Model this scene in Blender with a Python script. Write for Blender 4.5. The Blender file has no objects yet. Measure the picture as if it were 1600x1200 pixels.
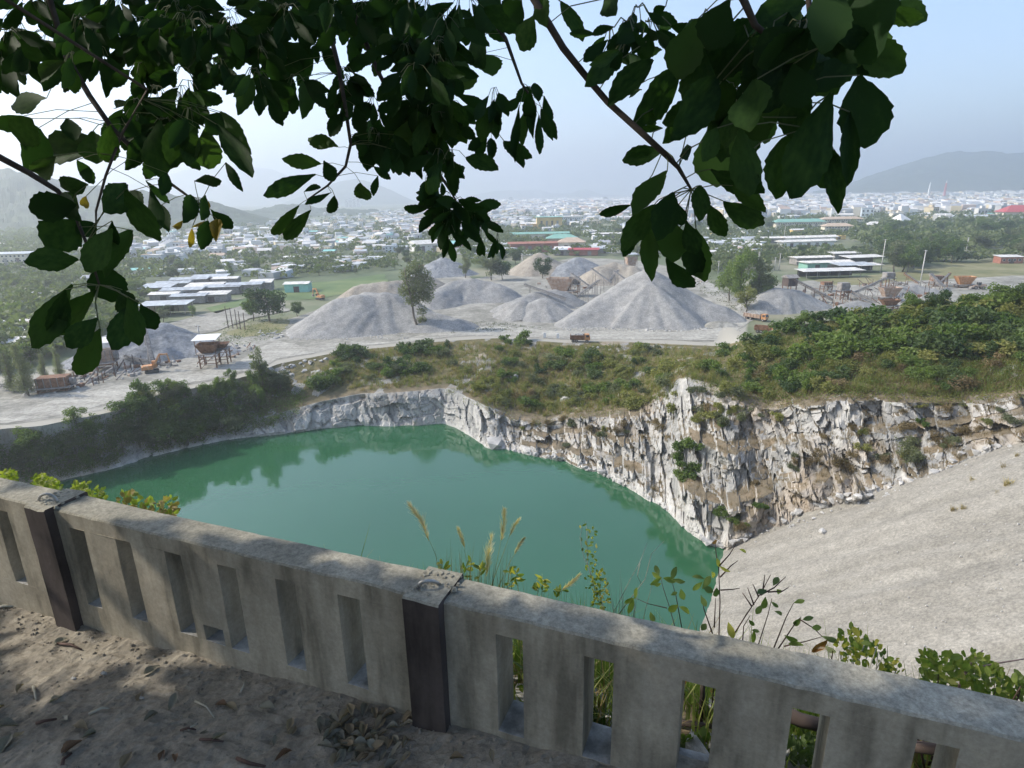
import bpy, bmesh, math, random
import numpy as np
from mathutils import Vector, Matrix

random.seed(7); RNG = np.random.default_rng(7)
scene = bpy.context.scene
COL = scene.collection
rad = math.radians

# ------------------------------------------------------------------ camera
F_PX = 965.0; PITCH = rad(17.0); ROLL = rad(-1.09); CAM = np.array([0.0, 0.0, 68.0])
_F = np.array([0, math.cos(PITCH), -math.sin(PITCH)])
_R0 = np.array([1.0, 0, 0]); _U0 = np.array([0, math.sin(PITCH), math.cos(PITCH)])
_R = math.cos(ROLL) * _R0 + math.sin(ROLL) * _U0
_U = -math.sin(ROLL) * _R0 + math.cos(ROLL) * _U0
cam_d = bpy.data.cameras.new('camera'); cam = bpy.data.objects.new('camera', cam_d); COL.objects.link(cam)
cam_d.sensor_fit = 'HORIZONTAL'; cam_d.sensor_width = 36.0; cam_d.lens = 36.0 * F_PX / 1600.0
cam_d.clip_start = 0.05; cam_d.clip_end = 60000
cam.matrix_world = Matrix(((_R[0], _U[0], -_F[0], CAM[0]), (_R[1], _U[1], -_F[1], CAM[1]), (_R[2], _U[2], -_F[2], CAM[2]), (0, 0, 0, 1)))
scene.camera = cam

# ------------------------------------------------------------------ sky, sun, exposure
SUN_AZ = 84.0      # degrees to the left of the view direction
SUN_EL = 39.0
SUN = np.array([-math.sin(rad(SUN_AZ)) * math.cos(rad(SUN_EL)), math.cos(rad(SUN_AZ)) * math.cos(rad(SUN_EL)), math.sin(rad(SUN_EL))])
world = bpy.data.worlds.new('World'); scene.world = world; world.use_nodes = True
nt = world.node_tree; nt.nodes.clear()
sky = nt.nodes.new('ShaderNodeTexSky'); sky.sky_type = 'NISHITA'; sky.sun_disc = False
sky.sun_elevation = rad(SUN_EL); sky.sun_rotation = rad(-SUN_AZ); sky.altitude = 50
sky.air_density = 1.0; sky.dust_density = 1.5; sky.ozone_density = 2.0
bg = nt.nodes.new('ShaderNodeBackground'); bg.inputs['Strength'].default_value = 0.15
wo = nt.nodes.new('ShaderNodeOutputWorld')
nt.links.new(sky.outputs[0], bg.inputs[0]); nt.links.new(bg.outputs[0], wo.inputs[0])
sun_d = bpy.data.lights.new('sun', 'SUN'); sun_d.energy = 3.1; sun_d.angle = rad(0.55); sun_d.color = (1.0, 0.93, 0.82)
sun_o = bpy.data.objects.new('sun', sun_d); COL.objects.link(sun_o)
sun_o.rotation_euler = Vector(-SUN).to_track_quat('-Z', 'Y').to_euler()
sun_o.location = (-60, 10, 120)
scene.view_settings.view_transform = 'Standard'; scene.view_settings.look = 'None'
scene.view_settings.gamma = 1.0; scene.view_settings.use_curve_mapping = False
scene.view_settings.exposure = 0.92
scene.render.engine = 'CYCLES'
cy = scene.cycles
cy.use_denoising = True
try: cy.denoiser = 'OPENIMAGEDENOISE'
except Exception: pass
cy.max_bounces = 6; cy.diffuse_bounces = 3; cy.glossy_bounces = 3; cy.transmission_bounces = 4; cy.volume_bounces = 1; cy.transparent_max_bounces = 8
cy.sample_clamp_indirect = 6.0

# ------------------------------------------------------------------ helpers: pixels of the 1600x1200 photo to points
def ray(x, y): return (x - 800) * _R + (600 - y) * _U + F_PX * _F
def atz(x, y, z):
    d = ray(x, y); return CAM + d * ((z - CAM[2]) / d[2])
def aty(x, y, t):
    d = ray(x, y); return CAM + d * (t / d[1])
def proj(P):
    q = np.asarray(P, float) - CAM; w = q @ _F
    return 800 + F_PX * (q @ _R) / w, 600 - F_PX * (q @ _U) / w
def inpoly(x, y, poly):
    c = False; n = len(poly)
    for i in range(n):
        x1, y1 = poly[i]; x2, y2 = poly[i - 1]
        if (y1 > y) != (y2 > y) and x < (x2 - x1) * (y - y1) / (y2 - y1) + x1: c = not c
    return c
def rnd(a, b): return a + (b - a) * random.random()
def sample_poly(poly):
    xs = [p[0] for p in poly]; ys = [p[1] for p in poly]
    while True:
        x, y = rnd(min(xs), max(xs)), rnd(min(ys), max(ys))
        if inpoly(x, y, poly): return x, y

# ------------------------------------------------------------------ helpers: numpy noise
def _h(i, j, k=0):
    n = (i.astype(np.int64) * 374761393 + j.astype(np.int64) * 668265263 + np.asarray(k).astype(np.int64) * 2147483647) & 0xffffffff
    n = ((n ^ (n >> 13)) * 1274126177) & 0xffffffff
    n = (n ^ (n >> 16)) & 0xffffffff
    n = ((n ^ (n >> 13)) * 1103515245) & 0xffffffff
    return ((n ^ (n >> 15)) & 0xffffff) / float(0xffffff)
def vnoise(x, y, k=0):
    x = np.asarray(x, float); y = np.asarray(y, float)
    i = np.floor(x); j = np.floor(y); fx = x - i; fy = y - j
    fx = fx * fx * (3 - 2 * fx); fy = fy * fy * (3 - 2 * fy)
    kk = np.full(i.shape, k)
    return ((_h(i, j, kk) * (1 - fx) + _h(i + 1, j, kk) * fx) * (1 - fy) + (_h(i, j + 1, kk) * (1 - fx) + _h(i + 1, j + 1, kk) * fx) * fy) * 2 - 1
def fbm(x, y, k=0, o=4):
    s = 0; a = 1.0; t = 0
    for q in range(o):
        s = s + a * vnoise(np.asarray(x) * 2 ** q, np.asarray(y) * 2 ** q, k + q * 17); t += a; a *= 0.5
    return s / t
def voro(x, y, k=0):
    """per-point: value of the nearest cell, its two tilt values, distance to the border"""
    x = np.asarray(x, float); y = np.asarray(y, float)
    i0 = np.floor(x); j0 = np.floor(y)
    d1 = np.full(x.shape, 9.); d2 = np.full(x.shape, 9.); val = np.zeros(x.shape); ta = np.zeros(x.shape); tb = np.zeros(x.shape)
    for a in (-1, 0, 1):
        for b in (-1, 0, 1):
            i = i0 + a; j = j0 + b; kk = np.full(i.shape, k)
            px = i + .1 + .8 * _h(i, j, kk + 3); py = j + .1 + .8 * _h(i, j, kk + 5)
            d = np.hypot(px - x, py - y)
            m = d < d1
            d2 = np.where(m, d1, np.minimum(d2, d))
            v = _h(i, j, kk + 9)
            tx = _h(i, j, kk + 11) - .5; ty = _h(i, j, kk + 13) - .5
            val = np.where(m, v, val); ta = np.where(m, tx * (x - px) + ty * (y - py), ta)
            d1 = np.where(m, d, d1)
    return val, ta, d2 - d1

# ------------------------------------------------------------------ helpers: meshes
def tag(o, label=None, cat=None, group=None, kind=None):
    if label: o['label'] = label
    if cat: o['category'] = cat
    if group: o['group'] = group
    if kind: o['kind'] = kind
    return o
def link(o, parent=None):
    COL.objects.link(o)
    if parent is not None: o.parent = parent
    return o
def empty(name, loc=(0, 0, 0), rz=0.0):
    o = bpy.data.objects.new(name, None); COL.objects.link(o); o.location = Vector([float(v) for v in loc]); o.rotation_euler = (0, 0, rz)
    o.empty_display_size = 0.2
    return o
def mesh_from(name, verts, faces, mats, midx=None, smooth=False):
    me = bpy.data.meshes.new(name)
    verts = np.asarray(verts, dtype=np.float32)
    if isinstance(faces, np.ndarray) and faces.ndim == 2:
        nf, k = faces.shape
        me.vertices.add(len(verts)); me.vertices.foreach_set('co', verts.ravel())
        me.loops.add(nf * k); me.loops.foreach_set('vertex_index', faces.astype(np.int32).ravel())
        me.polygons.add(nf); me.polygons.foreach_set('loop_start', np.arange(0, nf * k, k, dtype=np.int32))
        me.update(calc_edges=True)
    else:
        me.from_pydata([tuple(map(float, v)) for v in verts], [], [tuple(int(i) for i in f) for f in faces])
    for m in (mats if isinstance(mats, (list, tuple)) else [mats]): me.materials.append(m)
    if midx is not None: me.polygons.foreach_set('material_index', np.asarray(midx, dtype=np.int32))
    me.polygons.foreach_set('use_smooth', np.full(len(me.polygons), smooth))
    me.update()
    return me
def obj(name, me, parent=None, loc=None):
    o = bpy.data.objects.new(name, me); link(o, parent)
    if loc is not None: o.location = Vector([float(v) for v in loc])
    return o
class MB:
    def __init__(s): s.v = []; s.f = []; s.m = []
    def add(s, vs, fs, m=0):
        b = len(s.v); s.v += [tuple(map(float, q)) for q in vs]; s.f += [tuple(b + i for i in f) for f in fs]; s.m += [m] * len(fs); return s
    def box(s, c, d, rz=0, m=0, top=1.0, M=None):
        x, y, z = d[0] / 2, d[1] / 2, d[2] / 2
        vs = [(-x, -y, -z), (x, -y, -z), (x, y, -z), (-x, y, -z), (-x * top, -y * top, z), (x * top, -y * top, z), (x * top, y * top, z), (-x * top, y * top, z)]
        cs, sn = math.cos(rz), math.sin(rz)
        out = []
        for a, b, e in vs:
            if M is not None: q = M @ Vector((a, b, e)); out.append((q.x + c[0], q.y + c[1], q.z + c[2]))
            else: out.append((a * cs - b * sn + c[0], a * sn + b * cs + c[1], e + c[2]))
        return s.add(out, [(0, 3, 2, 1), (4, 5, 6, 7), (0, 1, 5, 4), (1, 2, 6, 5), (2, 3, 7, 6), (3, 0, 4, 7)], m)
    def tube(s, pts, rs, n=6, m=0, cap=True):
        pts = [Vector([float(v) for v in p]) for p in pts]
        if not isinstance(rs, (list, tuple, np.ndarray)): rs = [rs] * len(pts)
        b = len(s.v); prev = None
        for i, p in enumerate(pts):
            t = (pts[min(i + 1, len(pts) - 1)] - pts[max(i - 1, 0)])
            if t.length < 1e-9: t = Vector((0, 0, 1))
            t.normalize()
            if prev is None: a = t.orthogonal().normalized()
            else:
                a = prev - t * prev.dot(t)
                a = a.normalized() if a.length > 1e-6 else t.orthogonal().normalized()
            prev = a; c = t.cross(a)
            for q in range(n):
                w = 2 * math.pi * q / n
                s.v.append(tuple(p + (a * math.cos(w) + c * math.sin(w)) * rs[i]))
        for i in range(len(pts) - 1):
            for q in range(n):
                s.f.append((b + i * n + q, b + i * n + (q + 1) % n, b + (i + 1) * n + (q + 1) % n, b + (i + 1) * n + q)); s.m.append(m)
        if cap:
            s.f.append(tuple(b + q for q in reversed(range(n)))); s.m.append(m)
            e = b + (len(pts) - 1) * n
            s.f.append(tuple(e + q for q in range(n))); s.m.append(m)
        return s
    def bar(s, p, q, w, h=None, m=0):
        p = Vector([float(v) for v in p]); q = Vector([float(v) for v in q]); d = q - p
        h = h or w
        z = d.normalized(); x = z.cross(Vector((0, 0, 1)))
        if x.length < 1e-4: x = Vector((1, 0, 0))
        x.normalize(); y = z.cross(x)
        M = Matrix((x, y, z)).transposed()
        return s.box((p + q) / 2, (w, h, d.length), M=M, m=m)
    def mesh(s, name, mats, smooth=False): return mesh_from(name, s.v, s.f, mats, s.m, smooth)
    def build(s, name, mats, parent=None, smooth=False, loc=None): return obj(name, s.mesh(name, mats, smooth), parent, loc)
def grid_faces(nr, nc):
    i = np.arange(nr - 1)[:, None] * nc + np.arange(nc - 1)[None, :]
    return np.stack([i, i + 1, i + 1 + nc, i + nc], -1).reshape(-1, 4)

# ------------------------------------------------------------------ helpers: materials
def new_mat(name):
    m = bpy.data.materials.new(name); m.use_nodes = True; t = m.node_tree; t.nodes.clear()
    out = t.nodes.new('ShaderNodeOutputMaterial'); p = t.nodes.new('ShaderNodeBsdfPrincipled')
    t.links.new(p.outputs[0], out.inputs[0]); return m, t, p, out
def N(t, typ, **kw):
    n = t.nodes.new(typ)
    for k, v in kw.items(): setattr(n, k, v)
    return n
def noise_node(t, scale, detail=6, rough=.6, coord='Object', vec=None, dist=0.0, stretch=None):
    n = N(t, 'ShaderNodeTexNoise'); n.inputs['Scale'].default_value = scale; n.inputs['Detail'].default_value = detail; n.inputs['Roughness'].default_value = rough; n.inputs['Distortion'].default_value = dist
    if vec is None:
        tc = N(t, 'ShaderNodeTexCoord'); vec = tc.outputs[coord]
    if stretch is not None:
        mp = N(t, 'ShaderNodeMapping'); mp.inputs['Scale'].default_value = stretch; t.links.new(vec, mp.inputs[0]); vec = mp.outputs[0]
    t.links.new(vec, n.inputs['Vector']); return n
def ramp(t, fac, stops):
    r = N(t, 'ShaderNodeValToRGB'); e = r.color_ramp.elements
    while len(e) < len(stops): e.new(0.5)
    for el, (p, c) in zip(e, stops): el.position = p; el.color = (c[0], c[1], c[2], 1)
    t.links.new(fac, r.inputs[0]); return r
def mixc(t, fac, a, b, typ='MIX'):
    m = N(t, 'ShaderNodeMix', data_type='RGBA', blend_type=typ)
    if isinstance(fac, (int, float)): m.inputs[0].default_value = fac
    else: t.links.new(fac, m.inputs[0])
    for k, v in ((6, a), (7, b)):
        if isinstance(v, (tuple, list)): m.inputs[k].default_value = (v[0], v[1], v[2], 1)
        else: t.links.new(v, m.inputs[k])
    return m.outputs[2]
def bump(t, p, h, strength=.4, dist=.05):
    b = N(t, 'ShaderNodeBump'); b.inputs['Strength'].default_value = strength; b.inputs['Distance'].default_value = dist
    t.links.new(h, b.inputs['Height']); t.links.new(b.outputs[0], p.inputs['Normal']); return b
def simple(name, stops, scale=1.0, rough=.85, bs=0.0, bd=.05, metal=0.0, spec=.3, detail=6, stretch=None):
    m, t, p, o = new_mat(name)
    n = noise_node(t, scale, detail, stretch=stretch)
    r = ramp(t, n.outputs[0], stops); t.links.new(r.outputs[0], p.inputs['Base Color'])
    p.inputs['Roughness'].default_value = rough; p.inputs['Metallic'].default_value = metal; p.inputs['Specular IOR Level'].default_value = spec
    if bs: bump(t, p, n.outputs[0], bs, bd)
    return m
def leafmat(name, c1, c2, trans=.35, scale=.6, rnd_amt=.5, rough=.55, coord='Object'):
    m, t, p, o = new_mat(name)
    n = noise_node(t, scale, 2, coord=coord)
    oi = N(t, 'ShaderNodeObjectInfo')
    ad = N(t, 'ShaderNodeMath', operation='MULTIPLY_ADD'); t.links.new(oi.outputs['Random'], ad.inputs[0]); ad.inputs[1].default_value = rnd_amt; ad.inputs[2].default_value = -rnd_amt / 2
    su = N(t, 'ShaderNodeMath', operation='ADD'); t.links.new(n.outputs[0], su.inputs[0]); t.links.new(ad.outputs[0], su.inputs[1])
    r = ramp(t, su.outputs[0], [(.25, c1), (.75, c2)])
    t.links.new(r.outputs[0], p.inputs['Base Color']); p.inputs['Roughness'].default_value = rough; p.inputs['Specular IOR Level'].default_value = .25
    tr = N(t, 'ShaderNodeBsdfTranslucent')
    br = N(t, 'ShaderNodeMix', data_type='RGBA', blend_type='MULTIPLY'); br.inputs[0].default_value = 1.0
    t.links.new(r.outputs[0], br.inputs[6]); br.inputs[7].default_value = (1.5, 1.7, .6, 1)
    t.links.new(br.outputs[2], tr.inputs[0])
    mx = N(t, 'ShaderNodeMixShader'); mx.inputs[0].default_value = trans
    t.links.new(p.outputs[0], mx.inputs[1]); t.links.new(tr.outputs[0], mx.inputs[2]); t.links.new(mx.outputs[0], o.inputs[0])
    return m
# ------------------------------------------------------------------ materials of the setting
def rock_material():
    m, t, p, o = new_mat('quarry_rock')
    tc = N(t, 'ShaderNodeTexCoord').outputs['Object']
    at = N(t, 'ShaderNodeAttribute', attribute_name='cell')
    n1 = noise_node(t, .35, 8, .7, vec=tc, stretch=(1, 1, .45)); n2 = noise_node(t, .05, 4, .6, vec=tc)
    n3 = noise_node(t, 1.6, 6, .7, vec=tc, stretch=(1.6, 1.6, .35))
    a = N(t, 'ShaderNodeMath', operation='MULTIPLY_ADD'); t.links.new(at.outputs['Fac'], a.inputs[0]); a.inputs[1].default_value = .35; t.links.new(n1.outputs[0], a.inputs[2])
    r = ramp(t, a.outputs[0], [(.34, (.13, .135, .14)), (.53, (.25, .25, .24)), (.72, (.38, .37, .345)), (.98, (.54, .525, .49))])
    st = ramp(t, n3.outputs[0], [(.34, (.42, .42, .43)), (.5, (1, 1, 1))])
    c = mixc(t, .75, r.outputs[0], st.outputs[0], 'MULTIPLY')
    ru = ramp(t, n2.outputs[0], [(.52, (0, 0, 0)), (.68, (1, 1, 1))])
    fr = N(t, 'ShaderNodeMath', operation='MULTIPLY'); t.links.new(ru.outputs[0], fr.inputs[0]); fr.inputs[1].default_value = .55
    c = mixc(t, fr.outputs[0], c, (.36, .25, .14))
    # soil and dry grass on whatever lies flatter
    so = ramp(t, n1.outputs[0], [(.3, (.075, .075, .03)), (.5, (.13, .115, .05)), (.7, (.22, .17, .09))])
    ge = N(t, 'ShaderNodeNewGeometry'); sx = N(t, 'ShaderNodeSeparateXYZ'); t.links.new(ge.outputs['Normal'], sx.inputs[0])
    s2 = N(t, 'ShaderNodeAttribute', attribute_name='soil')
    q = N(t, 'ShaderNodeMath', operation='MULTIPLY_ADD'); t.links.new(n1.outputs[0], q.inputs[0]); q.inputs[1].default_value = .5; t.links.new(sx.outputs[2], q.inputs[2])
    q2 = N(t, 'ShaderNodeMath', operation='ADD'); t.links.new(q.outputs[0], q2.inputs[0]); t.links.new(s2.outputs['Fac'], q2.inputs[1])
    k = ramp(t, q2.outputs[0], [(.86, (0, 0, 0)), (1.04, (1, 1, 1))])
    br = ramp(t, n1.outputs[0], [(.3, (.085, .070, .045)), (.5, (.17, .14, .095)), (.62, (.22, .17, .11)), (.75, (.30, .28, .24))])
    fa = N(t, 'ShaderNodeAttribute', attribute_name='face')
    c = mixc(t, k.outputs[0], c, mixc(t, fa.outputs['Fac'], so.outputs[0], br.outputs[0]))
    t.links.new(c, p.inputs['Base Color']); p.inputs['Roughness'].default_value = .88; p.inputs['Specular IOR Level'].default_value = .25
    bump(t, p, n3.outputs[0], .6, .5)
    return m
M_ROCK = rock_material()
def gravel_material(name, c0, c1, s=.25, streak=None, fine=6.0):
    m, t, p, o = new_mat(name)
    tc = N(t, 'ShaderNodeTexCoord').outputs['Object']
    n1 = noise_node(t, s, 8, .65, vec=tc, stretch=streak); n2 = noise_node(t, fine, 4, .8, vec=tc)
    r = ramp(t, n1.outputs[0], [(.3, c0), (.7, c1)])
    g = ramp(t, n2.outputs[0], [(.34, (.60, .60, .60)), (.5, (.95, .95, .95)), (.68, (1.38, 1.37, 1.34))])
    n5 = noise_node(t, fine * .22, 5, .7, vec=tc); g5 = ramp(t, n5.outputs[0], [(.35, (.82, .82, .82)), (.65, (1.12, 1.12, 1.12))])
    t.links.new(mixc(t, .8, mixc(t, .85, r.outputs[0], g.outputs[0], 'MULTIPLY'), g5.outputs[0], 'MULTIPLY'), p.inputs['Base Color'])
    p.inputs['Roughness'].default_value = .95; p.inputs['Specular IOR Level'].default_value = .15
    bump(t, p, n2.outputs[0], .5, .12)
    return m
M_GRAVEL = gravel_material('waste_gravel', (.20, .188, .16), (.31, .293, .255), .085, (.28, 3.0, 1), 3.0)
M_PILE = gravel_material('crushed_stone', (.235, .232, .222), (.32, .315, .30), .12, None, 2.2)
M_PILE_TAN = gravel_material('tan_sand', (.27, .235, .19), (.36, .325, .27), .12, None, 2.2)
M_PILE_DARK = gravel_material('dark_rubble', (.17, .18, .19), (.30, .31, .32), .35, None, .9)
M_ROAD = gravel_material('haul_road_dust', (.26, .248, .215), (.44, .425, .375), .10, (.5, 3.2, 1), .8)
M_YARD = gravel_material('yard_dust', (.19, .185, .155), (.37, .355, .315), .055, None, .5)
M_FIELD = simple('field_grass', [(.3, (.065, .105, .035)), (.5, (.10, .15, .05)), (.7, (.17, .20, .08))], .05)
M_DRYGRASS = simple('dry_field', [(.3, (.12, .13, .05)), (.5, (.19, .18, .085)), (.7, (.28, .25, .15))], .06)
M_PLAIN, t, p, o = new_mat('plain_ground')
n = noise_node(t, .012, 8); r = ramp(t, n.outputs[0], [(.35, (.065, .095, .04)), (.5, (.11, .135, .065)), (.62, (.22, .21, .14))])
at = N(t, 'ShaderNodeAttribute', attribute_name='dust'); t.links.new(mixc(t, at.outputs['Fac'], r.outputs[0], (.33, .31, .26)), p.inputs['Base Color']); p.inputs['Roughness'].default_value = .95

# ------------------------------------------------------------------ the pit: cliffs lofted from shoreline to rim
def tab(px, d): k = sorted(d); return np.interp(px, k, [d[q] for q in k])
SH_Y = {-450: 930, -200: 845, 0: 775, 120: 745, 170: 735, 230: 716, 300: 698, 370: 685, 440: 678, 500: 670, 560: 664, 600: 667, 650: 665, 692: 662, 710: 668, 740: 685, 758: 699, 770: 703, 785: 701, 800: 705, 850: 716, 880: 719, 900: 728, 940: 742, 990: 768, 1030: 790, 1045: 803, 1075: 835, 1105: 850, 1135: 858,
        1170: 842, 1200: 825, 1250: 808, 1300: 792, 1350: 780, 1390: 766, 1440: 750, 1480: 733, 1520: 715, 1560: 700, 1600: 690, 1700: 655, 2000: 570}
K_Y = {-450: 895, -200: 815, 0: 745, 120: 722, 230: 690, 300: 672, 370: 660, 440: 645, 500: 628, 560: 616, 650: 611, 700: 606, 730: 620, 760: 635, 800: 648, 850: 655, 900: 645, 950: 640, 1000: 632, 1050: 598, 1070: 586, 1110: 600, 1135: 610, 1170: 622, 1200: 630, 1300: 612, 1400: 618, 1500: 622, 1600: 608, 2000: 540}
K_DT = {-450: 3, 0: 3, 300: 4, 560: 3, 690: 4, 720: 6, 760: 8, 850: 13, 900: 14, 950: 18, 1000: 22, 1050: 28, 1070: 27, 1110: 26, 1135: 22, 1170: 20, 1250: 15, 1300: 14, 1400: 13, 1500: 12, 1600: 10, 2000: 8}
RIM_Y = {-450: 790, -200: 716, 0: 670, 62: 666, 105: 657, 160: 647, 200: 637, 245: 617, 300: 607, 350: 597, 405: 582, 431: 569, 500: 556, 534: 549, 619: 541, 681: 534, 775: 528, 887: 536, 956: 533, 1050: 538, 1128: 541}
RIM2_Y = {1128: 541, 1175: 528, 1220: 512, 1300: 500, 1400: 490, 1500: 478, 1600: 468, 2000: 440}
RIM2_T = {1128: 194.6, 1175: 165, 1220: 150, 1300: 140, 1400: 132, 1500: 126, 1600: 120, 2000: 100}
YARD = 20.0; WATER = 6.0
G_P0 = atz(1130, 860, WATER); _gd = atz(1095, 975, WATER) - G_P0; G_A = -_gd / np.linalg.norm(_gd); G_B = np.array([G_A[1], -G_A[0], 0.0]); G_T = math.tan(rad(33))
def gravel_hit(px, py):
    d = ray(px, py); q = CAM - G_P0
    # (q + s d).z = T * ((q + s d).B)
    s = (G_T * (q @ G_B) - q[2]) / (d[2] - G_T * (d @ G_B)); return CAM + d * s
PX = np.concatenate([np.arange(-450, -8, 9.0), np.arange(-8, 1612, 1.9), np.arange(1612, 2000, 9.0)])
S_ = []; K_ = []; C_ = []
for x in PX:
    sy = tab(x, SH_Y)
    S_.append(atz(x, sy, WATER) if x <= 1135 else gravel_hit(x, sy))
    K_.append(aty(x, tab(x, K_Y), S_[-1][1] + tab(x, K_DT)))
    C_.append(atz(x, tab(x, RIM_Y), YARD) if x <= 1128 else aty(x, tab(x, RIM2_Y), tab(x, RIM2_T)))
S_, K_, C_ = map(np.array, (S_, K_, C_))
_w = np.hanning(27); _w /= _w.sum()
for _a in (K_, C_):
    for _i in range(3): _a[:, _i] = np.convolve(np.pad(_a[:, _i], 13, 'edge'), _w, 'valid')
nC = len(PX); NR1 = 62; NR2 = 40
arc = np.concatenate([[0], np.cumsum(np.hypot(*(np.diff(S_[:, :2], axis=0).T)))])
outw = S_[:, :2] - K_[:, :2]; outw /= np.linalg.norm(outw, axis=1)[:, None] + 1e-9
k_ = np.hanning(61); k_ /= k_.sum()
outw = np.stack([np.convolve(np.pad(outw[:, i], 30, 'edge'), k_, 'valid') for i in (0, 1)], 1)
benchy = np.clip((PX - 720) / 120, 0, 1)
rows = []; cell = []; soil = []
for r in range(NR1 + 1):
    v = r / NR1
    vv = np.clip(v + (.20 * fbm(arc / 11, np.full(nC, v * 2), 3) + .09 * (voro(arc / 7, np.full(nC, v * 3.0), 8)[0] - .5)) * math.sin(math.pi * v), 0, 1)
    nb = 3.0; ph = vv * nb; fl = np.floor(np.minimum(ph, nb - 1e-6)); fr = ph - fl
    lw = .30 + .16 * fbm(arc / 9, fl * 3.7, 9, 3)
    face = np.clip(fr / (1 - lw), 0, 1); ledge = np.clip((fr - 1 + lw) / lw, 0, 1)
    hb = (fl + .90 * face + .10 * ledge) / nb; db = (fl + .30 * face + .70 * ledge) / nb
    bw = benchy * np.clip(.85 + 1.0 * fbm(arc / 16, fl * 5.3, 10, 2), 0.05, 1)
    hh = vv * (1 - bw) + hb * bw; dd = vv * (1 - bw) + db * bw
    onledge = np.clip(ledge * 6, 0, 1) * np.clip((1 - ledge) * 6, 0, 1) * bw
    P = np.empty((nC, 3)); P[:, :2] = S_[:, :2] + (K_[:, :2] - S_[:, :2]) * dd[:, None]; P[:, 2] = S_[:, 2] + (K_[:, 2] - S_[:, 2]) * hh
    env = min(1, v * 6 + .25) * min(1, (1 - v) * 5 + .2)
    z = P[:, 2]
    wx = arc + 1.2 * fbm(arc / 5, z / 5, 21, 2) + z * .22; wz = z + 1.5 * fbm(arc / 6, z / 6, 22, 2)
    c1, t1, e1 = voro(wx / 3.3, wz / 4.2, 31); c2, t2, e2 = voro(wx / 1.4, wz / 1.8, 37)
    c0, t0, e0 = voro(wx / 10, wz / 6, 41)
    amp = .55 + .75 * benchy
    dsp = amp * env * (1 - .75 * onledge) * ((c0 - .5) * 2.6 + (c1 - .5) * 2.2 + t1 * 3.4 + (c2 - .5) * .8 + t2 * 1.6 - .4 * (e1 < .06) - .15 * (e2 < .05))
    P[:, 0] += outw[:, 0] * dsp; P[:, 1] += outw[:, 1] * dsp; P[:, 2] += env * .5 * (c1 - .5) + (0 if r else -.5)
    rows.append(P); cell.append(.55 * c1 + .45 * c2 + .75 * np.exp(-np.maximum(P[:, 2] - WATER, 0) / 2.2) * (PX < 1140)); soil.append(-.15 + .26 * onledge * (fbm(arc / 6, fl * 2.1, 15) + .35) - .22 * (1 - benchy) + .22 * fbm(arc / 4, z / 3, 14))
for r in range(1, NR2 + 1):
    v = r / NR2
    P = K_ + (C_ - K_) * v
    e = math.sin(math.pi * v)
    z = e * (1.3 * fbm(P[:, 0] / 11, P[:, 1] / 11, 51) + .5 * fbm(P[:, 0] / 2.2, P[:, 1] / 2.2, 52))
    P[:, 2] += z
    rows.append(P); cell.append(.5 + .5 * fbm(P[:, 0] / 3, P[:, 1] / 3, 53)); soil.append(.16 - .5 * (fbm(P[:, 0] / 7, P[:, 1] / 7, 54) > .28))
CL = np.array(rows)                                   # rows x columns x 3
# toe of the cliff below the water
toe = CL[0].copy(); toe[:, 2] -= 6; toe[:, :2] += outw * 1.0
V = np.concatenate([toe[None], CL], 0)
nr = V.shape[0]
me = mesh_from('quarry_cliff', V.reshape(-1, 3), grid_faces(nr, nC), M_ROCK)
face_ = [np.full(nC, 1.0)] * (NR1 + 1) + [np.full(nC, max(0, 1 - r / 7)) for r in range(1, NR2 + 1)]
for nm, arr in (('cell', cell), ('soil', soil), ('face', face_)):
    a = me.attributes.new(nm, 'FLOAT', 'POINT'); a.data.foreach_set('value', np.concatenate([arr[0][None], np.array(arr)], 0).astype(np.float32).ravel())
tag(obj('quarry_cliff', me), kind='structure')
CLX, CLY = proj(CL.reshape(-1, 3)); CLX = CLX.reshape(CL.shape[:2]); CLY = CLY.reshape(CL.shape[:2])
def cliff_at(px, py):
    """point of the lofted cliff and slope under a photo pixel"""
    i = int(np.clip(np.searchsorted(PX, px), 0, nC - 1)); ys = CLY[:, i]
    r = int(np.argmin(np.abs(ys - py))); return CL[r, i], r

# ------------------------------------------------------------------ ground sheet from the rim to the horizon
gc = np.arange(0, nC, 3); Cg = CL[-1][gc]
r0 = np.hypot(Cg[:, 0], Cg[:, 1]); ux = Cg[:, 0] / r0; uy = Cg[:, 1] / r0
gr = [Cg]
for k in range(78):
    if k == 0: r = r0 + 3; z = Cg[:, 2] * .97 + YARD * .03
    else:
        q = (k - 1) / 76.0
        ra = r0 + 40; r = ra * (30000.0 / ra) ** q
        z = np.full(len(gc), YARD)
        if k > 3: z = z + np.minimum(.6, r / 900) * fbm(ux * r / 60, uy * r / 60, 61) - .3
    gr.append(np.stack([ux * r, uy * r, np.broadcast_to(z, ux.shape)], 1))
G = np.array(gr)
gm = mesh_from('ground', G.reshape(-1, 3), grid_faces(G.shape[0], G.shape[1]), M_PLAIN, smooth=True)
a = gm.attributes.new('dust', 'FLOAT', 'POINT'); du = np.zeros(G.shape[:2]); du[:4] = np.where(PX[gc] < 1165, 1, 0)[None]; a.data.foreach_set('value', du.astype(np.float32).ravel())
tag(obj('ground', gm), kind='structure')

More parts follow.
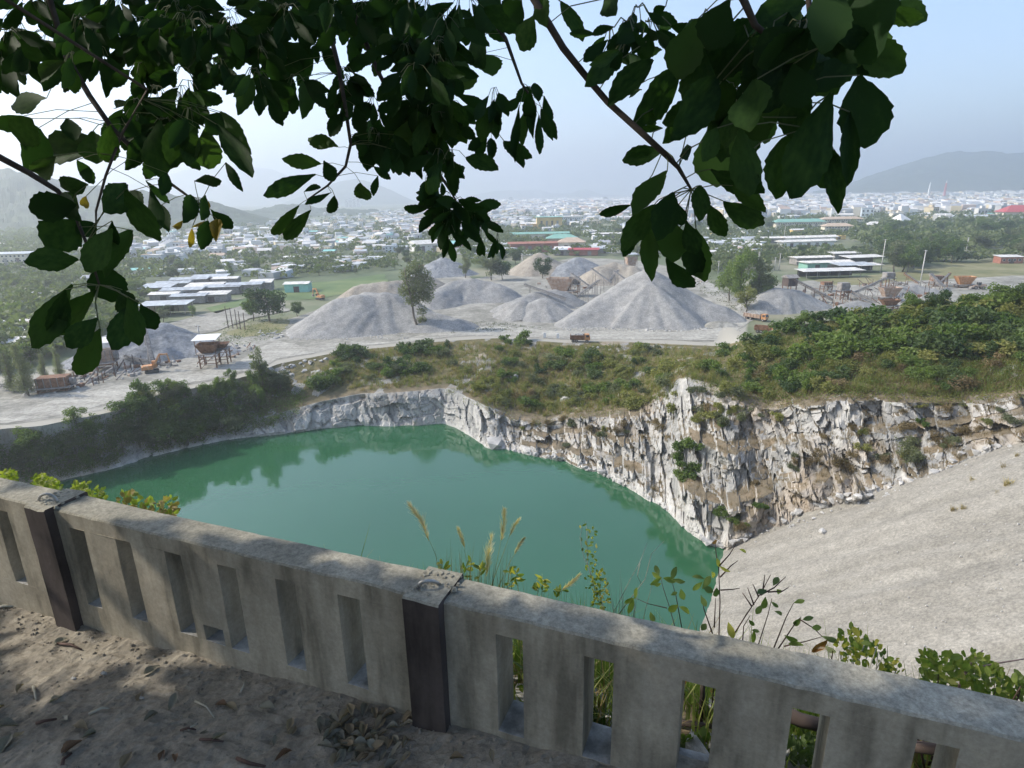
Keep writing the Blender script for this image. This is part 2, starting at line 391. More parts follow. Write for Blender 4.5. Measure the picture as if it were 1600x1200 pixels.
# ------------------------------------------------------------------ water
mw, t, p, o = new_mat('quarry_water')
n = noise_node(t, .02, 3); rr = ramp(t, n.outputs[0], [(.3, (.022, .088, .040)), (.7, (.029, .106, .050))])
t.links.new(rr.outputs[0], p.inputs['Base Color']); p.inputs['Roughness'].default_value = .035; p.inputs['IOR'].default_value = 1.58; p.inputs['Specular IOR Level'].default_value = .6
n2 = noise_node(t, .35, 4, stretch=(1, 2.2, 1)); bump(t, p, n2.outputs[0], .075, .15)
n4 = noise_node(t, .012, 5, .6, stretch=(1, 3, 1)); r4 = ramp(t, n4.outputs[0], [(.42, (.02, .02, .02)), (.6, (.12, .12, .12))]); t.links.new(r4.outputs[0], p.inputs['Roughness'])
tag(obj('water', mesh_from('water', [(-320, -20, WATER), (90, -20, WATER), (90, 240, WATER), (-320, 240, WATER)], [(0, 1, 2, 3)], mw)), kind='structure')

# ------------------------------------------------------------------ waste gravel slope on the right
na, nb_ = 260, 200
A = np.linspace(-150, 40, na); B = np.linspace(-7, 95, nb_)
AA, BB = np.meshgrid(A, B)
fur = np.clip(BB / 8, 0, 1)
ZZ = WATER + BB * G_T + 1.1 * fur * fbm(AA / 8 + BB / 70, BB / 60, 71, 3) + .42 * fur * fbm(AA / 2.4 + BB / 50, BB / 26, 72, 3) + .14 * fbm(AA / .9, BB / .9, 73) + .5 * (1 - fur) * fbm(AA / 6, BB / 6, 74)
Vg = np.stack([BB, AA, ZZ], -1)
gs = obj('gravel_slope', mesh_from('gravel_slope', Vg.reshape(-1, 3), grid_faces(nb_, na)[:, ::-1], M_GRAVEL, smooth=True)); tag(gs, kind='structure')
gs.matrix_world = Matrix(((G_B[0], G_A[0], 0, G_P0[0]), (G_B[1], G_A[1], 0, G_P0[1]), (0, 0, 1, 0), (0, 0, 0, 1)))

# ------------------------------------------------------------------ flat sheets on the yard and plain
def sheet(name, polypx, mat, dz, z=YARD, jag=.8):
    P = [atz(x, y, z) for x, y in polypx]
    out = []
    for i in range(len(P)):
        a, b = P[i - 1], P[i]; L = np.linalg.norm(b - a); n = max(1, int(L / 3))
        for k in range(n):
            q = a + (b - a) * k / n
            s = jag * min(1, np.linalg.norm(q[:2]) / 200)
            q = q + np.array([s * float(vnoise(q[0] / 5, q[1] / 5, 5)), s * 2 * float(vnoise(q[0] / 5, q[1] / 5, 6)), 0])
            out.append((q[0], q[1], z + dz))
    from mathutils.geometry import delaunay_2d_cdt
    vv, _e, ff, *_r = delaunay_2d_cdt([Vector((q[0], q[1])) for q in out], [], [list(range(len(out)))], 1, 1e-4)
    ff = [f if (vv[f[1]] - vv[f[0]]).cross(vv[f[2]] - vv[f[0]]) > 0 else list(reversed(f)) for f in ff]
    return tag(obj(name, mesh_from(name, [(v.x, v.y, z + dz) for v in vv], ff, mat)), kind='structure')
# ------------------------------------------------------------------ yard, road and field sheets
sheet('yard', [(-150, 712), (0, 664), (105, 651), (160, 641), (200, 631), (245, 611), (300, 602), (350, 592), (405, 577), (431, 563), (500, 550), (534, 544), (619, 536), (681, 530), (775, 524), (887, 531), (956, 528), (1050, 532), (1120, 535), (1165, 505), (1215, 484), (1330, 486), (1600, 486), (1750, 470), (1700, 415), (1600, 415), (1500, 417), (1400, 431), (1300, 436), (1230, 441), (1180, 455), (1150, 465), (1120, 450), (1090, 425), (1000, 408), (900, 402), (800, 425), (740, 436), (690, 408), (640, 440), (590, 450), (545, 460), (480, 490), (420, 508), (370, 520), (300, 548), (200, 560), (100, 585), (0, 600), (-150, 640)], M_YARD, .05)
sheet('road', [(-150, 706), (0, 661), (105, 648), (245, 609), (330, 593), (405, 575), (434, 561), (534, 543), (681, 529), (775, 524), (887, 530), (1050, 531), (1120, 533), (1160, 512), (1172, 500), (1140, 470), (1095, 428), (1078, 420), (1062, 424), (1085, 445), (1125, 478), (1150, 500), (1130, 512), (1040, 520), (860, 517), (780, 509), (700, 516), (640, 530), (560, 538), (470, 540), (432, 532), (400, 548), (375, 563), (300, 585), (175, 606), (100, 621), (0, 650), (-150, 690)], M_ROAD, .11)
sheet('yard', [(255, 508), (312, 492), (387, 476), (440, 470), (450, 486), (392, 497), (330, 520), (270, 530)], M_YARD, .05)
sheet('field', [(400, 462), (450, 445), (530, 438), (600, 428), (606, 440), (560, 455), (500, 466), (450, 470)], M_FIELD, .05)
sheet('field', [(-60, 446), (0, 432), (90, 426), (150, 432), (80, 440), (0, 446)], M_FIELD, .05)
sheet('field', [(320, 482), (385, 465), (400, 470), (340, 490)], M_FIELD, .05)
sheet('dry_field', [(1270, 438), (1400, 427), (1480, 412), (1560, 406), (1640, 412), (1640, 428), (1450, 438), (1300, 447)], M_DRYGRASS, .09)
sheet('dry_field', [(350, 520), (430, 498), (455, 500), (440, 520), (380, 528)], M_DRYGRASS, .09)

# ------------------------------------------------------------------ hills and mountains
M_FOREST = simple('hill_forest', [(.35, (.018, .035, .014)), (.55, (.035, .06, .022)), (.7, (.07, .085, .04))], .012, detail=8)
def hill(name, pts, t, thick, bumps, bs):
    px = np.linspace(pts[0][0], pts[-1][0], 260)
    py = np.interp(px, [p[0] for p in pts], [p[1] for p in pts])
    k = np.hanning(13); k /= k.sum(); py = np.convolve(np.pad(py, 6, 'edge'), k, 'valid')
    R_ = np.array([aty(a, b, t) for a, b in zip(px, py)])
    R_[:, 2] = np.maximum(R_[:, 2], YARD + 1)
    rows = []
    for v in np.linspace(-1, 1, 41):
        s = 1 + v * thick
        P = R_.copy(); P[:, 0] *= s; P[:, 1] *= s
        prof = (1 - abs(v)) ** 1.15
        h = (R_[:, 2] - YARD) * prof
        h = h * (1 + .35 * fbm(P[:, 0] / (t * .06), P[:, 1] / (t * .06), 81) * min(1, abs(v) * 4)) + bumps * fbm(P[:, 0] / bs, P[:, 1] / bs, 83) * np.minimum(1, h / (bumps * 2 + 1))
        P[:, 2] = YARD - 2 + h + 2 * prof
        rows.append(P)
    rows = np.array(rows)
    return tag(obj(name, mesh_from(name, rows.reshape(-1, 3), grid_faces(rows.shape[0], rows.shape[1]), M_FOREST)), kind='structure')
hill('mountain', [(1270, 300), (1310, 293), (1350, 278), (1400, 262), (1440, 249), (1475, 238), (1500, 236), (1525, 238), (1545, 235), (1570, 239), (1640, 240), (1750, 225), (1900, 235), (2100, 250)], 4300, .22, 12, 80)
hill('mountain', [(120, 330), (200, 290), (290, 266), (380, 260), (430, 266), (500, 290), (560, 312)], 8200, .18, 20, 200)
hill('mountain', [(440, 318), (480, 303), (520, 287), (555, 279), (590, 288), (620, 301), (645, 313), (690, 318)], 5600, .16, 14, 110)
hill('mountain', [(740, 305), (775, 298), (815, 297), (838, 296), (865, 303), (893, 302), (915, 295), (942, 304), (965, 306)], 8800, .1, 14, 160)
hill('hill', [(-420, 268), (-200, 255), (-60, 262), (0, 266), (50, 268), (90, 281), (150, 290), (250, 300), (320, 312), (345, 320), (400, 336), (430, 342)], 1500, .26, 9, 22)
hill('hill', [(330, 337), (400, 328), (430, 322), (452, 318), (480, 322), (520, 326), (600, 328), (640, 336)], 2100, .14, 12, 26)

# ------------------------------------------------------------------ terrace, steep bank below it and the concrete balustrade
WE = np.array([.931, -.365]); WE /= np.linalg.norm(WE); WN = np.array([-WE[1], WE[0]]); WP = np.array([-.369, 1.687])
WTOP = 66.80; WTH = .135
def wpt(s, n, z=0.0): q = WP + WE * s + WN * n; return (q[0], q[1], z)
def terrace_z(s): return 66.308 + .05 * np.clip(s, -3.5, 3.0)
# soil
s_ = np.concatenate([np.linspace(-9, -2.9, 40), np.linspace(-2.87, 1.2, 330), np.linspace(1.25, 7, 40)])
n_ = np.concatenate([np.linspace(-14, -2.3, 50), np.linspace(-2.27, .04, 200), np.linspace(.05, .10, 4)])
SS, NN = np.meshgrid(s_, n_)
lump = .016 * fbm(SS / .35, NN / .35, 91, 5) + .010 * np.abs(fbm(SS / .09, NN / .05, 92, 4)) + .005 * fbm(SS / .025, NN / .025, 93, 3)
crk = voro(SS / .06 + .6 * fbm(SS / .1, NN / .1, 96), NN / .05 + .6 * fbm(SS / .1, NN / .1, 97), 94)
lump = lump + .006 * (crk[0] - .5)
ZZ = terrace_z(SS) + lump + .02 * np.exp(-((NN) / .12) ** 2) * (.5 + fbm(SS / .2, NN / .2, 95))
ZZ = ZZ + .5 * np.maximum(-NN - 6, 0) + .5 * np.clip(-NN - 6, 0, 3) / 3 * fbm(SS / 1.5, NN / 1.5, 98)  # rise added out of view behind the camera, dims light on the wall
Vt = np.stack([WP[0] + WE[0] * SS + WN[0] * NN, WP[1] + WE[1] * SS + WN[1] * NN, ZZ], -1)
m, t, p, o = new_mat('bare_soil')
a1 = noise_node(t, 2.2, 6); a2 = noise_node(t, 40, 6, .75); a3 = noise_node(t, 9, 5)
r1 = ramp(t, a1.outputs[0], [(.35, (.27, .24, .195)), (.65, (.37, .33, .265))]); r2 = ramp(t, a2.outputs[0], [(.3, (.55, .55, .55)), (.7, (1.3, 1.3, 1.3))]); r3 = ramp(t, a3.outputs[0], [(.4, (.72, .72, .72)), (.6, (1.1, 1.1, 1.1))])
c = mixc(t, .8, r1.outputs[0], r2.outputs[0], 'MULTIPLY'); c = mixc(t, .7, c, r3.outputs[0], 'MULTIPLY')
t.links.new(c, p.inputs['Base Color']); p.inputs['Roughness'].default_value = .95; p.inputs['Specular IOR Level'].default_value = .15
bump(t, p, a2.outputs[0], .7, .012)
M_SOIL = m
tag(obj('terrace_ground', mesh_from('terrace_ground', Vt.reshape(-1, 3), grid_faces(len(n_), len(s_)), M_SOIL, smooth=False)), kind='structure')
def bank_z(s, n):
    q = np.maximum(n - .55, 0)
    return terrace_z(s) - .16 - .10 * np.minimum(n, .55) - 1.12 * q
sb = np.concatenate([np.linspace(-90, -4, 40), np.linspace(-3.9, 3.2, 150), np.linspace(3.4, 90, 40)])
nbk = np.concatenate([np.linspace(.10, 2.5, 70), np.linspace(2.6, 70, 60)])
SS, NN = np.meshgrid(sb, nbk)
ZZ = bank_z(SS, NN) + .05 * fbm(SS / .3, NN / .3, 101) + np.clip(NN / 10, 0, 1) * .8 * fbm(SS / 4, NN / 4, 102)
Vb = np.stack([WP[0] + WE[0] * SS + WN[0] * NN, WP[1] + WE[1] * SS + WN[1] * NN, ZZ], -1)
M_BANK = simple('bank_soil', [(.3, (.08, .06, .035)), (.5, (.16, .125, .075)), (.7, (.26, .22, .15))], 5.0, bs=.5, bd=.05)
tag(obj('hillside', mesh_from('hillside', Vb.reshape(-1, 3), grid_faces(len(nbk), len(sb)), M_BANK)), kind='structure')

def concrete(name, lo, hi, spk, stain=True, bs=.35):
    m, t, p, o = new_mat(name)
    tc = N(t, 'ShaderNodeTexCoord').outputs['Object']
    a = noise_node(t, 3.0, 6, .6, vec=tc); b = noise_node(t, 60, 5, .8, vec=tc); d = noise_node(t, 9, 4, .6, vec=tc, stretch=(1, 1, .18))
    r = ramp(t, a.outputs[0], [(.35, lo), (.65, hi)])
    s = ramp(t, b.outputs[0], [(.3, (1 - spk,) * 3), (.7, (1 + spk,) * 3)])
    c = mixc(t, .9, r.outputs[0], s.outputs[0], 'MULTIPLY')
    if stain:
        q = ramp(t, d.outputs[0], [(.36, (.40, .40, .38)), (.5, (.85, .85, .83)), (.62, (1.05, 1.05, 1.05))]); c = mixc(t, .8, c, q.outputs[0], 'MULTIPLY')
    t.links.new(c, p.inputs['Base Color']); p.inputs['Roughness'].default_value = .9; p.inputs['Specular IOR Level'].default_value = .2
    bump(t, p, b.outputs[0], bs, .004)
    return m
M_CONC = concrete('weathered_concrete', (.30, .265, .205), (.45, .40, .31), .2)
M_CONC_TOP = concrete('lichen_concrete', (.235, .22, .175), (.37, .345, .28), .5, False, .8)
M_CONC_POST = concrete('dark_painted_concrete', (.062, .05, .046), (.10, .082, .074), .12)
M_JAMB = concrete('chalky_concrete', (.29, .285, .27), (.43, .42, .40), .25)
M_STEEL = simple('grey_rebar', [(.3, (.30, .29, .27)), (.7, (.46, .45, .43))], 60, .45, metal=.7)
bal = tag(empty('concrete_balustrade', wpt(-.9, .07, 66.26)), 'low grey weathered concrete balustrade with narrow upright slots along the terrace edge', 'balustrade')
BO = np.array(bal.location)
def rough_slab(name, s0, s1, n0, n1, z0, z1, mats, topmat, parent, ds=.035, rough=.003, edge=.004, bev=.006):
    """a box in wall coordinates with fine divisions, uneven surface and worn top edges"""
    ns = max(2, int((s1 - s0) / ds)); nz = max(2, int((z1 - z0) / ds)); nn = 6
    prof = [(n0, z0 + (z1 - z0) * k / nz) for k in range(nz)] + [(n0, z1 - bev), (n0 + bev, z1)] + [(n0 + bev + (n1 - n0 - 2 * bev) * k / nn, z1) for k in range(1, nn + 1)] + [(n1, z1 - bev)] + [(n1, z0 + (z1 - z0) * (nz - 1 - k) / nz) for k in range(nz)]
    sv = np.linspace(s0, s1, ns + 1); vs = []; np_ = len(prof)
    for s in sv:
        for k, (n, z) in enumerate(prof):
            top = z > z1 - .012 and edge > 0
            dn = rough * float(fbm(s / .12 + 7, z / .12 + (9 if n > .07 else 0), 111))
            dz = (edge * float(fbm(s / .07, n / .05, 112)) + .004 * float(fbm(s / .5, n / .3, 113))) if top else 0
            if top and abs(n - n0) < .008: dz -= max(0, .010 * float(fbm(s / .05, 3, 114)) - .002)
            q = wpt(s, n + dn, z + dz); vs.append((q[0] - BO[0], q[1] - BO[1], q[2] - BO[2]))
    fs = []; mi = []
    for i in range(ns):
        for k in range(np_ - 1):
            a = i * np_ + k; fs.append((a, a + np_, a + np_ + 1, a + 1)); mi.append(1 if min(prof[k][1], prof[k + 1][1]) > z1 - bev - .0015 else 0)
    fs.append(tuple(range(np_))); mi.append(0); fs.append(tuple(ns * np_ + k for k in reversed(range(np_)))); mi.append(0)
    fs.append(tuple(x for x in (0, np_ - 1, ns * np_ + np_ - 1, ns * np_))); mi.append(0)
    me = mesh_from(name, vs, fs, [mats, topmat], mi)
    return obj(name, me, parent)
POST_W = .125; POST_S = [-1.76, .03, 1.83]     # left edges along the wall
SLZ0 = 66.363; SLZ1 = 66.732; HOLE = (-.905, -.805, 66.363, 66.436)
edges = [-3.6] + [v for s in POST_S for v in (s, s + POST_W)] + [3.6]
slots = [-1.565 + .2635 * k for k in range(6)] + [.328 + .2745 * k for k in range(5)]
slots += [-3.36 + .2635 * k for k in range(6)] + [2.13 + .27 * k for k in range(5)]
for a, b in [(-3.6, -1.76), (-1.635, .03), (.155, 1.83), (1.955, 3.6)]:
    rough_slab('top_rail', a, b, 0, WTH, SLZ1, WTOP, M_CONC, M_CONC_TOP, bal)
    if a == -1.635:
        rough_slab('base_beam', a, HOLE[0], 0, WTH, 66.10, SLZ0, M_CONC, M_JAMB, bal, edge=0, bev=.0004)
        rough_slab('base_beam', HOLE[1], b, 0, WTH, 66.10, SLZ0, M_CONC, M_JAMB, bal, edge=0, bev=.0004)
    else: rough_slab('base_beam', a, b, 0, WTH, 66.10, SLZ0, M_CONC, M_JAMB, bal, edge=0, bev=.0004)
    ss = sorted(q for q in slots if a < q < b); cur = a
    for q in ss + [None]:
        e = q if q is not None else b
        if cur < HOLE[0] and e > HOLE[1] - .02 and a == -1.635 and not (cur > HOLE[1]):
            zz = HOLE[3]
        if cur < HOLE[0] and e > HOLE[1] and a == -1.635:
            rough_slab('baluster', cur, HOLE[0], 0, WTH, SLZ0, HOLE[3], M_CONC, M_CONC, bal, edge=0, bev=.0004); rough_slab('baluster', HOLE[1], e, 0, WTH, SLZ0, HOLE[3], M_CONC, M_CONC, bal, edge=0, bev=.0004)
            rough_slab('baluster', cur, e, 0, WTH, HOLE[3], SLZ1, M_CONC, M_CONC, bal, edge=0, bev=.0004)
        elif e - cur > .01:
            rough_slab('baluster', cur, e, 0, WTH, SLZ0, SLZ1, M_CONC, M_CONC, bal, edge=0, bev=.0004)
        if q is not None: cur = q + .087
# a square drain opening cut through the base beam: lintel-less gap roofed by the baluster above, with a stub of pipe in it
rough_slab('base_beam', HOLE[0], HOLE[1], 0, WTH, 66.10, SLZ0, M_CONC, M_JAMB, bal, edge=0, bev=.0004)
mb = MB(); mb.tube([np.array(wpt(-.865, .03, 66.335)) - BO, np.array(wpt(-.845, .12, 66.345)) - BO], .018, 10, 0); mb.build('drain_pipe', M_STEEL, bal, True)
for s in POST_S:
    po = rough_slab('post', s, s + POST_W, -.036, WTH + .01, 66.05, WTOP + .012, M_CONC_POST, M_CONC_TOP, bal, edge=.006)
    mb = MB()
    for k in range(46):     # broken crust of mortar on the post head
        q = wpt(s + rnd(.0, .14), rnd(0, .13), WTOP + .012); r = rnd(.004, .010)
        mb.box((q[0] - BO[0], q[1] - BO[1], q[2] - BO[2]), (r * 2, r * 1.6, r * 1.1), rnd(0, 3), top=.5)
    tag(mb.build('mortar_crust', M_CONC_TOP, po), kind='stuff')
    cx = s + .05
    pts = [np.array(wpt(cx + .040 * math.cos(w), .03 + .012 * math.cos(w), WTOP + .006 + .038 * max(0, math.sin(w)) - (.03 if w in (0, math.pi) else 0))) - BO for w in np.linspace(0, math.pi, 11)]
    if s > -1:
        pts = [np.array(wpt(cx + .026 * math.cos(w), .025 + .05 * (1 - math.sin(w)) * .5 + .02 * math.cos(w), WTOP + .006 + .036 * max(0, math.sin(w)) - (.03 if w in (0, math.pi) else 0))) - BO for w in np.linspace(0, math.pi, 11)]
    MB().tube(pts, .0058, 8).build('lifting_loop', M_STEEL, po, True)

# ------------------------------------------------------------------ heaps of stone
def pile(name, label, ridge, slope=.66, mat=None, gully=.35, group='heaps of crushed stone in the yard', step=.9, kind_seed=0):
    K = []
    pts = [np.array(aty(*q)) for q in ridge]
    for a, b in zip(pts, pts[1:] + [pts[-1]]):
        n = max(1, int(np.linalg.norm((b - a)[:2]) / 1.2))
        for k in range(n): K.append(a + (b - a) * k / n)
    K.append(pts[-1]); K = np.array(K); H = K[:, 2] - YARD
    mar = H.max() / slope + 3
    x = np.arange(K[:, 0].min() - mar, K[:, 0].max() + mar, step); y = np.arange(K[:, 1].min() - mar, K[:, 1].max() + mar, step)
    X, Y = np.meshgrid(x, y); Z = np.full(X.shape, -9.)
    cx, cy_ = K[:, 0].mean(), K[:, 1].mean()
    th = np.arctan2(Y - cy_, X - cx)
    sl = slope * (1 + .20 * fbm(np.cos(th) * 2 + cx, np.sin(th) * 2, 121 + kind_seed))
    best = np.full(X.shape, -9.)
    for q, h in zip(K, H):
        d = np.sqrt((X - q[0]) ** 2 + (Y - q[1]) ** 2 + 9.0) - 3.0; zz = h - sl * d
        Z = np.maximum(Z, zz) + .45 * np.exp(-np.abs(Z - zz) / .6)*0
    down = np.clip((H.max() - Z) / H.max(), 0, 1)
    gq = np.abs(fbm(np.cos(th) * (2.5 + 3 * gully) + cx + X / 15, np.sin(th) * (2.5 + 3 * gully) + Y / 15, 122 + kind_seed, 2))
    Z = Z - gully * gq * 1.5 * np.minimum(1, down * 3) * np.clip(Z / 2, 0, 1) + 1.1 * gully * fbm(X / 4.5, Y / 4.5, 123) * np.clip(Z / 2, 0, 1) + .9 * fbm(X / 12, Y / 12, 125) * np.clip(Z / 3, 0, 1) + .12 * fbm(X / 1.1, Y / 1.1, 124)
    ok = Z > -.4; nr_, nc_ = X.shape
    f = grid_faces(nr_, nc_); keep = ok.ravel()[f].any(1); f = f[keep]
    used = np.unique(f); mp = np.full(X.size, -1); mp[used] = np.arange(len(used))
    V_ = np.stack([X.ravel()[used] - cx, Y.ravel()[used] - cy_, np.maximum(Z.ravel()[used], -.5)], 1)
    o = obj(name, mesh_from(name, V_, mp[f], mat or M_PILE, smooth=True), loc=(cx, cy_, YARD))
    return tag(o, label, 'gravel heap', group)
pile('gravel_heap', 'tall pointed grey gravel heap with a long right shoulder beside the haul road', [(890, 497, 233), (925, 475, 240), (960, 452, 247), (985, 437, 250), (1014, 421, 252), (1045, 440, 250), (1085, 462, 245), (1125, 478, 240), (1150, 495, 235)])
pile('gravel_heap', 'broad flat-topped grey gravel heap with the tall slim tree at its right end', [(512, 481, 232), (530, 466, 236), (560, 461, 238), (585, 459, 242), (570, 457, 250), (620, 462, 252), (600, 458, 242), (635, 470, 240), (670, 487, 234), (715, 498, 232)], gully=.5, kind_seed=1)
pile('gravel_heap', 'smooth rounded grey gravel heap beside the dump truck and brown shed', [(1190, 463, 258), (1215, 450, 262), (1245, 453, 264), (1280, 470, 262)], gully=.25, kind_seed=2)
pile('gravel_heap', 'low hummocky bluish gravel heap behind the tall slim tree', [(680, 455, 284), (705, 440, 298), (745, 436, 302), (775, 442, 300)], gully=.6, kind_seed=3)
pile('gravel_heap', 'pale spread gravel heap left of the orange hopper', [(800, 470, 266), (835, 458, 274), (868, 452, 280), (880, 455, 282)], gully=.4, kind_seed=4)
pile('gravel_heap', 'small pale cone of gravel in front of the orange hopper', [(846, 466, 252), (852, 465, 252)], gully=.3, kind_seed=5, step=.6)
pile('gravel_heap', 'very small gravel cone at the left foot of the pale spread heap', [(815, 470, 254), (818, 470, 254)], gully=.3, kind_seed=6, step=.6)
pile('gravel_heap', 'dark purple-grey rubble heap in front of the turquoise roofed workshop', [(680, 407, 400), (692, 402, 404), (708, 408, 402)], mat=M_PILE_DARK, gully=.3, kind_seed=7)
pile('gravel_heap', 'dark purple-grey rubble heap below the red brick works', [(885, 410, 392), (902, 402, 398), (920, 408, 396)], mat=M_PILE_DARK, gully=.3, kind_seed=8)
pile('sand_heap', 'tan conical sand heap in front of the red brick works', [(838, 399, 400), (844, 395, 402)], mat=M_PILE_TAN, gully=.2, kind_seed=9)
pile('gravel_heap', 'brownish spread heap behind the conveyors of the middle plant', [(935, 418, 350), (960, 410, 356), (985, 415, 352)], mat=M_PILE_TAN, gully=.6, kind_seed=10)
pile('sand_heap', 'flat tan sand heap behind the tall slim tree', [(560, 447, 300), (600, 441, 304), (640, 436, 320), (665, 430, 330)], mat=M_PILE_TAN, gully=.5, kind_seed=11)
pile('gravel_heap', 'coarse dark grey rubble heap behind the orange excavator', [(160, 530, 192), (190, 514, 197), (215, 505, 200), (250, 505, 203), (300, 522, 203), (345, 541, 198)], mat=M_PILE_DARK, gully=.6, kind_seed=12)
pile('gravel_heap', 'small grey gravel heap at the left end of the haul road', [(20, 624, 152), (40, 617, 155), (62, 622, 156)], gully=.4, kind_seed=13, step=.6)
pile('gravel_heap', 'low pale gravel heap under the long conveyor of the right plant', [(1318, 476, 256), (1340, 470, 260), (1362, 474, 260)], gully=.35, kind_seed=14)
pile('gravel_heap', 'smooth grey gravel heap behind the two bushy trees on the rim', [(1405, 449, 292), (1425, 444, 296), (1455, 450, 294)], gully=.3, kind_seed=15)
pile('gravel_heap', 'small pale gravel heap beside the haul road under the pointed heap', [(1118, 503, 226), (1135, 502, 227)], gully=.5, kind_seed=16, step=.6, mat=M_YARD)
# ------------------------------------------------------------------ materials of things
M_RUST = simple('rusty_steel', [(.3, (.10, .055, .035)), (.5, (.20, .105, .06)), (.7, (.30, .18, .11))], 1.2, .8, metal=.1)
M_ORANGE = simple('orange_paint', [(.3, (.34, .16, .07)), (.52, (.52, .25, .10)), (.66, (.44, .33, .23))], 1.6, .6)
M_HOPPER = simple('faded_orange_plate', [(.3, (.22, .16, .12)), (.5, (.38, .27, .20)), (.65, (.40, .35, .30))], .8, .85)
M_DUSTY = simple('dusty_steel', [(.3, (.16, .15, .14)), (.6, (.30, .28, .26)), (.8, (.40, .38, .35))], 1.0, .85)
M_BELT = simple('conveyor_belt', [(.3, (.05, .05, .05)), (.7, (.22, .215, .21))], 1.5, .9)
M_DARKWOOD = simple('dark_boarding', [(.3, (.06, .045, .04)), (.7, (.14, .105, .09))], 2.0, .9, stretch=(1, 1, .2))
M_GLASS = simple('dark_glass', [(.3, (.02, .025, .03)), (.7, (.04, .05, .06))], 2.0, .15, spec=.5)
M_TYRE = simple('tyre_rubber', [(.3, (.03, .03, .03)), (.7, (.09, .085, .08))], 3.0, .9)
M_WHITE = simple('white_paint', [(.3, (.62, .62, .60)), (.7, (.78, .78, .76))], 1.0, .7)
M_CREAM = simple('cream_wall', [(.3, (.58, .52, .40)), (.7, (.70, .65, .54))], .3, .85)
M_YELLOWP = simple('yellow_wall', [(.3, (.62, .42, .14)), (.7, (.74, .55, .24))], .3, .85)
M_GREENROOF = simple('green_sheet_roof', [(.3, (.16, .34, .27)), (.7, (.26, .46, .38))], .5, .5)
M_TURQ = simple('turquoise_sheet_roof', [(.3, (.20, .48, .42)), (.7, (.32, .60, .54))], .5, .5)
M_ZINC = simple('grey_sheet_roof', [(.32, (.28, .28, .29)), (.5, (.42, .45, .47)), (.7, (.56, .59, .62))], .35, .5, detail=4)
M_ZINCW = simple('white_sheet_roof', [(.32, (.44, .41, .37)), (.5, (.62, .60, .56)), (.7, (.74, .72, .68))], .35, .6, detail=4)
M_REDROOF = simple('red_roof', [(.3, (.34, .05, .06)), (.7, (.48, .10, .10))], .5, .6)
M_BRICK = simple('red_brick_wall', [(.3, (.26, .10, .07)), (.7, (.38, .18, .13))], .6, .9)
M_TILE = simple('brown_tile_roof', [(.3, (.38, .28, .20)), (.7, (.52, .42, .32))], .5, .8)
M_POLE = simple('concrete_pole', [(.3, (.42, .40, .37)), (.7, (.58, .56, .52))], 2.0, .9)
M_STONE = simple('broken_stone', [(.3, (.24, .24, .235)), (.5, (.40, .39, .37)), (.7, (.56, .54, .50))], .8, .95, bs=.4, bd=.1)
M_CLOTH = simple('dark_clothing', [(.3, (.03, .03, .04)), (.7, (.07, .07, .09))], 6.0, .9)
M_SKIN = simple('skin', [(.3, (.28, .16, .10)), (.7, (.34, .20, .13))], 6.0, .6)

def base(px, py, z=YARD): return atz(px, py, z)
def top_h(px, py, t): return aty(px, py, t)[2]

# ------------------------------------------------------------------ conveyors
def conveyor(p_low, p_high, label, w=1.0, sag=0, legs=2, mat=None, roof=False, group='belt conveyors of the crushing plants'):
    a, b = np.array(p_low, float), np.array(p_high, float); o = empty('belt_conveyor', (a[0], a[1], YARD))
    tag(o, label, 'conveyor', group); c = np.array([a[0], a[1], YARD]); A_, B_ = a - c, b - c
    d = (B_ - A_); L = np.linalg.norm(d); u = d / L; side = np.cross(u, [0, 0, 1.]); side /= np.linalg.norm(side); up = np.cross(side, u)
    mt = mat or M_DUSTY
    mb = MB()
    for sg in (-1, 1):
        for hh in (0, -.7): mb.bar(A_ + side * sg * w / 2 + up * hh, B_ + side * sg * w / 2 + up * hh, .16)
        n = max(3, int(L / 2))
        for k in range(n):
            q = A_ + d * k / n; q2 = A_ + d * (k + 1) / n
            mb.bar(q + side * sg * w / 2, q2 + side * sg * w / 2 - up * .7, .09)
    mb.build('truss', mt, o)
    mb = MB(); mb.bar(A_ + up * .16, B_ + up * .16, w * .92, .10); mb.build('belt', M_BELT, o)
    mb = MB(); mb.tube([B_ + up * .05 - side * w * .55, B_ + up * .05 + side * w * .55], .34, 10); mb.build('head_drum', mt, o)
    for k in range(legs):
        q = A_ + d * ((k + 1) / (legs + .3)); mb = MB()
        if q[2] < 1: continue
        for sg in (-1, 1): mb.bar((q[0] + side[0] * sg * w * .9, q[1] + side[1] * sg * w * .9, -.2), q + side * sg * w / 2 - up * .7, .2)
        mb.bar((q[0] + side[0] * w * .8, q[1] + side[1] * w * .8, q[2] * .4), (q[0] - side[0] * w * .8, q[1] - side[1] * w * .8, q[2] * .4), .12)
        mb.build('trestle', mt, o)
    return o
def conv_px(x0, y0, x1, y1, t0, t1, label, **kw): return conveyor(aty(x0, y0, t0), aty(x1, y1, t1), label, **kw)

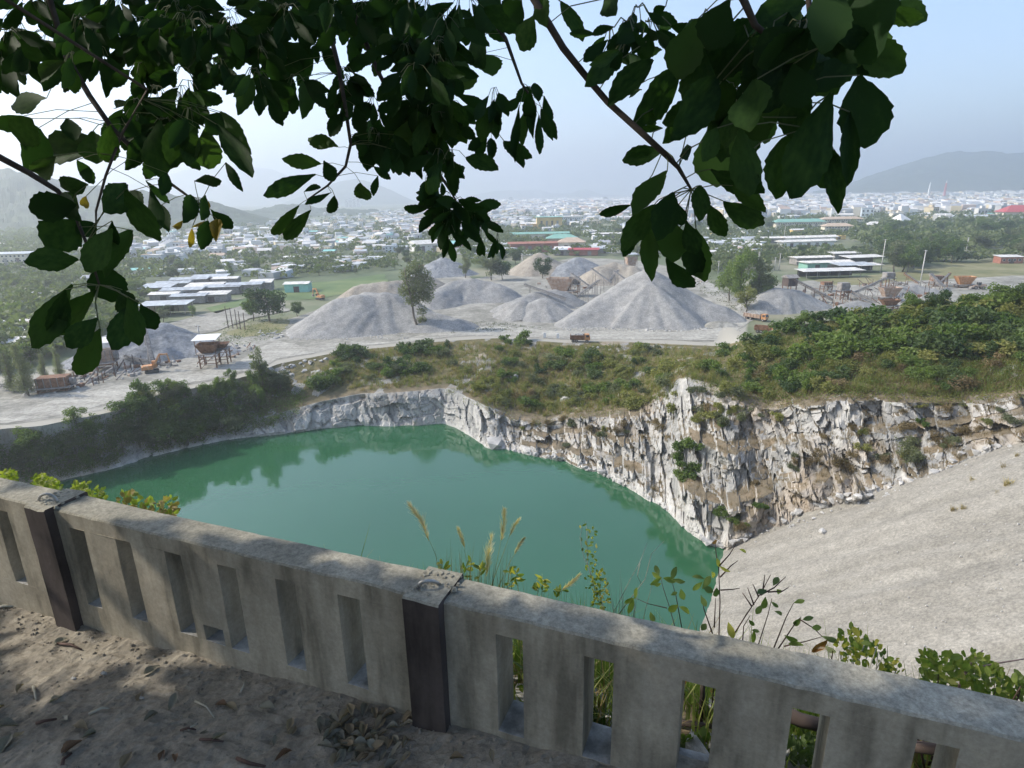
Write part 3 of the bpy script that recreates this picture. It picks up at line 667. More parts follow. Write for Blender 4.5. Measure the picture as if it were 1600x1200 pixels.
# ------------------------------------------------------------------ screening / crushing houses
def crusher(px, py, w, d, h, rz, label, mat, roofmat=None, kind='hopper', z=YARD, leg_h=.45):
    o = empty('stone_crusher', base(px, py, z), rz); tag(o, label, 'crusher', 'crushers and screens of the plants')
    lh = h * leg_h
    for sx in (-1, 1):
        for sy in (-1, 1):
            MB().box((sx * w * .42, sy * d * .42, lh / 2 - .1), (.32, .32, lh + .2)).build('leg', M_RUST, o)
    mb = MB()
    for k in (.35, .8):
        mb.bar((-w * .42, -d * .42, lh * k), (w * .42, -d * .42, lh * k), .16); mb.bar((-w * .42, d * .42, lh * k), (w * .42, d * .42, lh * k), .16)
        mb.bar((-w * .42, -d * .42, lh * k), (-w * .42, d * .42, lh * k), .16); mb.bar((w * .42, -d * .42, lh * k), (w * .42, d * .42, lh * k), .16)
    mb.bar((-w * .42, -d * .42, 0), (w * .42, -d * .42, lh), .14)
    mb.build('bracing', M_RUST, o)
    MB().box((0, 0, lh + .12), (w * 1.15, d * 1.15, .22)).build('deck', M_DUSTY, o)
    bh = h - lh - .25
    if kind == 'hopper':
        mb = MB(); th = .15
        z0, z1 = lh + .24, h
        lo = [(-w * .3, -d * .3), (w * .3, -d * .3), (w * .3, d * .3), (-w * .3, d * .3)]; hi = [(-w * .55, -d * .5), (w * .55, -d * .5), (w * .55, d * .5), (-w * .55, d * .5)]
        vs = [(x, y, z0) for x, y in lo] + [(x, y, z1) for x, y in hi] + [(x * .92, y * .92, z1) for x, y in hi] + [(x * .85, y * .85, z0 + .3) for x, y in lo]
        fs = [(0, 1, 5, 4), (1, 2, 6, 5), (2, 3, 7, 6), (3, 0, 4, 7), (4, 5, 9, 8), (5, 6, 10, 9), (6, 7, 11, 10), (7, 4, 8, 11), (8, 9, 13, 12), (9, 10, 14, 13), (10, 11, 15, 14), (11, 8, 12, 15), (12, 13, 14, 15), (3, 2, 1, 0)]
        mb.add(vs, fs); mb.build('hopper', mat, o)
        mb = MB()
        for k in range(-2, 3): mb.bar((k * w * .2, -d * .5 - .06, z1 - .1), (k * w * .12, -d * .3 - .06, z0), .14)
        tag(mb.build('rib', mat, o), kind='stuff')
    else:
        MB().box((0, 0, lh + .24 + bh * .4), (w * .9, d * .8, bh * .8)).build('screen_box', mat, o)
        mb = MB()
        for k in range(5): mb.box((-w * .4 + k * w * .2, -d * .43, lh + .24 + bh * .4), (.14, .2, bh * .75))
        tag(mb.build('rib', M_DUSTY, o), kind='stuff')
        MB().tube([(w * .47, 0, lh + bh * .4), (w * .62, 0, lh + bh * .4)], bh * .28, 14).build('flywheel', M_DUSTY, o)
        mb = MB()
        for sx in (-1, 1):
            mb.bar((sx * w * .57, -d * .57, lh + .2), (sx * w * .57, -d * .57, lh + 1.3), .07)
        mb.bar((-w * .57, -d * .57, lh + 1.25), (w * .57, -d * .57, lh + 1.25), .07); mb.build('railing', M_RUST, o)
    if roofmat:
        for sx in (-1, 1):
            MB().bar((sx * w * .5, -d * .5, lh), (sx * w * .5, -d * .5, h + 1.6), .14).build('roof_post', M_RUST, o); MB().bar((sx * w * .5, d * .5, lh), (sx * w * .5, d * .5, h + 2.0), .14).build('roof_post', M_RUST, o)
        M = Matrix.Rotation(math.atan2(.4, d), 3, 'X')
        MB().box((0, 0, h + 1.9), (w * 1.25, d * 1.3, .12), M=M).build('roof', roofmat, o)
    return o
# left plant
crusher(88, 610, 8, 5, 4.6, .25, 'rusty screen box with a flat top at the left end of the left plant', M_RUST, None, 'screen', leg_h=.25)
crusher(165, 577, 6.5, 5, 7, .3, 'tan screening house under a tilted white sheet roof', M_HOPPER, M_ZINCW, 'screen', leg_h=.35)
crusher(330, 573, 5.5, 5, 7.2, .15, 'rusty timber framed hopper with a small white roof beside the haul road', M_RUST, M_WHITE, 'hopper', leg_h=.6)
crusher(350, 568, 4, 4, 6.5, .15, 'open rusty loading frame right of the small white roofed hopper', M_RUST, None, 'hopper', leg_h=.75)
conv_px(116, 612, 178, 574, 160, 176, 'long thin conveyor running up from the rusty screen box', w=.9, legs=3)
conv_px(239, 570, 226, 512, 181, 194, 'steep conveyor climbing the dark rubble heap behind the excavator', w=1.1, legs=2)
conv_px(278, 574, 196, 556, 182, 186, 'low dark conveyor behind the orange excavator', w=.8, legs=2)
conv_px(-6, 600, 30, 606, 160, 158, 'short conveyor at the left frame edge of the left plant', w=.8, legs=1)
conv_px(150, 585, 110, 578, 176, 178, 'short level conveyor left of the tan screening house', w=.8, legs=1)
# middle plant
crusher(876, 463, 12, 6, 9, -.35, 'large faded orange hopper on legs above the small gravel cones', M_HOPPER, None, 'hopper', leg_h=.3, z=YARD)
crusher(897, 462, 5, 5, 10.5, -.3, 'tall grey dusty screen tower right of the orange hopper', M_DUSTY, None, 'screen', leg_h=.55)
crusher(985, 430, 6, 5, 11, .2, 'salmon coloured hopper behind the peak of the pointed heap', M_HOPPER, M_ZINC, 'hopper', leg_h=.3)
crusher(948, 440, 5, 4, 8, .2, 'small rusty transfer station where the middle conveyors meet', M_RUST, None, 'screen', leg_h=.55)
conv_px(885, 466, 820, 444, 268, 276, 'dark conveyor under the orange hopper running left', w=1.2, legs=2)
conv_px(902, 462, 935, 438, 264, 274, 'conveyor right of the orange hopper rising to the right', w=1.2, legs=2)
conv_px(922, 448, 893, 427, 280, 292, 'dark conveyor crossing behind the grey screen tower', w=1.2, legs=2)
conv_px(955, 442, 925, 420, 292, 310, 'dark conveyor rising left behind the transfer station', w=1.2, legs=2)
conv_px(978, 437, 960, 424, 296, 310, 'short dark conveyor beside the salmon hopper', w=1.2, legs=1)
conv_px(950, 440, 966, 422, 300, 316, 'pale framed conveyor between the transfer station and salmon hopper', w=1.0, legs=1)
# right plant
def shed_tower():
    o = empty('plant_tower', base(1232, 462), .25); tag(o, 'dark boarded tower with a pitched roof on top of the rounded heap', 'tower')
    for sx in (-1, 1):
        for sy in (-1, 1): MB().box((sx * 2.3, sy * 1.9, 2.4), (.3, .3, 5)).build('leg', M_RUST, o)
    MB().box((0, 0, 6.6), (5.2, 4.4, 3.8)).build('boarded_wall', M_DARKWOOD, o)
    MB().add([(-3.2, -2.8, 8.6), (3.2, -2.8, 8.6), (3.2, 2.8, 8.6), (-3.2, 2.8, 8.6), (-3.2, 0, 10), (3.2, 0, 10)], [(0, 1, 5, 4), (2, 3, 4, 5), (0, 4, 3), (1, 2, 5), (0, 3, 2, 1)]).build('roof', M_DUSTY, o)
shed_tower()
conv_px(1302, 468, 1242, 436, 268, 276, 'covered dark conveyor sloping down from the boarded tower', w=2.2, legs=4, mat=M_DARKWOOD)
conv_px(1385, 485, 1330, 459, 258, 272, 'dark conveyor sloping towards the pale heap of the right plant', w=1.3, legs=2)
conv_px(1332, 458, 1384, 434, 276, 288, 'thin pale conveyor rising right in the right plant', w=.9, legs=2)
conv_px(1420, 446, 1392, 438, 288, 292, 'short conveyor level with the utility pole in the right plant', w=.9, legs=1)
conv_px(1475, 448, 1455, 428, 296, 306, 'broad grey conveyor behind the utility pole', w=1.8, legs=1)
conv_px(1464, 446, 1484, 427, 300, 310, 'rusty conveyor boom rising right of the broad grey conveyor', w=1.1, legs=1, mat=M_RUST)
conv_px(1436, 442, 1414, 427, 298, 306, 'brown conveyor boom left of the broad grey conveyor', w=1.0, legs=1, mat=M_RUST)
conv_px(1370, 470, 1318, 450, 268, 280, 'dark stone belt between the screen frames of the right plant', w=1.1, legs=2)
crusher(1315, 468, 4.5, 4, 8.5, .1, 'narrow grey screen tower in the right plant', M_DUSTY, None, 'screen', leg_h=.5)
crusher(1388, 470, 8, 4.5, 6, .05, 'long yellowish hopper in the right plant', M_HOPPER, None, 'hopper', leg_h=.3)
crusher(1388, 484, 7, 3.5, 4.2, .05, 'low rusty trough with a pale rim in front of the yellowish hopper', M_RUST, None, 'hopper', leg_h=.4)
crusher(1385, 452, 5, 4, 9, .1, 'tall pale crusher frame behind the yellowish hopper', M_DUSTY, None, 'screen', leg_h=.6)
crusher(1290, 455, 5, 4, 5, .1, 'low rusty framework at the foot of the covered conveyor', M_RUST, None, 'screen', leg_h=.6)
crusher(1462, 447, 6, 4, 6, .1, 'rusty crusher base under the conveyor booms', M_RUST, None, 'screen', leg_h=.4)
crusher(1505, 449, 8, 4.5, 5.5, -.1, 'orange rusty hopper wagon left of the wheel loader', M_ORANGE, None, 'hopper', leg_h=.25)
crusher(660, 428, 6, 5, 5.5, .1, 'small reddish crusher in front of the dark rubble heap', M_RUST, None, 'hopper', leg_h=.3)

def scrap(poly, n, label, seed, big=1.0):
    rg = random.Random(seed); mb = MB(); st = random.getstate(); random.seed(seed)
    for _ in range(n):
        p = base(*sample_poly(poly)); k = rg.random(); a = rg.uniform(0, 3.14)
        if k < .34:
            L = rg.uniform(1.5, 6) * big; e = rg.uniform(-.1, .9)
            q = p + np.array([math.cos(a) * L * math.cos(e), math.sin(a) * L * math.cos(e), L * math.sin(e)]); mb.bar(p + np.array([0, 0, .15]), q + np.array([0, 0, .2]), rg.uniform(.1, .28), m=rg.choice([0, 1, 2]))
        elif k < .5:
            h = rg.uniform(1.5, 5) * big; mb.bar(p - np.array([0, 0, .2]), p + np.array([rg.uniform(-.3, .3), 0, h]), .18, m=rg.choice([0, 2]))
        elif k < .72:
            w = rg.uniform(.6, 2.4) * big; mb.box(p + np.array([0, 0, w * .25]), (w, w * rg.uniform(.4, .9), w * rg.uniform(.3, .7)), a, m=rg.choice([0, 1, 2, 3]))
        else:
            w = rg.uniform(.4, 1.4); mb.box(p + np.array([0, 0, w * .2]), (w, w * .8, w * .7), a, top=.5, m=4)
    random.setstate(st)
    tag(mb.build('scrap_heap', [M_RUST, M_DUSTY, M_DARKWOOD, M_HOPPER, M_STONE]), label, 'scrap', kind='stuff')
scrap([(60, 615), (110, 590), (240, 565), (300, 566), (200, 590), (140, 606)], 120, 'scrap steel and broken stone lying through the left plant', 1, .8)
scrap([(300, 575), (360, 565), (400, 545), (390, 535), (330, 552)], 45, 'broken stone and timber around the small white roofed hopper', 2, .6)
scrap([(820, 448), (900, 460), (1000, 440), (1000, 425), (900, 430)], 110, 'scrap steel and stone around the middle plant', 3)
scrap([(1240, 470), (1300, 480), (1400, 478), (1480, 455), (1490, 440), (1380, 440), (1260, 452)], 190, 'scrap steel frames and stone spread through the right plant', 4)
scrap([(640, 430), (720, 430), (720, 422), (650, 420)], 30, 'rusty scrap in front of the dark rubble heap', 5)
scrap([(1060, 436), (1090, 432), (1100, 446), (1070, 450)], 60, 'whitish broken stone by the road behind the pointed heap', 6, .6)
# ------------------------------------------------------------------ vehicles
def wheels(o, pts, r, w):
    for x, y in pts:
        wh = MB().tube([(x, y - w / 2, r), (x, y + w / 2, r)], r, 14).build('wheel', M_TYRE, o)
        MB().tube([(x, y - w / 2 - .03, r), (x, y + w / 2 + .03, r)], r * .5, 10).build('rim', M_DUSTY, wh)
def dump_truck(px, py, rz, label, loaded=True, L=7.6, bodymat=None, cabmat=None):
    o = empty('dump_truck', base(px, py), rz); tag(o, label, 'truck', 'trucks on the haul road')
    r = .52; wheels(o, [(L * .36, -1.05), (L * .36, 1.05), (-L * .18, -1.05), (-L * .18, 1.05), (-L * .35, -1.05), (-L * .35, 1.05)], r, .45)
    MB().box((0, 0, .85), (L * .96, .9, .3)).build('chassis', M_RUST, o)
    b = bodymat or M_HOPPER
    mb = MB(); x0, x1 = -L / 2, L * .24
    mb.box(((x0 + x1) / 2, 0, 1.15), (x1 - x0, 2.4, .16))
    for sg in (-1, 1): mb.box(((x0 + x1) / 2, sg * 1.17, 1.85), (x1 - x0, .1, 1.25))
    mb.box((x1 - .06, 0, 2.0), (.12, 2.24, 1.55)); mb.build('tipper_body', b, o)
    MB().box((x0 + .06, 0, 1.85), (.12, 2.24, 1.2)).build('tailgate', b, o)
    mb = MB()
    for k in range(6):
        for sg in (-1, 1): mb.box((x0 + .3 + k * (x1 - x0 - .6) / 5, sg * 1.26, 1.8), (.12, .09, 1.2))
    tag(mb.build('rib', M_RUST, o), kind='stuff')
    cb = MB(); cx = L * .38
    cb.add([(cx - .9, -1.15, .8), (cx + .95, -1.15, .8), (cx + .95, 1.15, .8), (cx - .9, 1.15, .8), (cx - .9, -1.1, 2.75), (cx + .55, -1.1, 2.75), (cx + .55, 1.1, 2.75), (cx - .9, 1.1, 2.75), (cx + .95, -1.15, 1.75), (cx + .95, 1.15, 1.75)],
           [(0, 1, 8, 5, 4), (2, 3, 7, 6, 9), (1, 2, 9, 8), (8, 9, 6, 5), (4, 5, 6, 7), (3, 0, 4, 7), (0, 3, 2, 1)])
    cab = cb.build('cab', cabmat or M_ORANGE, o)
    MB().add([(cx + .965, -1.0, 1.8), (cx + .965, 1.0, 1.8), (cx + .60, .95, 2.62), (cx + .60, -.95, 2.62)], [(0, 1, 2, 3)]).build('windscreen', M_GLASS, cab)
    for sg in (-1, 1): MB().box((cx + .05, sg * 1.145, 2.15), (.95, .06, .7)).build('side_window', M_GLASS, cab)
    for sg in (-1, 1): MB().box((cx + .98, sg * .85, 1.15), (.08, .3, .2)).build('headlight', M_WHITE, o)
    if loaded:
        ld = MB()
        for k in range(60):
            s = rnd(.3, .75); x = rnd(x0 + .5, x1 - .5); y = rnd(-.85, .85)
            ld.box((x, y, 2.2 + .55 * (1 - (y / 1.1) ** 2) * rnd(.2, 1)), (s, s * rnd(.6, 1), s * rnd(.5, .9)), rnd(0, 3), top=rnd(.4, .8))
        tag(ld.build('stone_load', M_STONE), 'white broken stone heaped in the bed of a ' + ('big' if L > 7 else 'small') + ' truck', 'stone load').matrix_world = Matrix.Translation(o.location) @ Matrix.Rotation(rz, 4, 'Z')
    return o
def landmark(x):
    return next(w for lim, w in ((140, 'beside the left plant'), (240, 'below the tan screening house'), (330, 'below the orange excavator'), (420, 'below the white roofed hopper'), (520, 'below the left toe of the flat-topped heap'), (620, 'below the flat-topped heap'), (720, 'below the tall slim tree'), (810, 'below the scrub island'), (880, 'below the white posts'), (950, 'below the small truck'), (1050, 'below the pointed heap'), (1130, 'beside the pale rock spur'), (1210, 'below the dump truck'), (1300, 'below the rounded heap'), (1390, 'below the yellowish hopper'), (1480, 'below the bushy rim pair'), (1545, 'below the wheel loader'), (2500, 'at the right frame edge')) if x < lim)
dump_truck(1181, 500, -.9, 'faded orange dump truck piled with white stone entering the haul road by the rim', True, 9.5)
dump_truck(1196, 520, -.5, 'rusty orange dump truck half hidden behind the rim bushes', False, 7.5, M_RUST, M_ORANGE)
dump_truck(906, 534, -.12, 'small orange brown truck parked at the rim edge loaded with pale stone', True, 6.6, M_RUST, M_ORANGE)
def excavator(px, py, rz, label):
    o = empty('excavator', base(px, py), rz); tag(o, label, 'excavator')
    for sg in (-1, 1):
        tr = MB(); pr = [(-1.9, .45), (-1.6, .08), (1.6, .08), (1.9, .45), (1.6, .85), (-1.6, .85)]
        tr.add([(x, sg * 1.15 - .28, z) for x, z in pr] + [(x, sg * 1.15 + .28, z) for x, z in pr], [tuple(range(6)), tuple(range(11, 5, -1))] + [(i, (i + 1) % 6 + 0, (i + 1) % 6 + 6, i + 6) for i in range(6)])
        tr.build('track', M_TYRE, o)
    MB().box((-.2, 0, 1.0), (1.4, 1.6, .4)).build('slew_ring', M_DUSTY, o)
    MB().box((-.9, 0, 1.75), (2.6, 2.5, 1.1), top=.94).build('engine_house', M_ORANGE, o)
    MB().box((-2.25, 0, 1.6), (.5, 2.4, .9)).build('counterweight', M_ORANGE, o)
    cab = MB().box((.9, .65, 2.3), (1.3, 1.1, 2.0), top=.9).build('cab', M_ORANGE, o)
    MB().box((1.5, .65, 2.5), (.16, .9, 1.2)).build('windscreen', M_GLASS, cab); MB().box((.9, 1.19, 2.5), (.9, .08, 1.1)).build('side_window', M_GLASS, cab)
    bo = MB(); bo.bar((.6, -.3, 1.8), (2.6, -.3, 5.2), .45, .5); bo.bar((2.55, -.3, 5.2), (4.4, -.3, 5.0), .4, .45); bo.build('boom', M_ORANGE, o)
    MB().bar((4.5, -.3, 5.3), (5.0, -.3, 2.2), .32, .38).build('stick', M_ORANGE, o)
    MB().bar((1.0, -.3, 2.0), (2.5, -.3, 4.4), .16).build('ram', M_DUSTY, o)
    bk = MB(); bk.add([(4.5, -.8, 2.3), (5.2, -.8, 2.4), (5.5, -.8, 1.5), (4.7, -.8, 1.1), (4.5, .2, 2.3), (5.2, .2, 2.4), (5.5, .2, 1.5), (4.7, .2, 1.1)], [(0, 1, 2, 3), (7, 6, 5, 4), (0, 3, 7, 4), (3, 2, 6, 7), (1, 0, 4, 5)]); bk.build('bucket', M_DUSTY, o)
excavator(238, 582, .5, 'orange tracked excavator working beside the haul road in the left plant')
excavator(500, 468, 2.6, 'small orange excavator at the back of the flat-topped heap')
def loader(px, py, rz, label):
    o = empty('wheel_loader', base(px, py), rz); tag(o, label, 'wheel loader')
    wheels(o, [(1.5, -1.1), (1.5, 1.1), (-1.7, -1.1), (-1.7, 1.1)], .85, .6)
    MB().box((-1.8, 0, 1.9), (2.6, 1.7, 1.2), top=.92).build('engine_hood', M_HOPPER, o)
    MB().box((1.2, 0, 1.3), (2.2, 1.0, .9)).build('front_frame', M_HOPPER, o)
    cab = MB().box((-.1, 0, 2.7), (1.5, 1.6, 1.9), top=.92).build('cab', M_DUSTY, o)
    MB().box((.66, 0, 2.8), (.12, 1.35, 1.2)).build('windscreen', M_GLASS, cab)
    for sg in (-1, 1): MB().box((-.1, sg * .8, 2.8), (1.2, .1, 1.1)).build('side_window', M_GLASS, cab)
    for sg in (-1, 1): MB().bar((.9, sg * .6, 2.0), (3.3, sg * .6, .8), .22, .32).build('lift_arm', M_HOPPER, o)
    bk = MB(); bk.add([(3.2, -1.5, 1.3), (3.2, -1.5, .2), (4.3, -1.5, .15), (3.2, 1.5, 1.3), (3.2, 1.5, .2), (4.3, 1.5, .15)], [(0, 1, 2), (5, 4, 3), (0, 3, 4, 1), (1, 4, 5, 2)]); bk.build('bucket', M_DUSTY, o)
loader(1528, 452, 2.9, 'dusty yellow wheel loader with large tyres right of the orange hopper wagon')

# ------------------------------------------------------------------ small things on the yard
for x, lab in ((851, 'left of two white concrete marker posts beside the haul road'), (871.5, 'right of two white concrete marker posts beside the haul road')):
    o = MB().box((0, 0, .85), (1.0, .35, 1.7), top=.94).box((0, 0, 1.76), (.8, .25, .12)).build('marker_post', M_WHITE, loc=base(x, 528 if x < 860 else 529)); tag(o, lab, 'marker post', 'white marker posts')
def person(px, py):
    vs = [(0, 0, .95), (0, 0, 1.2), (.02, 0, 1.42), (.03, 0, 1.52), (.05, 0, 1.66), (.02, .2, 1.40), (-.12, .27, 1.12), (-.02, .28, .86), (.02, -.2, 1.40), (.10, -.27, 1.12), (.24, -.27, .88), (.10, .1, .88), (.22, .1, .48), (.12, .1, .06), (.26, .1, .03), (-.05, -.1, .88), (-.12, -.1, .48), (-.36, -.1, .12), (-.26, -.1, .04)]
    es = [(0, 1), (1, 2), (2, 3), (3, 4), (2, 5), (5, 6), (6, 7), (2, 8), (8, 9), (9, 10), (0, 11), (11, 12), (12, 13), (13, 14), (0, 15), (15, 16), (16, 17), (17, 18)]
    rs = [.15, .14, .16, .06, .11, .06, .045, .035, .06, .045, .035, .10, .065, .05, .04, .10, .065, .05, .04]
    me = bpy.data.meshes.new('person'); me.from_pydata(vs, es, []); o = obj('person', me, loc=base(px, py)); o.rotation_euler = (0, 0, -.3)
    md = o.modifiers.new('skin', 'SKIN')
    for i, r in enumerate(rs): me.skin_vertices[0].data[i].radius = (r, r)
    me.skin_vertices[0].data[0].use_root = True
    o.modifiers.new('sub', 'SUBSURF').levels = 1
    me.materials.append(M_CLOTH); me.materials.append(M_SKIN)
    dg = bpy.context.evaluated_depsgraph_get(); dg.update(); m2 = bpy.data.meshes.new_from_object(o.evaluated_get(dg))
    o.modifiers.clear(); o.data = m2
    if not len(m2.materials): m2.materials.append(M_CLOTH); m2.materials.append(M_SKIN)
    for p_ in m2.polygons:
        if p_.center.z > 1.5: p_.material_index = 1
    mb = MB(); mb.tube([(.03, 0, 1.64), (.03, 0, 1.72), (.03, 0, 1.78)], [.13, .125, .05], 10); mb.build('hair', M_TYRE, o, True)
    tag(o, 'person in dark clothes walking along the pale haul road', 'person')
person(540, 542)
# telegraph poles
def pole(px, yb, yt, label, arm=True):
    b = base(px, yb); h = aty(px, yt, b[1])[2] - YARD
    o = empty('utility_pole', b); tag(o, label, 'utility pole', 'concrete utility poles')
    MB().tube([(0, 0, -.3), (0, 0, h)], [.30, .2], 8).build('shaft', M_POLE, o, True)
    if arm:
        a = MB().box((0, 0, h - .5), (1.9, .14, .16)).build('crossarm', M_RUST, o)
        mb = MB()
        for k in (-.8, -.3, .3, .8): mb.tube([(k, 0, h - .42), (k, 0, h - .12)], .07, 6)
        mb.build('insulator', M_WHITE, a)
for i, (x, yb, yt, lab) in enumerate([(1184, 420, 393, 'concrete pole right of the dark bushy trees beyond the yard'), (1210, 422, 402, 'shorter of a pair of concrete poles left of the white sheds'), (1217, 422, 396, 'taller of a pair of concrete poles left of the white sheds'), (1376, 425, 374, 'tall concrete pole at the right end of the white sheds'), (1437, 448, 391, 'tall concrete pole standing in the right plant'), (1508, 400, 371, 'concrete pole beside the dirt road under the right hand trees'), (1225, 374, 353, 'concrete pole before the green roofed school'), (1335, 376, 360, 'concrete pole before the cream building'), (1122, 428, 408, 'short concrete pole by the road behind the pointed heap'), (816, 425, 398, 'concrete pole between the trees behind the middle plant'), (312, 527, 508, 'short dark pole beside the pale lot')]):
    pole(x, yb, yt, lab)
for i, x in enumerate((357, 364, 371, 376, 383)):
    b = base(x, 512 + i); h = 8.5 - i * .4
    tag(MB().tube([(0, 0, -.3), (.1 * i - .2, 0, h)], [.2, .14], 6).build('timber_post', M_DARKWOOD, loc=b), 'bare dark post in the row left of the round crowned tree', 'post', 'row of bare posts')
# loose boulders
def rock_mesh(seed, n=10):
    rg = np.random.default_rng(seed); bm = bmesh.new(); bmesh.ops.create_icosphere(bm, subdivisions=1, radius=1)
    for v in bm.verts:
        v.co *= rg.uniform(.65, 1.15); v.co.z *= .75
        v.co = Vector([round(c * 2.2) / 2.2 * .6 + c * .4 for c in v.co])
    me = bpy.data.meshes.new('boulder'); bm.to_mesh(me); bm.free(); me.materials.append(M_STONE); return me
ROCKS = [rock_mesh(s) for s in range(6)]
def boulder(p, s, label, group):
    s *= .8
    o = obj('boulder', random.choice(ROCKS), loc=p); o.scale = (s * rnd(.8, 1.4), s * rnd(.8, 1.2), s * rnd(.7, 1.1)); o.rotation_euler = (rnd(-.3, .3), rnd(-.3, .3), rnd(0, 6)); tag(o, label, 'boulder', group)
for k in range(42):
    x = rnd(425, 540); y = rnd(570, 600) - (x - 430) * .14; p, r = cliff_at(x, y); boulder(p, rnd(.5, 1.2), f'{random.choice(["flat", "angular", "chunky"])} grey boulder tipped over the rim {landmark(x)}', 'boulders tipped below the flat-topped heap')
for k in range(26):
    x, y = rnd(405, 455), rnd(516, 530); boulder(base(x, y), rnd(.6, 1.3), 'grey boulder dumped at the left foot of the flat-topped heap', 'boulders at the left foot of the flat-topped heap')
for k in range(28):
    x = rnd(990, 1150); boulder(base(x, rnd(512, 518)), rnd(.4, 1.1), 'pale boulder at the foot of the pointed heap, ' + ('left end' if x < 1045 else 'middle' if x < 1100 else 'right end'), 'boulders along the foot of the pointed heap')
for k in range(24):
    x = rnd(880, 1060); y = rnd(538, 548); p, r = cliff_at(x, y); boulder(p, rnd(.4, 1.0), f'pale boulder on the rim {landmark(x)}', 'boulders along the rim')
for k in range(20):
    x = rnd(20, 130); boulder(base(x, rnd(600, 622)), rnd(.4, .9), 'pale broken stone lying around the rusty screen box', 'stones around the left plant')
for (x, y, s, lab) in [(772, 690, 3.2, 'large pale boulder standing in the water at the foot of the back cliff'), (883, 622, 2.2, 'pale pointed boulder in the dry grass above the back cliff'), (800, 590, 2.2, 'pale leaning slab in the dry grass of the back slope'), (1285, 830, 1.0, 'dark small boulder on top of the gravel slope'), ]:
    p, r = cliff_at(x, y) if x != 1285 else (gravel_hit(x, y), 0); boulder(p, s, lab, 'single boulders of the pit')
for k in range(46):
    x = rnd(1140, 1590); y = tab(x, SH_Y) + rnd(2, 12); boulder(gravel_hit(x, y), rnd(.15, .5), f'small pale stone at the top edge of the gravel slope {landmark(x)}', 'stones at the edge of the gravel slope')

st = MB()
for k in range(1000):
    if k < 400: P = gravel_hit(*sample_poly([(1140, 862), (1300, 800), (1590, 700), (1610, 900), (1500, 1060), (1120, 1000)])); r = .02 + .1 * random.random() ** 3
    else: P = base(*sample_poly(random.choice([[(870, 512), (1150, 508), (1160, 518), (860, 518)], [(460, 524), (640, 522), (640, 530), (455, 532)], [(1150, 484), (1200, 486), (1190, 494), (1150, 492)], [(880, 505), (1000, 512), (880, 516)]]))); r = rnd(.08, .4)
    st.box((P[0], P[1], P[2] + r * .3), (r * 2, r * 1.5, r * 1.2), rnd(0, 3), top=rnd(.4, .8))
tag(st.build('stones', M_STONE), 'small loose stones lying on the gravel slope and round the heaps', 'stones', kind='stuff')
for k in range(60):
    x = rnd(1140, 1560); y = tab(x, SH_Y) - rnd(2, 16); p, r = cliff_at(x, y); boulder(p, rnd(.35, 1.1), f'pale fallen block at the foot of the right rock face {landmark(x)}', 'fallen blocks at the foot of the rock face')
for k in range(50):
    x = rnd(780, 1130); y = tab(x, SH_Y) - rnd(0, 7); p, r = cliff_at(x, y); boulder(p, rnd(.4, 1.2), f'pale rubble block at the water line of the right shore {landmark(x)}', 'rubble along the right shore')
# ------------------------------------------------------------------ sheds and larger buildings of the plain
def shed(px, py, w, d, h, rz, roof, wall, label, pitch=.22, kind='gable', name='shed', group=None, openf=False, z=YARD, win=0, cat='shed'):
    o = empty(name, base(px, py, z), rz); tag(o, label, cat, group)
    if openf:
        for sx in np.linspace(-.46, .46, max(2, int(w / 6) + 1)):
            for sy in (-1, 1): MB().box((sx * w, sy * d * .45, h / 2), (.25, .25, h)).build('post', M_DUSTY, o)
        MB().box((0, d * .46, h * .5), (w * .96, .12, h)).build('back_wall', wall, o)
    else:
        wl = MB().box((0, 0, h / 2), (w * .96, d * .94, h)).build('wall', wall, o)
        nd = max(1, int(w / 9))
        for k in range(nd):
            MB().box((-w * .4 + (k + .5) * w * .8 / nd, -d * .47 - .02, h * .36), (min(3, w * .25), .12, h * .7)).build('door', M_DUSTY if k % 2 else M_DARKWOOD, o)
        for fl in range(win):
            zz = h * (fl + .55) / max(1, win); n = int(w / 3.2)
            for k in range(n):
                f = MB().box((-w * .45 + (k + .5) * w * .9 / n, -d * .47 - .03, zz), (1.7, .12, 1.5)).build('window', M_WHITE, wl)
                MB().box((-w * .45 + (k + .5) * w * .9 / n, -d * .47 - .10, zz), (1.4, .06, 1.2)).build('pane', M_GLASS, f)
    r = d / 2 * 1.08 * math.tan(pitch) * 1.2
    mb = MB(); x, y = w * .53, d * .56
    if kind == 'gable':
        mb.add([(-x, -y, h), (x, -y, h), (x, y, h), (-x, y, h), (-x, 0, h + r), (x, 0, h + r)], [(0, 1, 5, 4), (2, 3, 4, 5), (0, 4, 3), (1, 2, 5), (0, 3, 2, 1)])
    elif kind == 'hip':
        mb.add([(-x, -y, h), (x, -y, h), (x, y, h), (-x, y, h), (-x + y * .9, 0, h + r * 1.4), (x - y * .9, 0, h + r * 1.4)], [(0, 1, 5, 4), (2, 3, 4, 5), (0, 4, 3), (1, 2, 5), (0, 3, 2, 1)])
    else:
        mb.add([(-x, -y, h), (x, -y, h), (x, y, h + r), (-x, y, h + r), (-x, -y, h + .15), (x, -y, h + .15), (x, y, h + r + .15), (-x, y, h + r + .15)], [(0, 3, 2, 1), (4, 5, 6, 7), (0, 1, 5, 4), (1, 2, 6, 5), (2, 3, 7, 6), (3, 0, 4, 7)])
    rf = mb.build('roof', roof, o)
    if kind == 'gable' and w > 14:
        mb = MB(); n = int(w / 1.4)
        for k in range(n + 1):
            xx = -x + 2 * x * k / n
            for sg in (-1, 1): mb.bar((xx, sg * y, h + .04), (xx, 0, h + r + .04), .16, .06)
        mb.build('roof_rib', roof, rf)
    return o
g1 = 'close packed grey sheet roofs left of the round crowned tree'
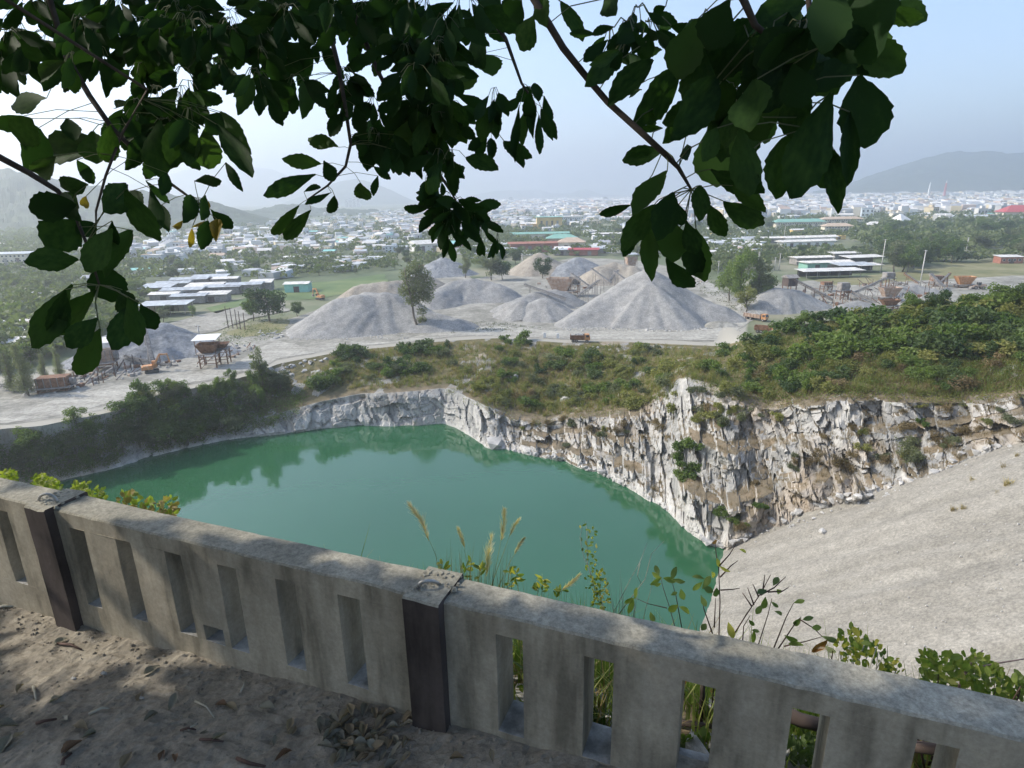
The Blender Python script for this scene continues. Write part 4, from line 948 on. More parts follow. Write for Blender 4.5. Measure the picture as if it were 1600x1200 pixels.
for i, (x, y, w, d, h, rz, mt, lab) in enumerate([
    (250, 459, 16, 11, 4, .1, M_ZINC, 'grey roofed shed at the left end of the packed roofs'), (275, 452, 18, 10, 4, .1, M_ZINC, 'grey roofed shed second from the left in the packed roofs'), (300, 447, 20, 10, 4.5, .15, M_ZINC, 'long bluish shed in the back row of the packed roofs'),
    (330, 444, 20, 9, 4.5, .12, M_ZINC, 'bluish shed in the middle of the back row of packed roofs'), (356, 446, 14, 9, 4.5, .12, M_ZINCW, 'pale shed at the right of the back row of packed roofs'), (290, 463, 20, 10, 4, .1, M_ZINC, 'grey shed in the middle row of the packed roofs'),
    (322, 458, 18, 11, 4, .1, M_ZINCW, 'pale grey shed in the centre of the packed roofs'), (352, 458, 18, 10, 4, .14, M_ZINC, 'blue grey shed right of the centre of the packed roofs'), (385, 456, 18, 10, 4.5, .16, M_ZINC, 'blue grey shed near the right end of the packed roofs'),
    (410, 453, 12, 9, 4.5, .16, M_ZINCW, 'pale shed at the right end of the packed roofs'), (262, 469, 14, 9, 3.6, .08, M_ZINCW, 'low whitish shed at the front left of the packed roofs'), (300, 472, 16, 9, 3.6, .1, M_ZINC, 'low grey shed at the front of the packed roofs'), (335, 470, 15, 8, 3.6, .1, M_ZINCW, 'low whitish shed at the front right of the packed roofs')]):
    shed(x, y, w, d, h, rz, mt, M_DUSTY, lab, .14, 'gable' if i % 3 else 'mono', group=g1)
shed(262, 490, 20, 10, 4.5, .12, M_ZINC, M_CREAM, 'broad flat grey shed in front of the packed roofs', .08, 'mono', openf=True)
shed(206, 494, 12, 8, 3.5, .12, M_ZINCW, M_HOPPER, 'open white shed left of the broad flat grey shed', .08, 'mono', openf=True)
shed(467, 455, 13, 9, 4.5, .05, M_ZINCW, M_TURQ, 'lone shed with a white roof and bluish walls behind the round crowned tree', .14)
shed(665, 392, 26, 18, 7, .5, M_ZINCW, M_WHITE, 'white gabled workshop behind the tall slim tree', .25)
shed(712, 390, 22, 16, 6, .1, M_TURQ, M_BRICK, 'turquoise roofed workshop above the dark rubble heap', .22)
shed(735, 384, 18, 14, 5.5, .1, M_TURQ, M_DUSTY, 'second turquoise roofed workshop half behind hanging leaves', .2)
shed(843, 375, 62, 14, 7, .02, M_GREENROOF, M_CREAM, 'long green roofed factory hall behind the red brick works', .2)
shed(835, 393, 44, 16, 7.5, .03, M_BRICK, M_BRICK, 'red brick works with a dull red roof', .12)
shed(893, 392, 24, 16, 8, -.1, M_TILE, M_CREAM, 'cream works building with stepped brown roofs', .25, 'hip')
shed(878, 383, 30, 16, 7, -.1, M_GREENROOF, M_TILE, 'pale green hipped hall behind the cream works building', .25, 'hip')
shed(912, 398, 24, 12, 4.5, -.15, M_REDROOF, M_BRICK, 'low rusty red shed right of the cream works building', .15)
shed(886, 398, 22, 10, 4.5, -.1, M_ZINC, M_DUSTY, 'low bluish shed in front of the cream works building', .12)
shed(858, 358, 38, 20, 17, 0, M_GREENROOF, M_YELLOWP, 'tall yellow factory block with a pale green lower wall', .05, 'mono', name='building', cat='building')
shed(838, 358, 46, 22, 8, 0, M_ZINCW, M_YELLOWP, 'low white and yellow factory wing left of the tall yellow block', .1, 'mono', name='building', cat='building')
shed(880, 351, 60, 18, 13, 0, M_ZINCW, M_WHITE, 'long white factory block right of the tall yellow block', .05, 'mono', name='building', cat='building', win=2)
shed(1246, 357, 62, 14, 8.5, -.04, M_GREENROOF, M_CREAM, 'long school block with a pale green roof', .28, 'hip', name='school', cat='school', win=2)
shed(1306, 366, 30, 14, 9, -.15, M_TILE, M_CREAM, 'cream three storey school block with a pinkish roof', .25, 'hip', name='school', cat='school', win=3)
shed(1312, 354, 52, 16, 10, -.05, M_TILE, M_CREAM, 'wide cream school wing behind the pinkish roofed block', .2, 'hip', name='school', cat='school', win=3)
shed(1364, 361, 18, 12, 7.5, -.3, M_ZINCW, M_CREAM, 'small white roofed school house right of the cream school', .3, 'hip', name='house', cat='house', win=2)
shed(1405, 352, 20, 18, 6, .4, M_WHITE, M_WHITE, 'white pavilion with a pyramid roof among the trees', .5, 'hip', name='pavilion', cat='pavilion')
shed(1590, 340, 52, 30, 9, -.2, M_REDROOF, M_CREAM, 'big dark red roofed hall at the right edge of the town', .35, 'hip', name='hall', cat='hall')
shed(1245, 366, 14, 9, 5, 0, M_ZINCW, M_YELLOWP, 'small orange walled house below the green roofed school', .2, win=1, name='house', cat='house')
shed(1296, 374, 30, 5, 3.4, -.1, M_YELLOWP, M_YELLOWP, 'orange boundary wall building in front of the school', .1, 'mono', name='house', cat='house')
shed(1205, 379, 26, 12, 4.5, -.05, M_ZINCW, M_DUSTY, 'greyish long shed left of the white farm sheds', .15)
shed(1262, 378, 52, 12, 4.5, .12, M_ZINCW, M_WHITE, 'longest white farm shed in the back row', .2)
shed(1258, 384, 50, 11, 4.2, .12, M_ZINCW, M_WHITE, 'long white farm shed in the front row', .2)
shed(1288, 420, 30, 11, 4.5, .1, M_ZINCW, M_GREENROOF, 'long whitish shed with a green tinted end in the yard beyond the right plant', .12)
shed(1266, 412, 26, 10, 4.5, .1, M_ZINCW, M_DUSTY, 'dusty white shed behind the long whitish shed', .12)
shed(1295, 433, 34, 10, 4, .06, M_ZINCW, M_DARKWOOD, 'low broad white roof standing open nearest the right plant', .07, 'mono', openf=True)
shed(1330, 424, 22, 10, 4.2, .1, M_ZINC, M_DUSTY, 'grey shed between the white sheds', .1, 'mono', openf=True)
shed(1346, 412, 26, 10, 4.6, .18, M_ZINCW, M_DUSTY, 'white roofed open store behind the grey shed', .1, 'mono', openf=True)
shed(1352, 424, 16, 9, 4, .15, M_ZINCW, M_DARKWOOD, 'small white open store by the tall pole', .1, 'mono', openf=True)
shed(1318, 404, 20, 8, 4, .1, M_ZINCW, M_DUSTY, 'far white roof at the back of the white sheds', .1, 'mono')
shed(1574, 411, 14, 8, 4.2, -.1, M_ZINCW, M_BRICK, 'little white roofed house on the bank under the right hand trees', .12, 'mono', name='house', cat='house', win=1)
shed(1125, 372, 18, 9, 4, 0, M_YELLOWP, M_YELLOWP, 'tan roofed house between the hanging leaves and the white sheds', .2, name='house', cat='house')
shed(1150, 380, 16, 8, 4, 0, M_ZINC, M_TURQ, 'blue walled house left of the greyish long shed', .2, name='house', cat='house')
shed(20, 418, 34, 14, 11, .1, M_ZINC, M_CREAM, 'tall grey building at the left edge behind the pale green field', .08, 'mono', name='building', cat='building', win=3)
shed(25, 388, 130, 22, 6, .02, M_ZINCW, M_ZINC, 'very long low white roofed factory at the left edge', .08, name='factory', cat='factory')
shed(30, 515, 12, 8, 3.5, .2, M_ZINCW, M_DUSTY, 'small white roofed hut among the left trees', .12)
shed(8, 508, 10, 7, 3.5, .2, M_ZINCW, M_DUSTY, 'white roofed hut at the left frame edge', .12)
shed(10, 548, 10, 7, 3.5, .2, M_ZINC, M_DUSTY, 'grey roofed hut at the left frame edge near the left plant', .12)
shed(950, 372, 34, 12, 5, 0, M_ZINCW, M_DUSTY, 'whitish shed among trees right of the green roofed factory hall', .15)
shed(945, 395, 14, 8, 4, 0, M_ZINC, M_DUSTY, 'small grey shed behind the brownish spread heap', .15)
shed(1080, 380, 30, 10, 5, 0, M_ZINC, M_DUSTY, 'grey shed glimpsed between the hanging leaves', .15)
shed(225, 430, 14, 9, 4, .2, M_TURQ, M_CREAM, 'small turquoise roofed house left of the packed roofs', .2, name='house', cat='house')

# ------------------------------------------------------------------ the town
def hmat(name, lum):
    m, t, p, o = new_mat(name); oi = N(t, 'ShaderNodeObjectInfo'); t.links.new(oi.outputs['Color'], p.inputs['Base Color']); p.inputs['Roughness'].default_value = .8; return m
def cmat(name):
    m, t, p, o = new_mat(name); a = N(t, 'ShaderNodeAttribute', attribute_name='paint'); t.links.new(a.outputs['Color'], p.inputs['Base Color']); p.inputs['Roughness'].default_value = .8; return m
M_HW = hmat('house_wall', 1); M_TOWN = cmat('town_paint')
def house_mesh(kind, roof):
    mb = MB()
    mb.box((0, 0, .5), (1, 1, 1))
    if kind == 'gable':
        mb.add([(-.54, -.58, 1.0), (.54, -.58, 1.0), (.54, .58, 1.0), (-.54, .58, 1.0), (-.54, 0, 1.35), (.54, 0, 1.35)], [(0, 1, 5, 4), (2, 3, 4, 5), (0, 4, 3), (1, 2, 5), (0, 3, 2, 1)], 1)
    elif kind == 'mono':
        mb.add([(-.55, -.56, 1.0), (.55, -.56, 1.0), (.55, .56, 1.16), (-.55, .56, 1.16), (-.55, .56, 1.0), (.55, .56, 1.0)], [(0, 1, 2, 3), (2, 5, 4, 3), (0, 3, 4), (1, 5, 2)], 1)
    else:
        mb.box((0, 0, 1.02), (1.04, 1.04, .06), m=1); mb.box((.22, .2, 1.18), (.4, .42, .28))
    n = 3 if kind != 'tower' else 4
    for k in range(n):
        for f in range(1 if kind != 'flat' else 2):
            mb.box((-.36 + k * .72 / (n - 1), -.505, .28 + f * .42 if kind == 'flat' else .5), (.14, .03, .22), m=2)
    mb.box((.5, 0, .55), (.03, .25, .25), m=2)
    return mb.mesh('house', [M_HW, roof, M_GLASS])
HP = {}
for k in ('gable', 'mono', 'flat'):
    for rn, rm in (('white', M_ZINCW), ('grey', M_ZINC), ('brown', M_TILE), ('green', M_TURQ)): HP[k, rn] = house_mesh(k, rm)
WALLC = [('white', (.70, .70, .68)), ('white', (.64, .64, .63)), ('cream', (.66, .60, .48)), ('pale blue', (.52, .57, .61)), ('white', (.58, .57, .55)), ('yellow', (.60, .51, .34)), ('pinkish', (.55, .45, .40)), ('grey', (.42, .42, .42)), ('grey', (.50, .50, .49)), ('white', (.74, .73, .71))]
TOWN = [([(90, 396), (250, 372), (440, 348), (640, 332), (650, 395), (560, 404), (430, 402), (250, 418)], 150, (7, 13), (3.5, 8), 'left part of the town below the wooded hill'),
        ([(640, 345), (960, 333), (1020, 362), (940, 372), (780, 364), (650, 384)], 60, (9, 17), (4, 9), 'middle of the town behind the works'),
        ([(1010, 330), (1600, 318), (1620, 345), (1400, 348), (1200, 342), (1040, 358)], 110, (10, 22), (5, 13), 'right part of the town behind the school')]
DESC = {'gable': 'gable roof', 'mono': 'single slope roof', 'flat': 'flat roof'}
spots = []
for poly, n, wr, hr, where in TOWN:
    for _ in range(n):
        x, y = sample_poly(poly); spots.append((y, x, wr, hr, where))
for (y, x, wr, hr, where) in sorted(spots, reverse=True)[:295]:
    kind = random.choices(['gable', 'mono', 'flat'], [4, 2, 4])[0]; rn = random.choices(['white', 'grey', 'brown', 'green'], [6, 5, 2, 1])[0]
    wc, c = random.choice(WALLC)
    o = obj('house', HP[kind, rn], loc=base(x, y)); o.scale = (rnd(*wr), rnd(*wr) * .8, rnd(*hr) * (1.2 if kind == 'flat' else .7)); o.rotation_euler = (0, 0, rnd(-.5, .5)); o.color = (*c, 1)
    side = next(w for lim, w in ((200, 'at the far left'), (300, 'left of the packed grey roofs'), (400, 'above the packed grey roofs'), (520, 'above the green field'), (640, 'left of the tall slim tree'), (760, 'above the turquoise workshops'), (900, 'near the yellow factory'), (1050, 'above the pointed heap'), (1200, 'left of the school'), (1350, 'behind the school'), (1470, 'behind the white pavilion'), (1700, 'by the dark red hall')) if x < lim)
    row = 'front' if y > (385 if x < 640 else 356 if x < 1000 else 336) else 'middle' if y > (362 if x < 640 else 348 if x < 1000 else 328) else 'back'
    lab = f'{"tall" if o.scale.z > 8 else "small" if o.scale.x < 9 else "wide"} {wc} house, {rn} {DESC[kind]}, {row} rows {side}'.replace('pale blue', 'bluish') + (', angled left' if o.rotation_euler.z > .25 else ', angled right' if o.rotation_euler.z < -.25 else '')
    if len(lab.split()) > 16: lab = lab.split(', angled')[0].replace(' rows', '').replace(' roof', '')
    tag(o, lab, 'house', 'houses in the ' + where)
# the rest of the town, too small to tell apart
vs = []; fs = []; cs = []
def town_block(x, y, w, d, h, a, cw, cr):
    b = len(vs); ca, sa = math.cos(a), math.sin(a)
    p = base(x, y) if not isinstance(x, np.ndarray) else x
    hr = h * rnd(1.0, 1.3) if random.random() < .5 else h
    for (q, r, z) in [(-1, -1, 0), (1, -1, 0), (1, 1, 0), (-1, 1, 0), (-1, -1, 1), (1, -1, 1), (1, 1, 1), (-1, 1, 1)]:
        vs.append((p[0] + (q * w * ca - r * d * sa) / 2, p[1] + (q * w * sa + r * d * ca) / 2, YARD + z * (hr if r > 0 else h)))
    for f, c in (((0, 1, 5, 4), cw), ((1, 2, 6, 5), cw), ((2, 3, 7, 6), cw), ((3, 0, 4, 7), cw), ((4, 5, 6, 7), cr)):
        fs.append(tuple(b + i for i in f)); cs.append(c)
ROOFC = [(.62, .60, .57), (.52, .53, .54), (.36, .38, .40), (.40, .30, .24), (.70, .69, .67), (.30, .31, .33), (.42, .44, .45)]
def spread(poly, n, wr, hr):
    for _ in range(n):
        x, y = sample_poly(poly); w = rnd(*wr); town_block(x, y, w, w * rnd(.6, 1), rnd(*hr), rnd(-.6, .6), random.choice(WALLC)[1], random.choice(ROOFC))
spread([(100, 392), (440, 340), (640, 329), (660, 345), (640, 385), (440, 396), (250, 410)], 420, (7, 13), (3, 8))
spread([(560, 330), (960, 320.5), (1010, 345), (780, 355), (640, 370)], 700, (9, 18), (4, 9))
spread([(640, 325), (960, 315), (1020, 313), (1020, 330), (960, 333), (640, 340)], 1500, (12, 26), (5, 14))
spread([(760, 315), (1000, 311.3), (1020, 318), (800, 322)], 1300, (18, 40), (6, 20))
spread([(1000, 316), (1600, 303), (1640, 318), (1600, 332), (1010, 346)], 2400, (10, 24), (6, 17))
spread([(1000, 309), (1250, 301.5), (1640, 296.5), (1640, 306), (1000, 318)], 2900, (18, 40), (8, 24))
spread([(640, 388), (720, 374), (1000, 372), (1080, 395), (930, 396), (760, 408)], 70, (7, 14), (3, 5))
spread([(210, 430), (420, 408), (600, 402), (600, 418), (430, 436)], 46, (6, 11), (3, 4.5))
spread([(1040, 365), (1200, 352), (1190, 400), (1060, 405)], 50, (8, 16), (3, 5))
spread([(-10, 470), (120, 440), (230, 445), (120, 540), (-10, 560)], 16, (6, 10), (3, 4))
me = mesh_from('town_buildings', vs, fs, M_TOWN); a = me.color_attributes.new('paint', 'FLOAT_COLOR', 'CORNER')
a.data.foreach_set('color', np.repeat(np.array([(c[0], c[1], c[2], 1) for c in cs], dtype=np.float32), 4, 0).ravel())
tag(obj('town_buildings', me), 'hazy mass of small white and grey buildings spreading to the horizon', 'town', kind='stuff')
# towers on the skyline
for (x, yb, yt, w, lab) in [(543, 328, 313, 40, 'leftmost of the hazy high-rise towers below the far mountain'), (549, 328, 311, 40, 'second of the hazy high-rise towers below the far mountain'), (555, 328, 310, 40, 'third of the hazy high-rise towers below the far mountain'), (561, 328, 312, 40, 'rightmost of the hazy high-rise towers below the far mountain'), (798, 316, 309, 60, 'lone hazy grey high-rise on the centre skyline'), (945, 316, 309, 70, 'broad white high-rise on the centre skyline')]:
    t_ = 3600; a0 = aty(x, yb, t_); h = aty(x, yt, t_)[2] - YARD
    o = empty('tower_block', (a0[0], a0[1], YARD)); tag(o, lab, 'tower block', 'high-rise blocks on the skyline')
    MB().box((0, 0, h / 2), (w * .5, w * .5, h)).build('tower_wall', M_WHITE, o); MB().box((0, 0, h + 2), (w * .25, w * .25, 4)).build('roof_plant', M_DUSTY, o)
    mb = MB()
    for k in range(6): mb.box((0, -w * .25 - .1, h * (k + .6) / 6.5), (w * .42, .3, h * .06))
    mb.build('window_band', M_GLASS, o)
for (x, yb, yt, c, lab) in [(1452, 297, 284, M_WHITE, 'slim white spire rising from the right hand town'), (1477, 297, 281, M_REDROOF, 'slim red and white mast rising from the right hand town')]:
    t_ = 2600; a0 = aty(x, yb, t_); h = aty(x, yt, t_)[2] - YARD
    o = empty('tower', (a0[0], a0[1], YARD)); tag(o, lab, 'tower')
    MB().tube([(0, 0, -1), (0, 0, h * .55), (0, 0, h * .85)], [5, 4, 2.6], 8).build('shaft', c, o); MB().tube([(0, 0, h * .85), (0, 0, h)], [2.8, .6], 8).build('spire', M_WHITE, o)
# ------------------------------------------------------------------ foliage
M_LEAF_D = leafmat('dark_leaves', (.038, .070, .024), (.105, .145, .050), .36)
M_LEAF_M = leafmat('green_leaves', (.060, .105, .022), (.145, .195, .050), .4)
M_LEAF_Y = leafmat('yellow_green_leaves', (.12, .135, .036), (.25, .245, .085), .4)
M_LEAF_G = leafmat('grey_green_leaves', (.085, .10, .058), (.165, .18, .10), .36)
M_LEAF_B = leafmat('dry_brown_leaves', (.10, .075, .035), (.22, .165, .085), .25)
M_STRAW = leafmat('straw', (.20, .15, .07), (.36, .29, .14), .3)
M_TRUNK = simple('tree_bark', [(.3, (.09, .075, .06)), (.7, (.22, .19, .155))], 2.0, .95, stretch=(1, 1, .2))
def leaf_quads(C, Out, L, W, rg, flat=0.0, droop=0.0):
    """4 corners of a rhombic leaf clump at every centre; normals lean outward"""
    n = len(C); r = rg.normal(size=(n, 3)); r /= np.linalg.norm(r, axis=1)[:, None]
    nn = Out * .75 + r; nn[:, 2] += flat; nn /= np.linalg.norm(nn, axis=1)[:, None]
    q = rg.normal(size=(n, 3)); q[:, 2] -= droop; a = np.cross(nn, q); a /= np.linalg.norm(a, axis=1)[:, None]; b = np.cross(nn, a)
    l = (L * rg.uniform(.6, 1.35, n))[:, None]; w = (W * rg.uniform(.6, 1.35, n))[:, None]
    k = nn * (l * .18)
    V = np.stack([C - a * l * .5 - k, C + b * w * .5, C + a * l * .5 - k, C - b * w * .5], 1)
    return V.reshape(-1, 3)
def crown_pts(lobes, n, rg, shell=.55):
    lb = np.array(lobes, float); vol = (lb[:, 3] * lb[:, 4] * lb[:, 5]) ** .75; idx = rg.choice(len(lb), n, p=vol / vol.sum())
    d = rg.normal(size=(n, 3)); d /= np.linalg.norm(d, axis=1)[:, None]
    r = (rg.uniform(0, 1, n) ** shell)[:, None] * rg.uniform(.82, 1.12, n)[:, None]
    L = lb[idx]; return L[:, :3] + d * r * L[:, 3:6], d
def crown_mesh(name, lobes, n, L, W, mat, seed, shell=.4, flat=.3, droop=0):
    rg = np.random.default_rng(seed); C, O = crown_pts(lobes, n, rg, shell)
    V = leaf_quads(C, O, L, W, rg, flat, droop)
    return mesh_from(name, V, np.arange(len(V)).reshape(-1, 4), mat)
def rlobes(seed, n, spread, zc, zs, r0, r1, sq=.75):
    rg = random.Random(seed); out = []
    for k in range(n):
        a = rg.uniform(0, 6.283); q = math.sqrt(rg.random()) * spread; r = rg.uniform(r0, r1)
        out.append((math.cos(a) * q, math.sin(a) * q, zc + rg.uniform(-zs, zs), r, r, r * sq))
    return out
def trunk_mesh(h, r, limbs, seed):
    rg = random.Random(seed); mb = MB(); x = y = 0; pts = []; 
    for k in range(5):
        pts.append((x, y, -.4 + (h + .4) * k / 4)); x += rg.uniform(-.06, .06) * h; y += rg.uniform(-.06, .06) * h
    mb.tube(pts, [r, r * .8, r * .65, r * .5, r * .3], 7)
    for (cx, cy_, cz, *_r) in limbs:
        z0 = min(h * rg.uniform(.5, .85), cz * .8); mb.tube([(pts[2][0] * .8, pts[2][1] * .8, z0), (cx * .5, cy_ * .5, (z0 + cz) / 2 + .2), (cx, cy_, cz)], [r * .42, r * .28, r * .1], 5)
    return mb.mesh('trunk', M_TRUNK, True)
TREES = {}
def tree_proto(key, H, lobes, n, L, W, mat, seed, th=None, tr=.22, shell=.4, flat=.3, droop=0):
    TREES[key] = (H, crown_mesh('crown', lobes, n, L, W, mat, seed, shell, flat, droop), trunk_mesh(th or H * .7, tr, lobes[:6], seed))
for i in range(4):
    lb = rlobes(i, 11, 2.6, 5.4, 1.9, 1.4, 2.2) + rlobes(40 + i, 4, 2.2, 3.0, .8, 1.2, 1.7)
    tree_proto(('broad', i), 9, lb, 2000, .62, .36, [M_LEAF_D, M_LEAF_M, M_LEAF_D, M_LEAF_G][i], i)
for i in range(3):
    lb = rlobes(20 + i, 10, 2.3, 5.0, 2.6, .9, 1.6, .9); lb += [(0, 0, 8, 1.1, 1.1, 1.3), (.6, .3, 2.3, 1.2, 1.2, .9)]
    tree_proto(('loose', i), 9, lb, 1500, .55, .26, [M_LEAF_M, M_LEAF_G, M_LEAF_Y][i], 20 + i, droop=.6)
lb = [(0, 0, 17.5, 2.4, 2.4, 2.2), (1.6, .4, 15.5, 2.6, 2.4, 2.4), (-1.8, 0, 15.5, 2.6, 2.3, 2.6), (.4, -1, 13, 3.2, 2.6, 2.2), (3.0, 0, 12.6, 2.2, 2, 2.6), (-2.6, .4, 11.5, 2.4, 2.2, 2.4), (.2, .2, 10.4, 3.2, 2.6, 2), (2.6, .3, 9.4, 2, 2, 1.8), (-1.0, 0, 8.4, 2.4, 2, 1.6), (1, 0, 5.6, 1.5, 1.4, 2), (.8, .2, 3.0, 1.6, 1.5, 1.2)]
tree_proto(('tall', 0), 20, lb, 4200, .62, .30, M_LEAF_G, 31, th=18, tr=.34, droop=.5)
for i in range(2):
    rg_ = random.Random(60 + i); lb = [(rg_.uniform(-.4, .4), rg_.uniform(-.4, .4), 1.6 + k * .95, 2.0 - k * .17, 2.0 - k * .17, 1.1) for k in range(9)]
    tree_proto(('wispy', i), 10.5, lb, 2600, .9, .07, M_LEAF_G, 60 + i, th=9.5, shell=.6, flat=0)
SHRUB = {}
for key, mat, L, W, dr in (('dark', M_LEAF_D, .34, .2, 0), ('green', M_LEAF_M, .36, .22, 0), ('yellow', M_LEAF_Y, .34, .18, .3), ('grey', M_LEAF_G, .32, .16, .2), ('brown', M_LEAF_B, .36, .10, 0)):
    SHRUB[key] = [crown_mesh('shrub', rlobes(80 + q * 7 + ord(key[0]), 8, 1.15, .85, .5, .45, .95, .8), 760, L, W, mat, 80 + q + ord(key[0]), .45) for q in range(3)]
def blades(n, spread, h, rg, lean=.5, w=.05, kink=True):
    """arching grass blades: two quads each"""
    a = rg.uniform(0, 6.283, n); q = np.sqrt(rg.uniform(0, 1, n)) * spread; b = np.stack([np.cos(a) * q, np.sin(a) * q, np.zeros(n)], 1)
    d = rg.uniform(0, 6.283, n); hh = h * rg.uniform(.55, 1.2, n); ln = lean * hh * rg.uniform(.3, 1.3, n)
    dx = np.stack([np.cos(d), np.sin(d), np.zeros(n)], 1); s = np.stack([-np.sin(d), np.cos(d), np.zeros(n)], 1) * w
    z = np.array([0, 0, 1.0]); m = b + dx * (ln * .35)[:, None] + z * (hh * .65)[:, None]; t_ = b + dx * ln[:, None] + z * (hh * .95)[:, None]
    V = np.stack([b - s * .6, b + s * .6, m + s * .5, m - s * .5, t_ + s * .08, t_ - s * .08], 1).reshape(-1, 3)
    i = np.arange(n)[:, None] * 6; F = np.concatenate([i + np.array([[0, 1, 2, 3]]), i + np.array([[3, 2, 4, 5]])], 0)
    return V, F
rgG = np.random.default_rng(5)
TUFT = {k: [mesh_from('grass_clump', *blades(90, .55, 1.7, rgG, .6, .05), m) for q in range(2)] for k, m in (('straw', M_STRAW), ('yellow', M_LEAF_Y))}

def put_tree(key, p, h, label, group='trees of the plain', name='tree', wide=1.0, part=True):
    H, cm, tm = TREES[key]; s = h / H
    o = empty(name, p, rnd(0, 6.28)); o.scale = (s * wide, s * wide, s); tag(o, label, 'tree', group)
    c = bpy.data.objects.new('crown', cm); link(c, o); t_ = bpy.data.objects.new('trunk', tm); link(t_, o); return o
def tree_px(key, px, yb, yt, label, wide=1.0, ground='plain', group='single trees around the yard', name='tree', z=YARD):
    p = base(px, yb, z) if ground == 'plain' else cliff_at(px, yb)[0]
    return put_tree(key, p, max(1.0, aty(px, yt, p[1])[2] - p[2]), label, group, name, wide)
def shrub(key, p, s, label, group, name='shrub'):
    o = obj(name, random.choice(SHRUB[key]), loc=p); o.scale = (s * rnd(.85, 1.3), s * rnd(.85, 1.3), s * rnd(.7, 1.1)); o.rotation_euler = (rnd(-.15, .15), rnd(-.15, .15), rnd(0, 6.28)); tag(o, label, 'shrub', group); return o

# single trees one can point at
tree_px(('tall', 0), 655, 516, 405, 'tall slim tree with a lumpy olive crown at the end of the flat-topped heap', 1.12)
tree_px(('broad', 0), 422, 502, 443, 'round crowned dark green tree left of the flat-topped heap', 1.15)
tree_px(('broad', 2), 465, 494, 470, 'small dark tree between the round crowned tree and the flat-topped heap')
tree_px(('broad', 1), 396, 500, 455, 'dark green tree joined to the left side of the round crowned tree', .8)
tree_px(('wispy', 0), 45, 618, 530, 'grey green feathery tree at the left side of the left plant', 1.1)
tree_px(('wispy', 1), 22, 612, 545, 'feathery tree at the left frame edge beside the left plant', 1.0)
tree_px(('wispy', 1), 95, 590, 540, 'dark feathery tree half behind the hanging leaves in the left plant', 1.0)
tree_px(('wispy', 0), 72, 600, 550, 'feathery tree between two others in the left plant', 1.0)
tree_px(('broad', 3), 768, 438, 396, 'grey green tree left of the pair behind the hummocky heap')
tree_px(('broad', 0), 785, 437, 402, 'darker tree right of the pair behind the hummocky heap')
tree_px(('broad', 2), 848, 435, 400, 'dark rounded tree behind the pale spread heap')
tree_px(('loose', 1), 727, 434, 396, 'slim dark tree beside the dark rubble heap')
tree_px(('loose', 0), 1160, 478, 388, 'tallest tree of the bushy clump between the pointed and rounded heaps', .8)
tree_px(('broad', 1), 1140, 470, 396, 'left hand tree of the bushy clump between the pointed and rounded heaps', .7)
tree_px(('loose', 1), 1180, 478, 402, 'right hand tree of the bushy clump between the pointed and rounded heaps', .9)
tree_px(('broad', 2), 1200, 466, 428, 'low dark tree at the right end of the bushy clump')
tree_px(('loose', 2), 1165, 488, 445, 'yellowish low tree at the front of the bushy clump', 1.2)
tree_px(('broad', 1), 1420, 494, 452, 'left of two bushy trees standing on the right rim', 1.0, 'cliff')
tree_px(('broad', 0), 1462, 492, 450, 'right of two bushy trees standing on the right rim', 1.0, 'cliff')
tree_px(('broad', 1), 1562, 484, 436, 'broad dark tree on the rim at the right frame edge', 1.3, 'cliff')
tree_px(('broad', 0), 1605, 480, 432, 'dark tree cut by the right frame edge on the rim', 1.3, 'cliff')
tree_px(('broad', 1), 1255, 512, 482, 'low rounded tree on the rim in front of the rounded heap', 1.3, 'cliff')
tree_px(('broad', 1), 1512, 486, 452, 'green tree between the bushy pair and the frame edge on the rim', 1.1, 'cliff')
tree_px(('broad', 0), 1340, 508, 488, 'low dark tree on the lowest dip of the right rim', 1.5, 'cliff')
tree_px(('loose', 0), 222, 648, 592, 'bright green upright tree at the lower edge of the haul road', .95, 'cliff')
tree_px(('loose', 2), 197, 690, 642, 'yellowish tree below the bright green upright tree', .8, 'cliff')
tree_px(('loose', 0), 345, 622, 588, 'green tree between road and water above the pale rock strip', .9, 'cliff')
tree_px(('loose', 1), 410, 600, 542, 'tall grey green tree in front of the haul road near the rubble slope', .8, 'cliff')
tree_px(('broad', 1), 262, 692, 625, 'big rounded green tree leaning over the water on the left bank', 1.2, 'cliff')
# banana plants on the rim
def banana(px, py, h, label):
    p, r = cliff_at(px, py); o = empty('banana_plant', p); tag(o, label, 'banana plant', 'banana plants on the rim')
    MB().tube([(0, 0, -.3), (.05, 0, h * .45)], [.16, .1], 8).build('stem', M_LEAF_Y, o, True)
    for k in range(8):
        a = k * 2.4; L = h * rnd(.5, .75); el = rnd(.5, 1.3); pts = []; v = []; f = []
        for q in range(7):
            u = q / 6; x = L * u * math.cos(el) + .1; z = h * .42 + L * (u * math.sin(el) - .55 * u * u); w = .30 * math.sin(math.pi * min(1, u * .9 + .08)) ** .6
            v += [(x * math.cos(a) - w * math.sin(a), x * math.sin(a) + w * math.cos(a), z - .1), (x * math.cos(a), x * math.sin(a), z + .02), (x * math.cos(a) + w * math.sin(a), x * math.sin(a) - w * math.cos(a), z - .1)]
        for q in range(6):
            for s in (0, 1): f.append((q * 3 + s, q * 3 + s + 1, q * 3 + s + 4, q * 3 + s + 3))
        obj('leaf', mesh_from('leaf', v, f, M_LEAF_Y), o)
banana(1428, 500, 5.6, 'banana plant with broad leaves in front of the two bushy rim trees')
banana(1487, 497, 5.2, 'banana plant right of the two bushy rim trees')
banana(1502, 498, 4.6, 'smaller banana plant furthest right on the rim')
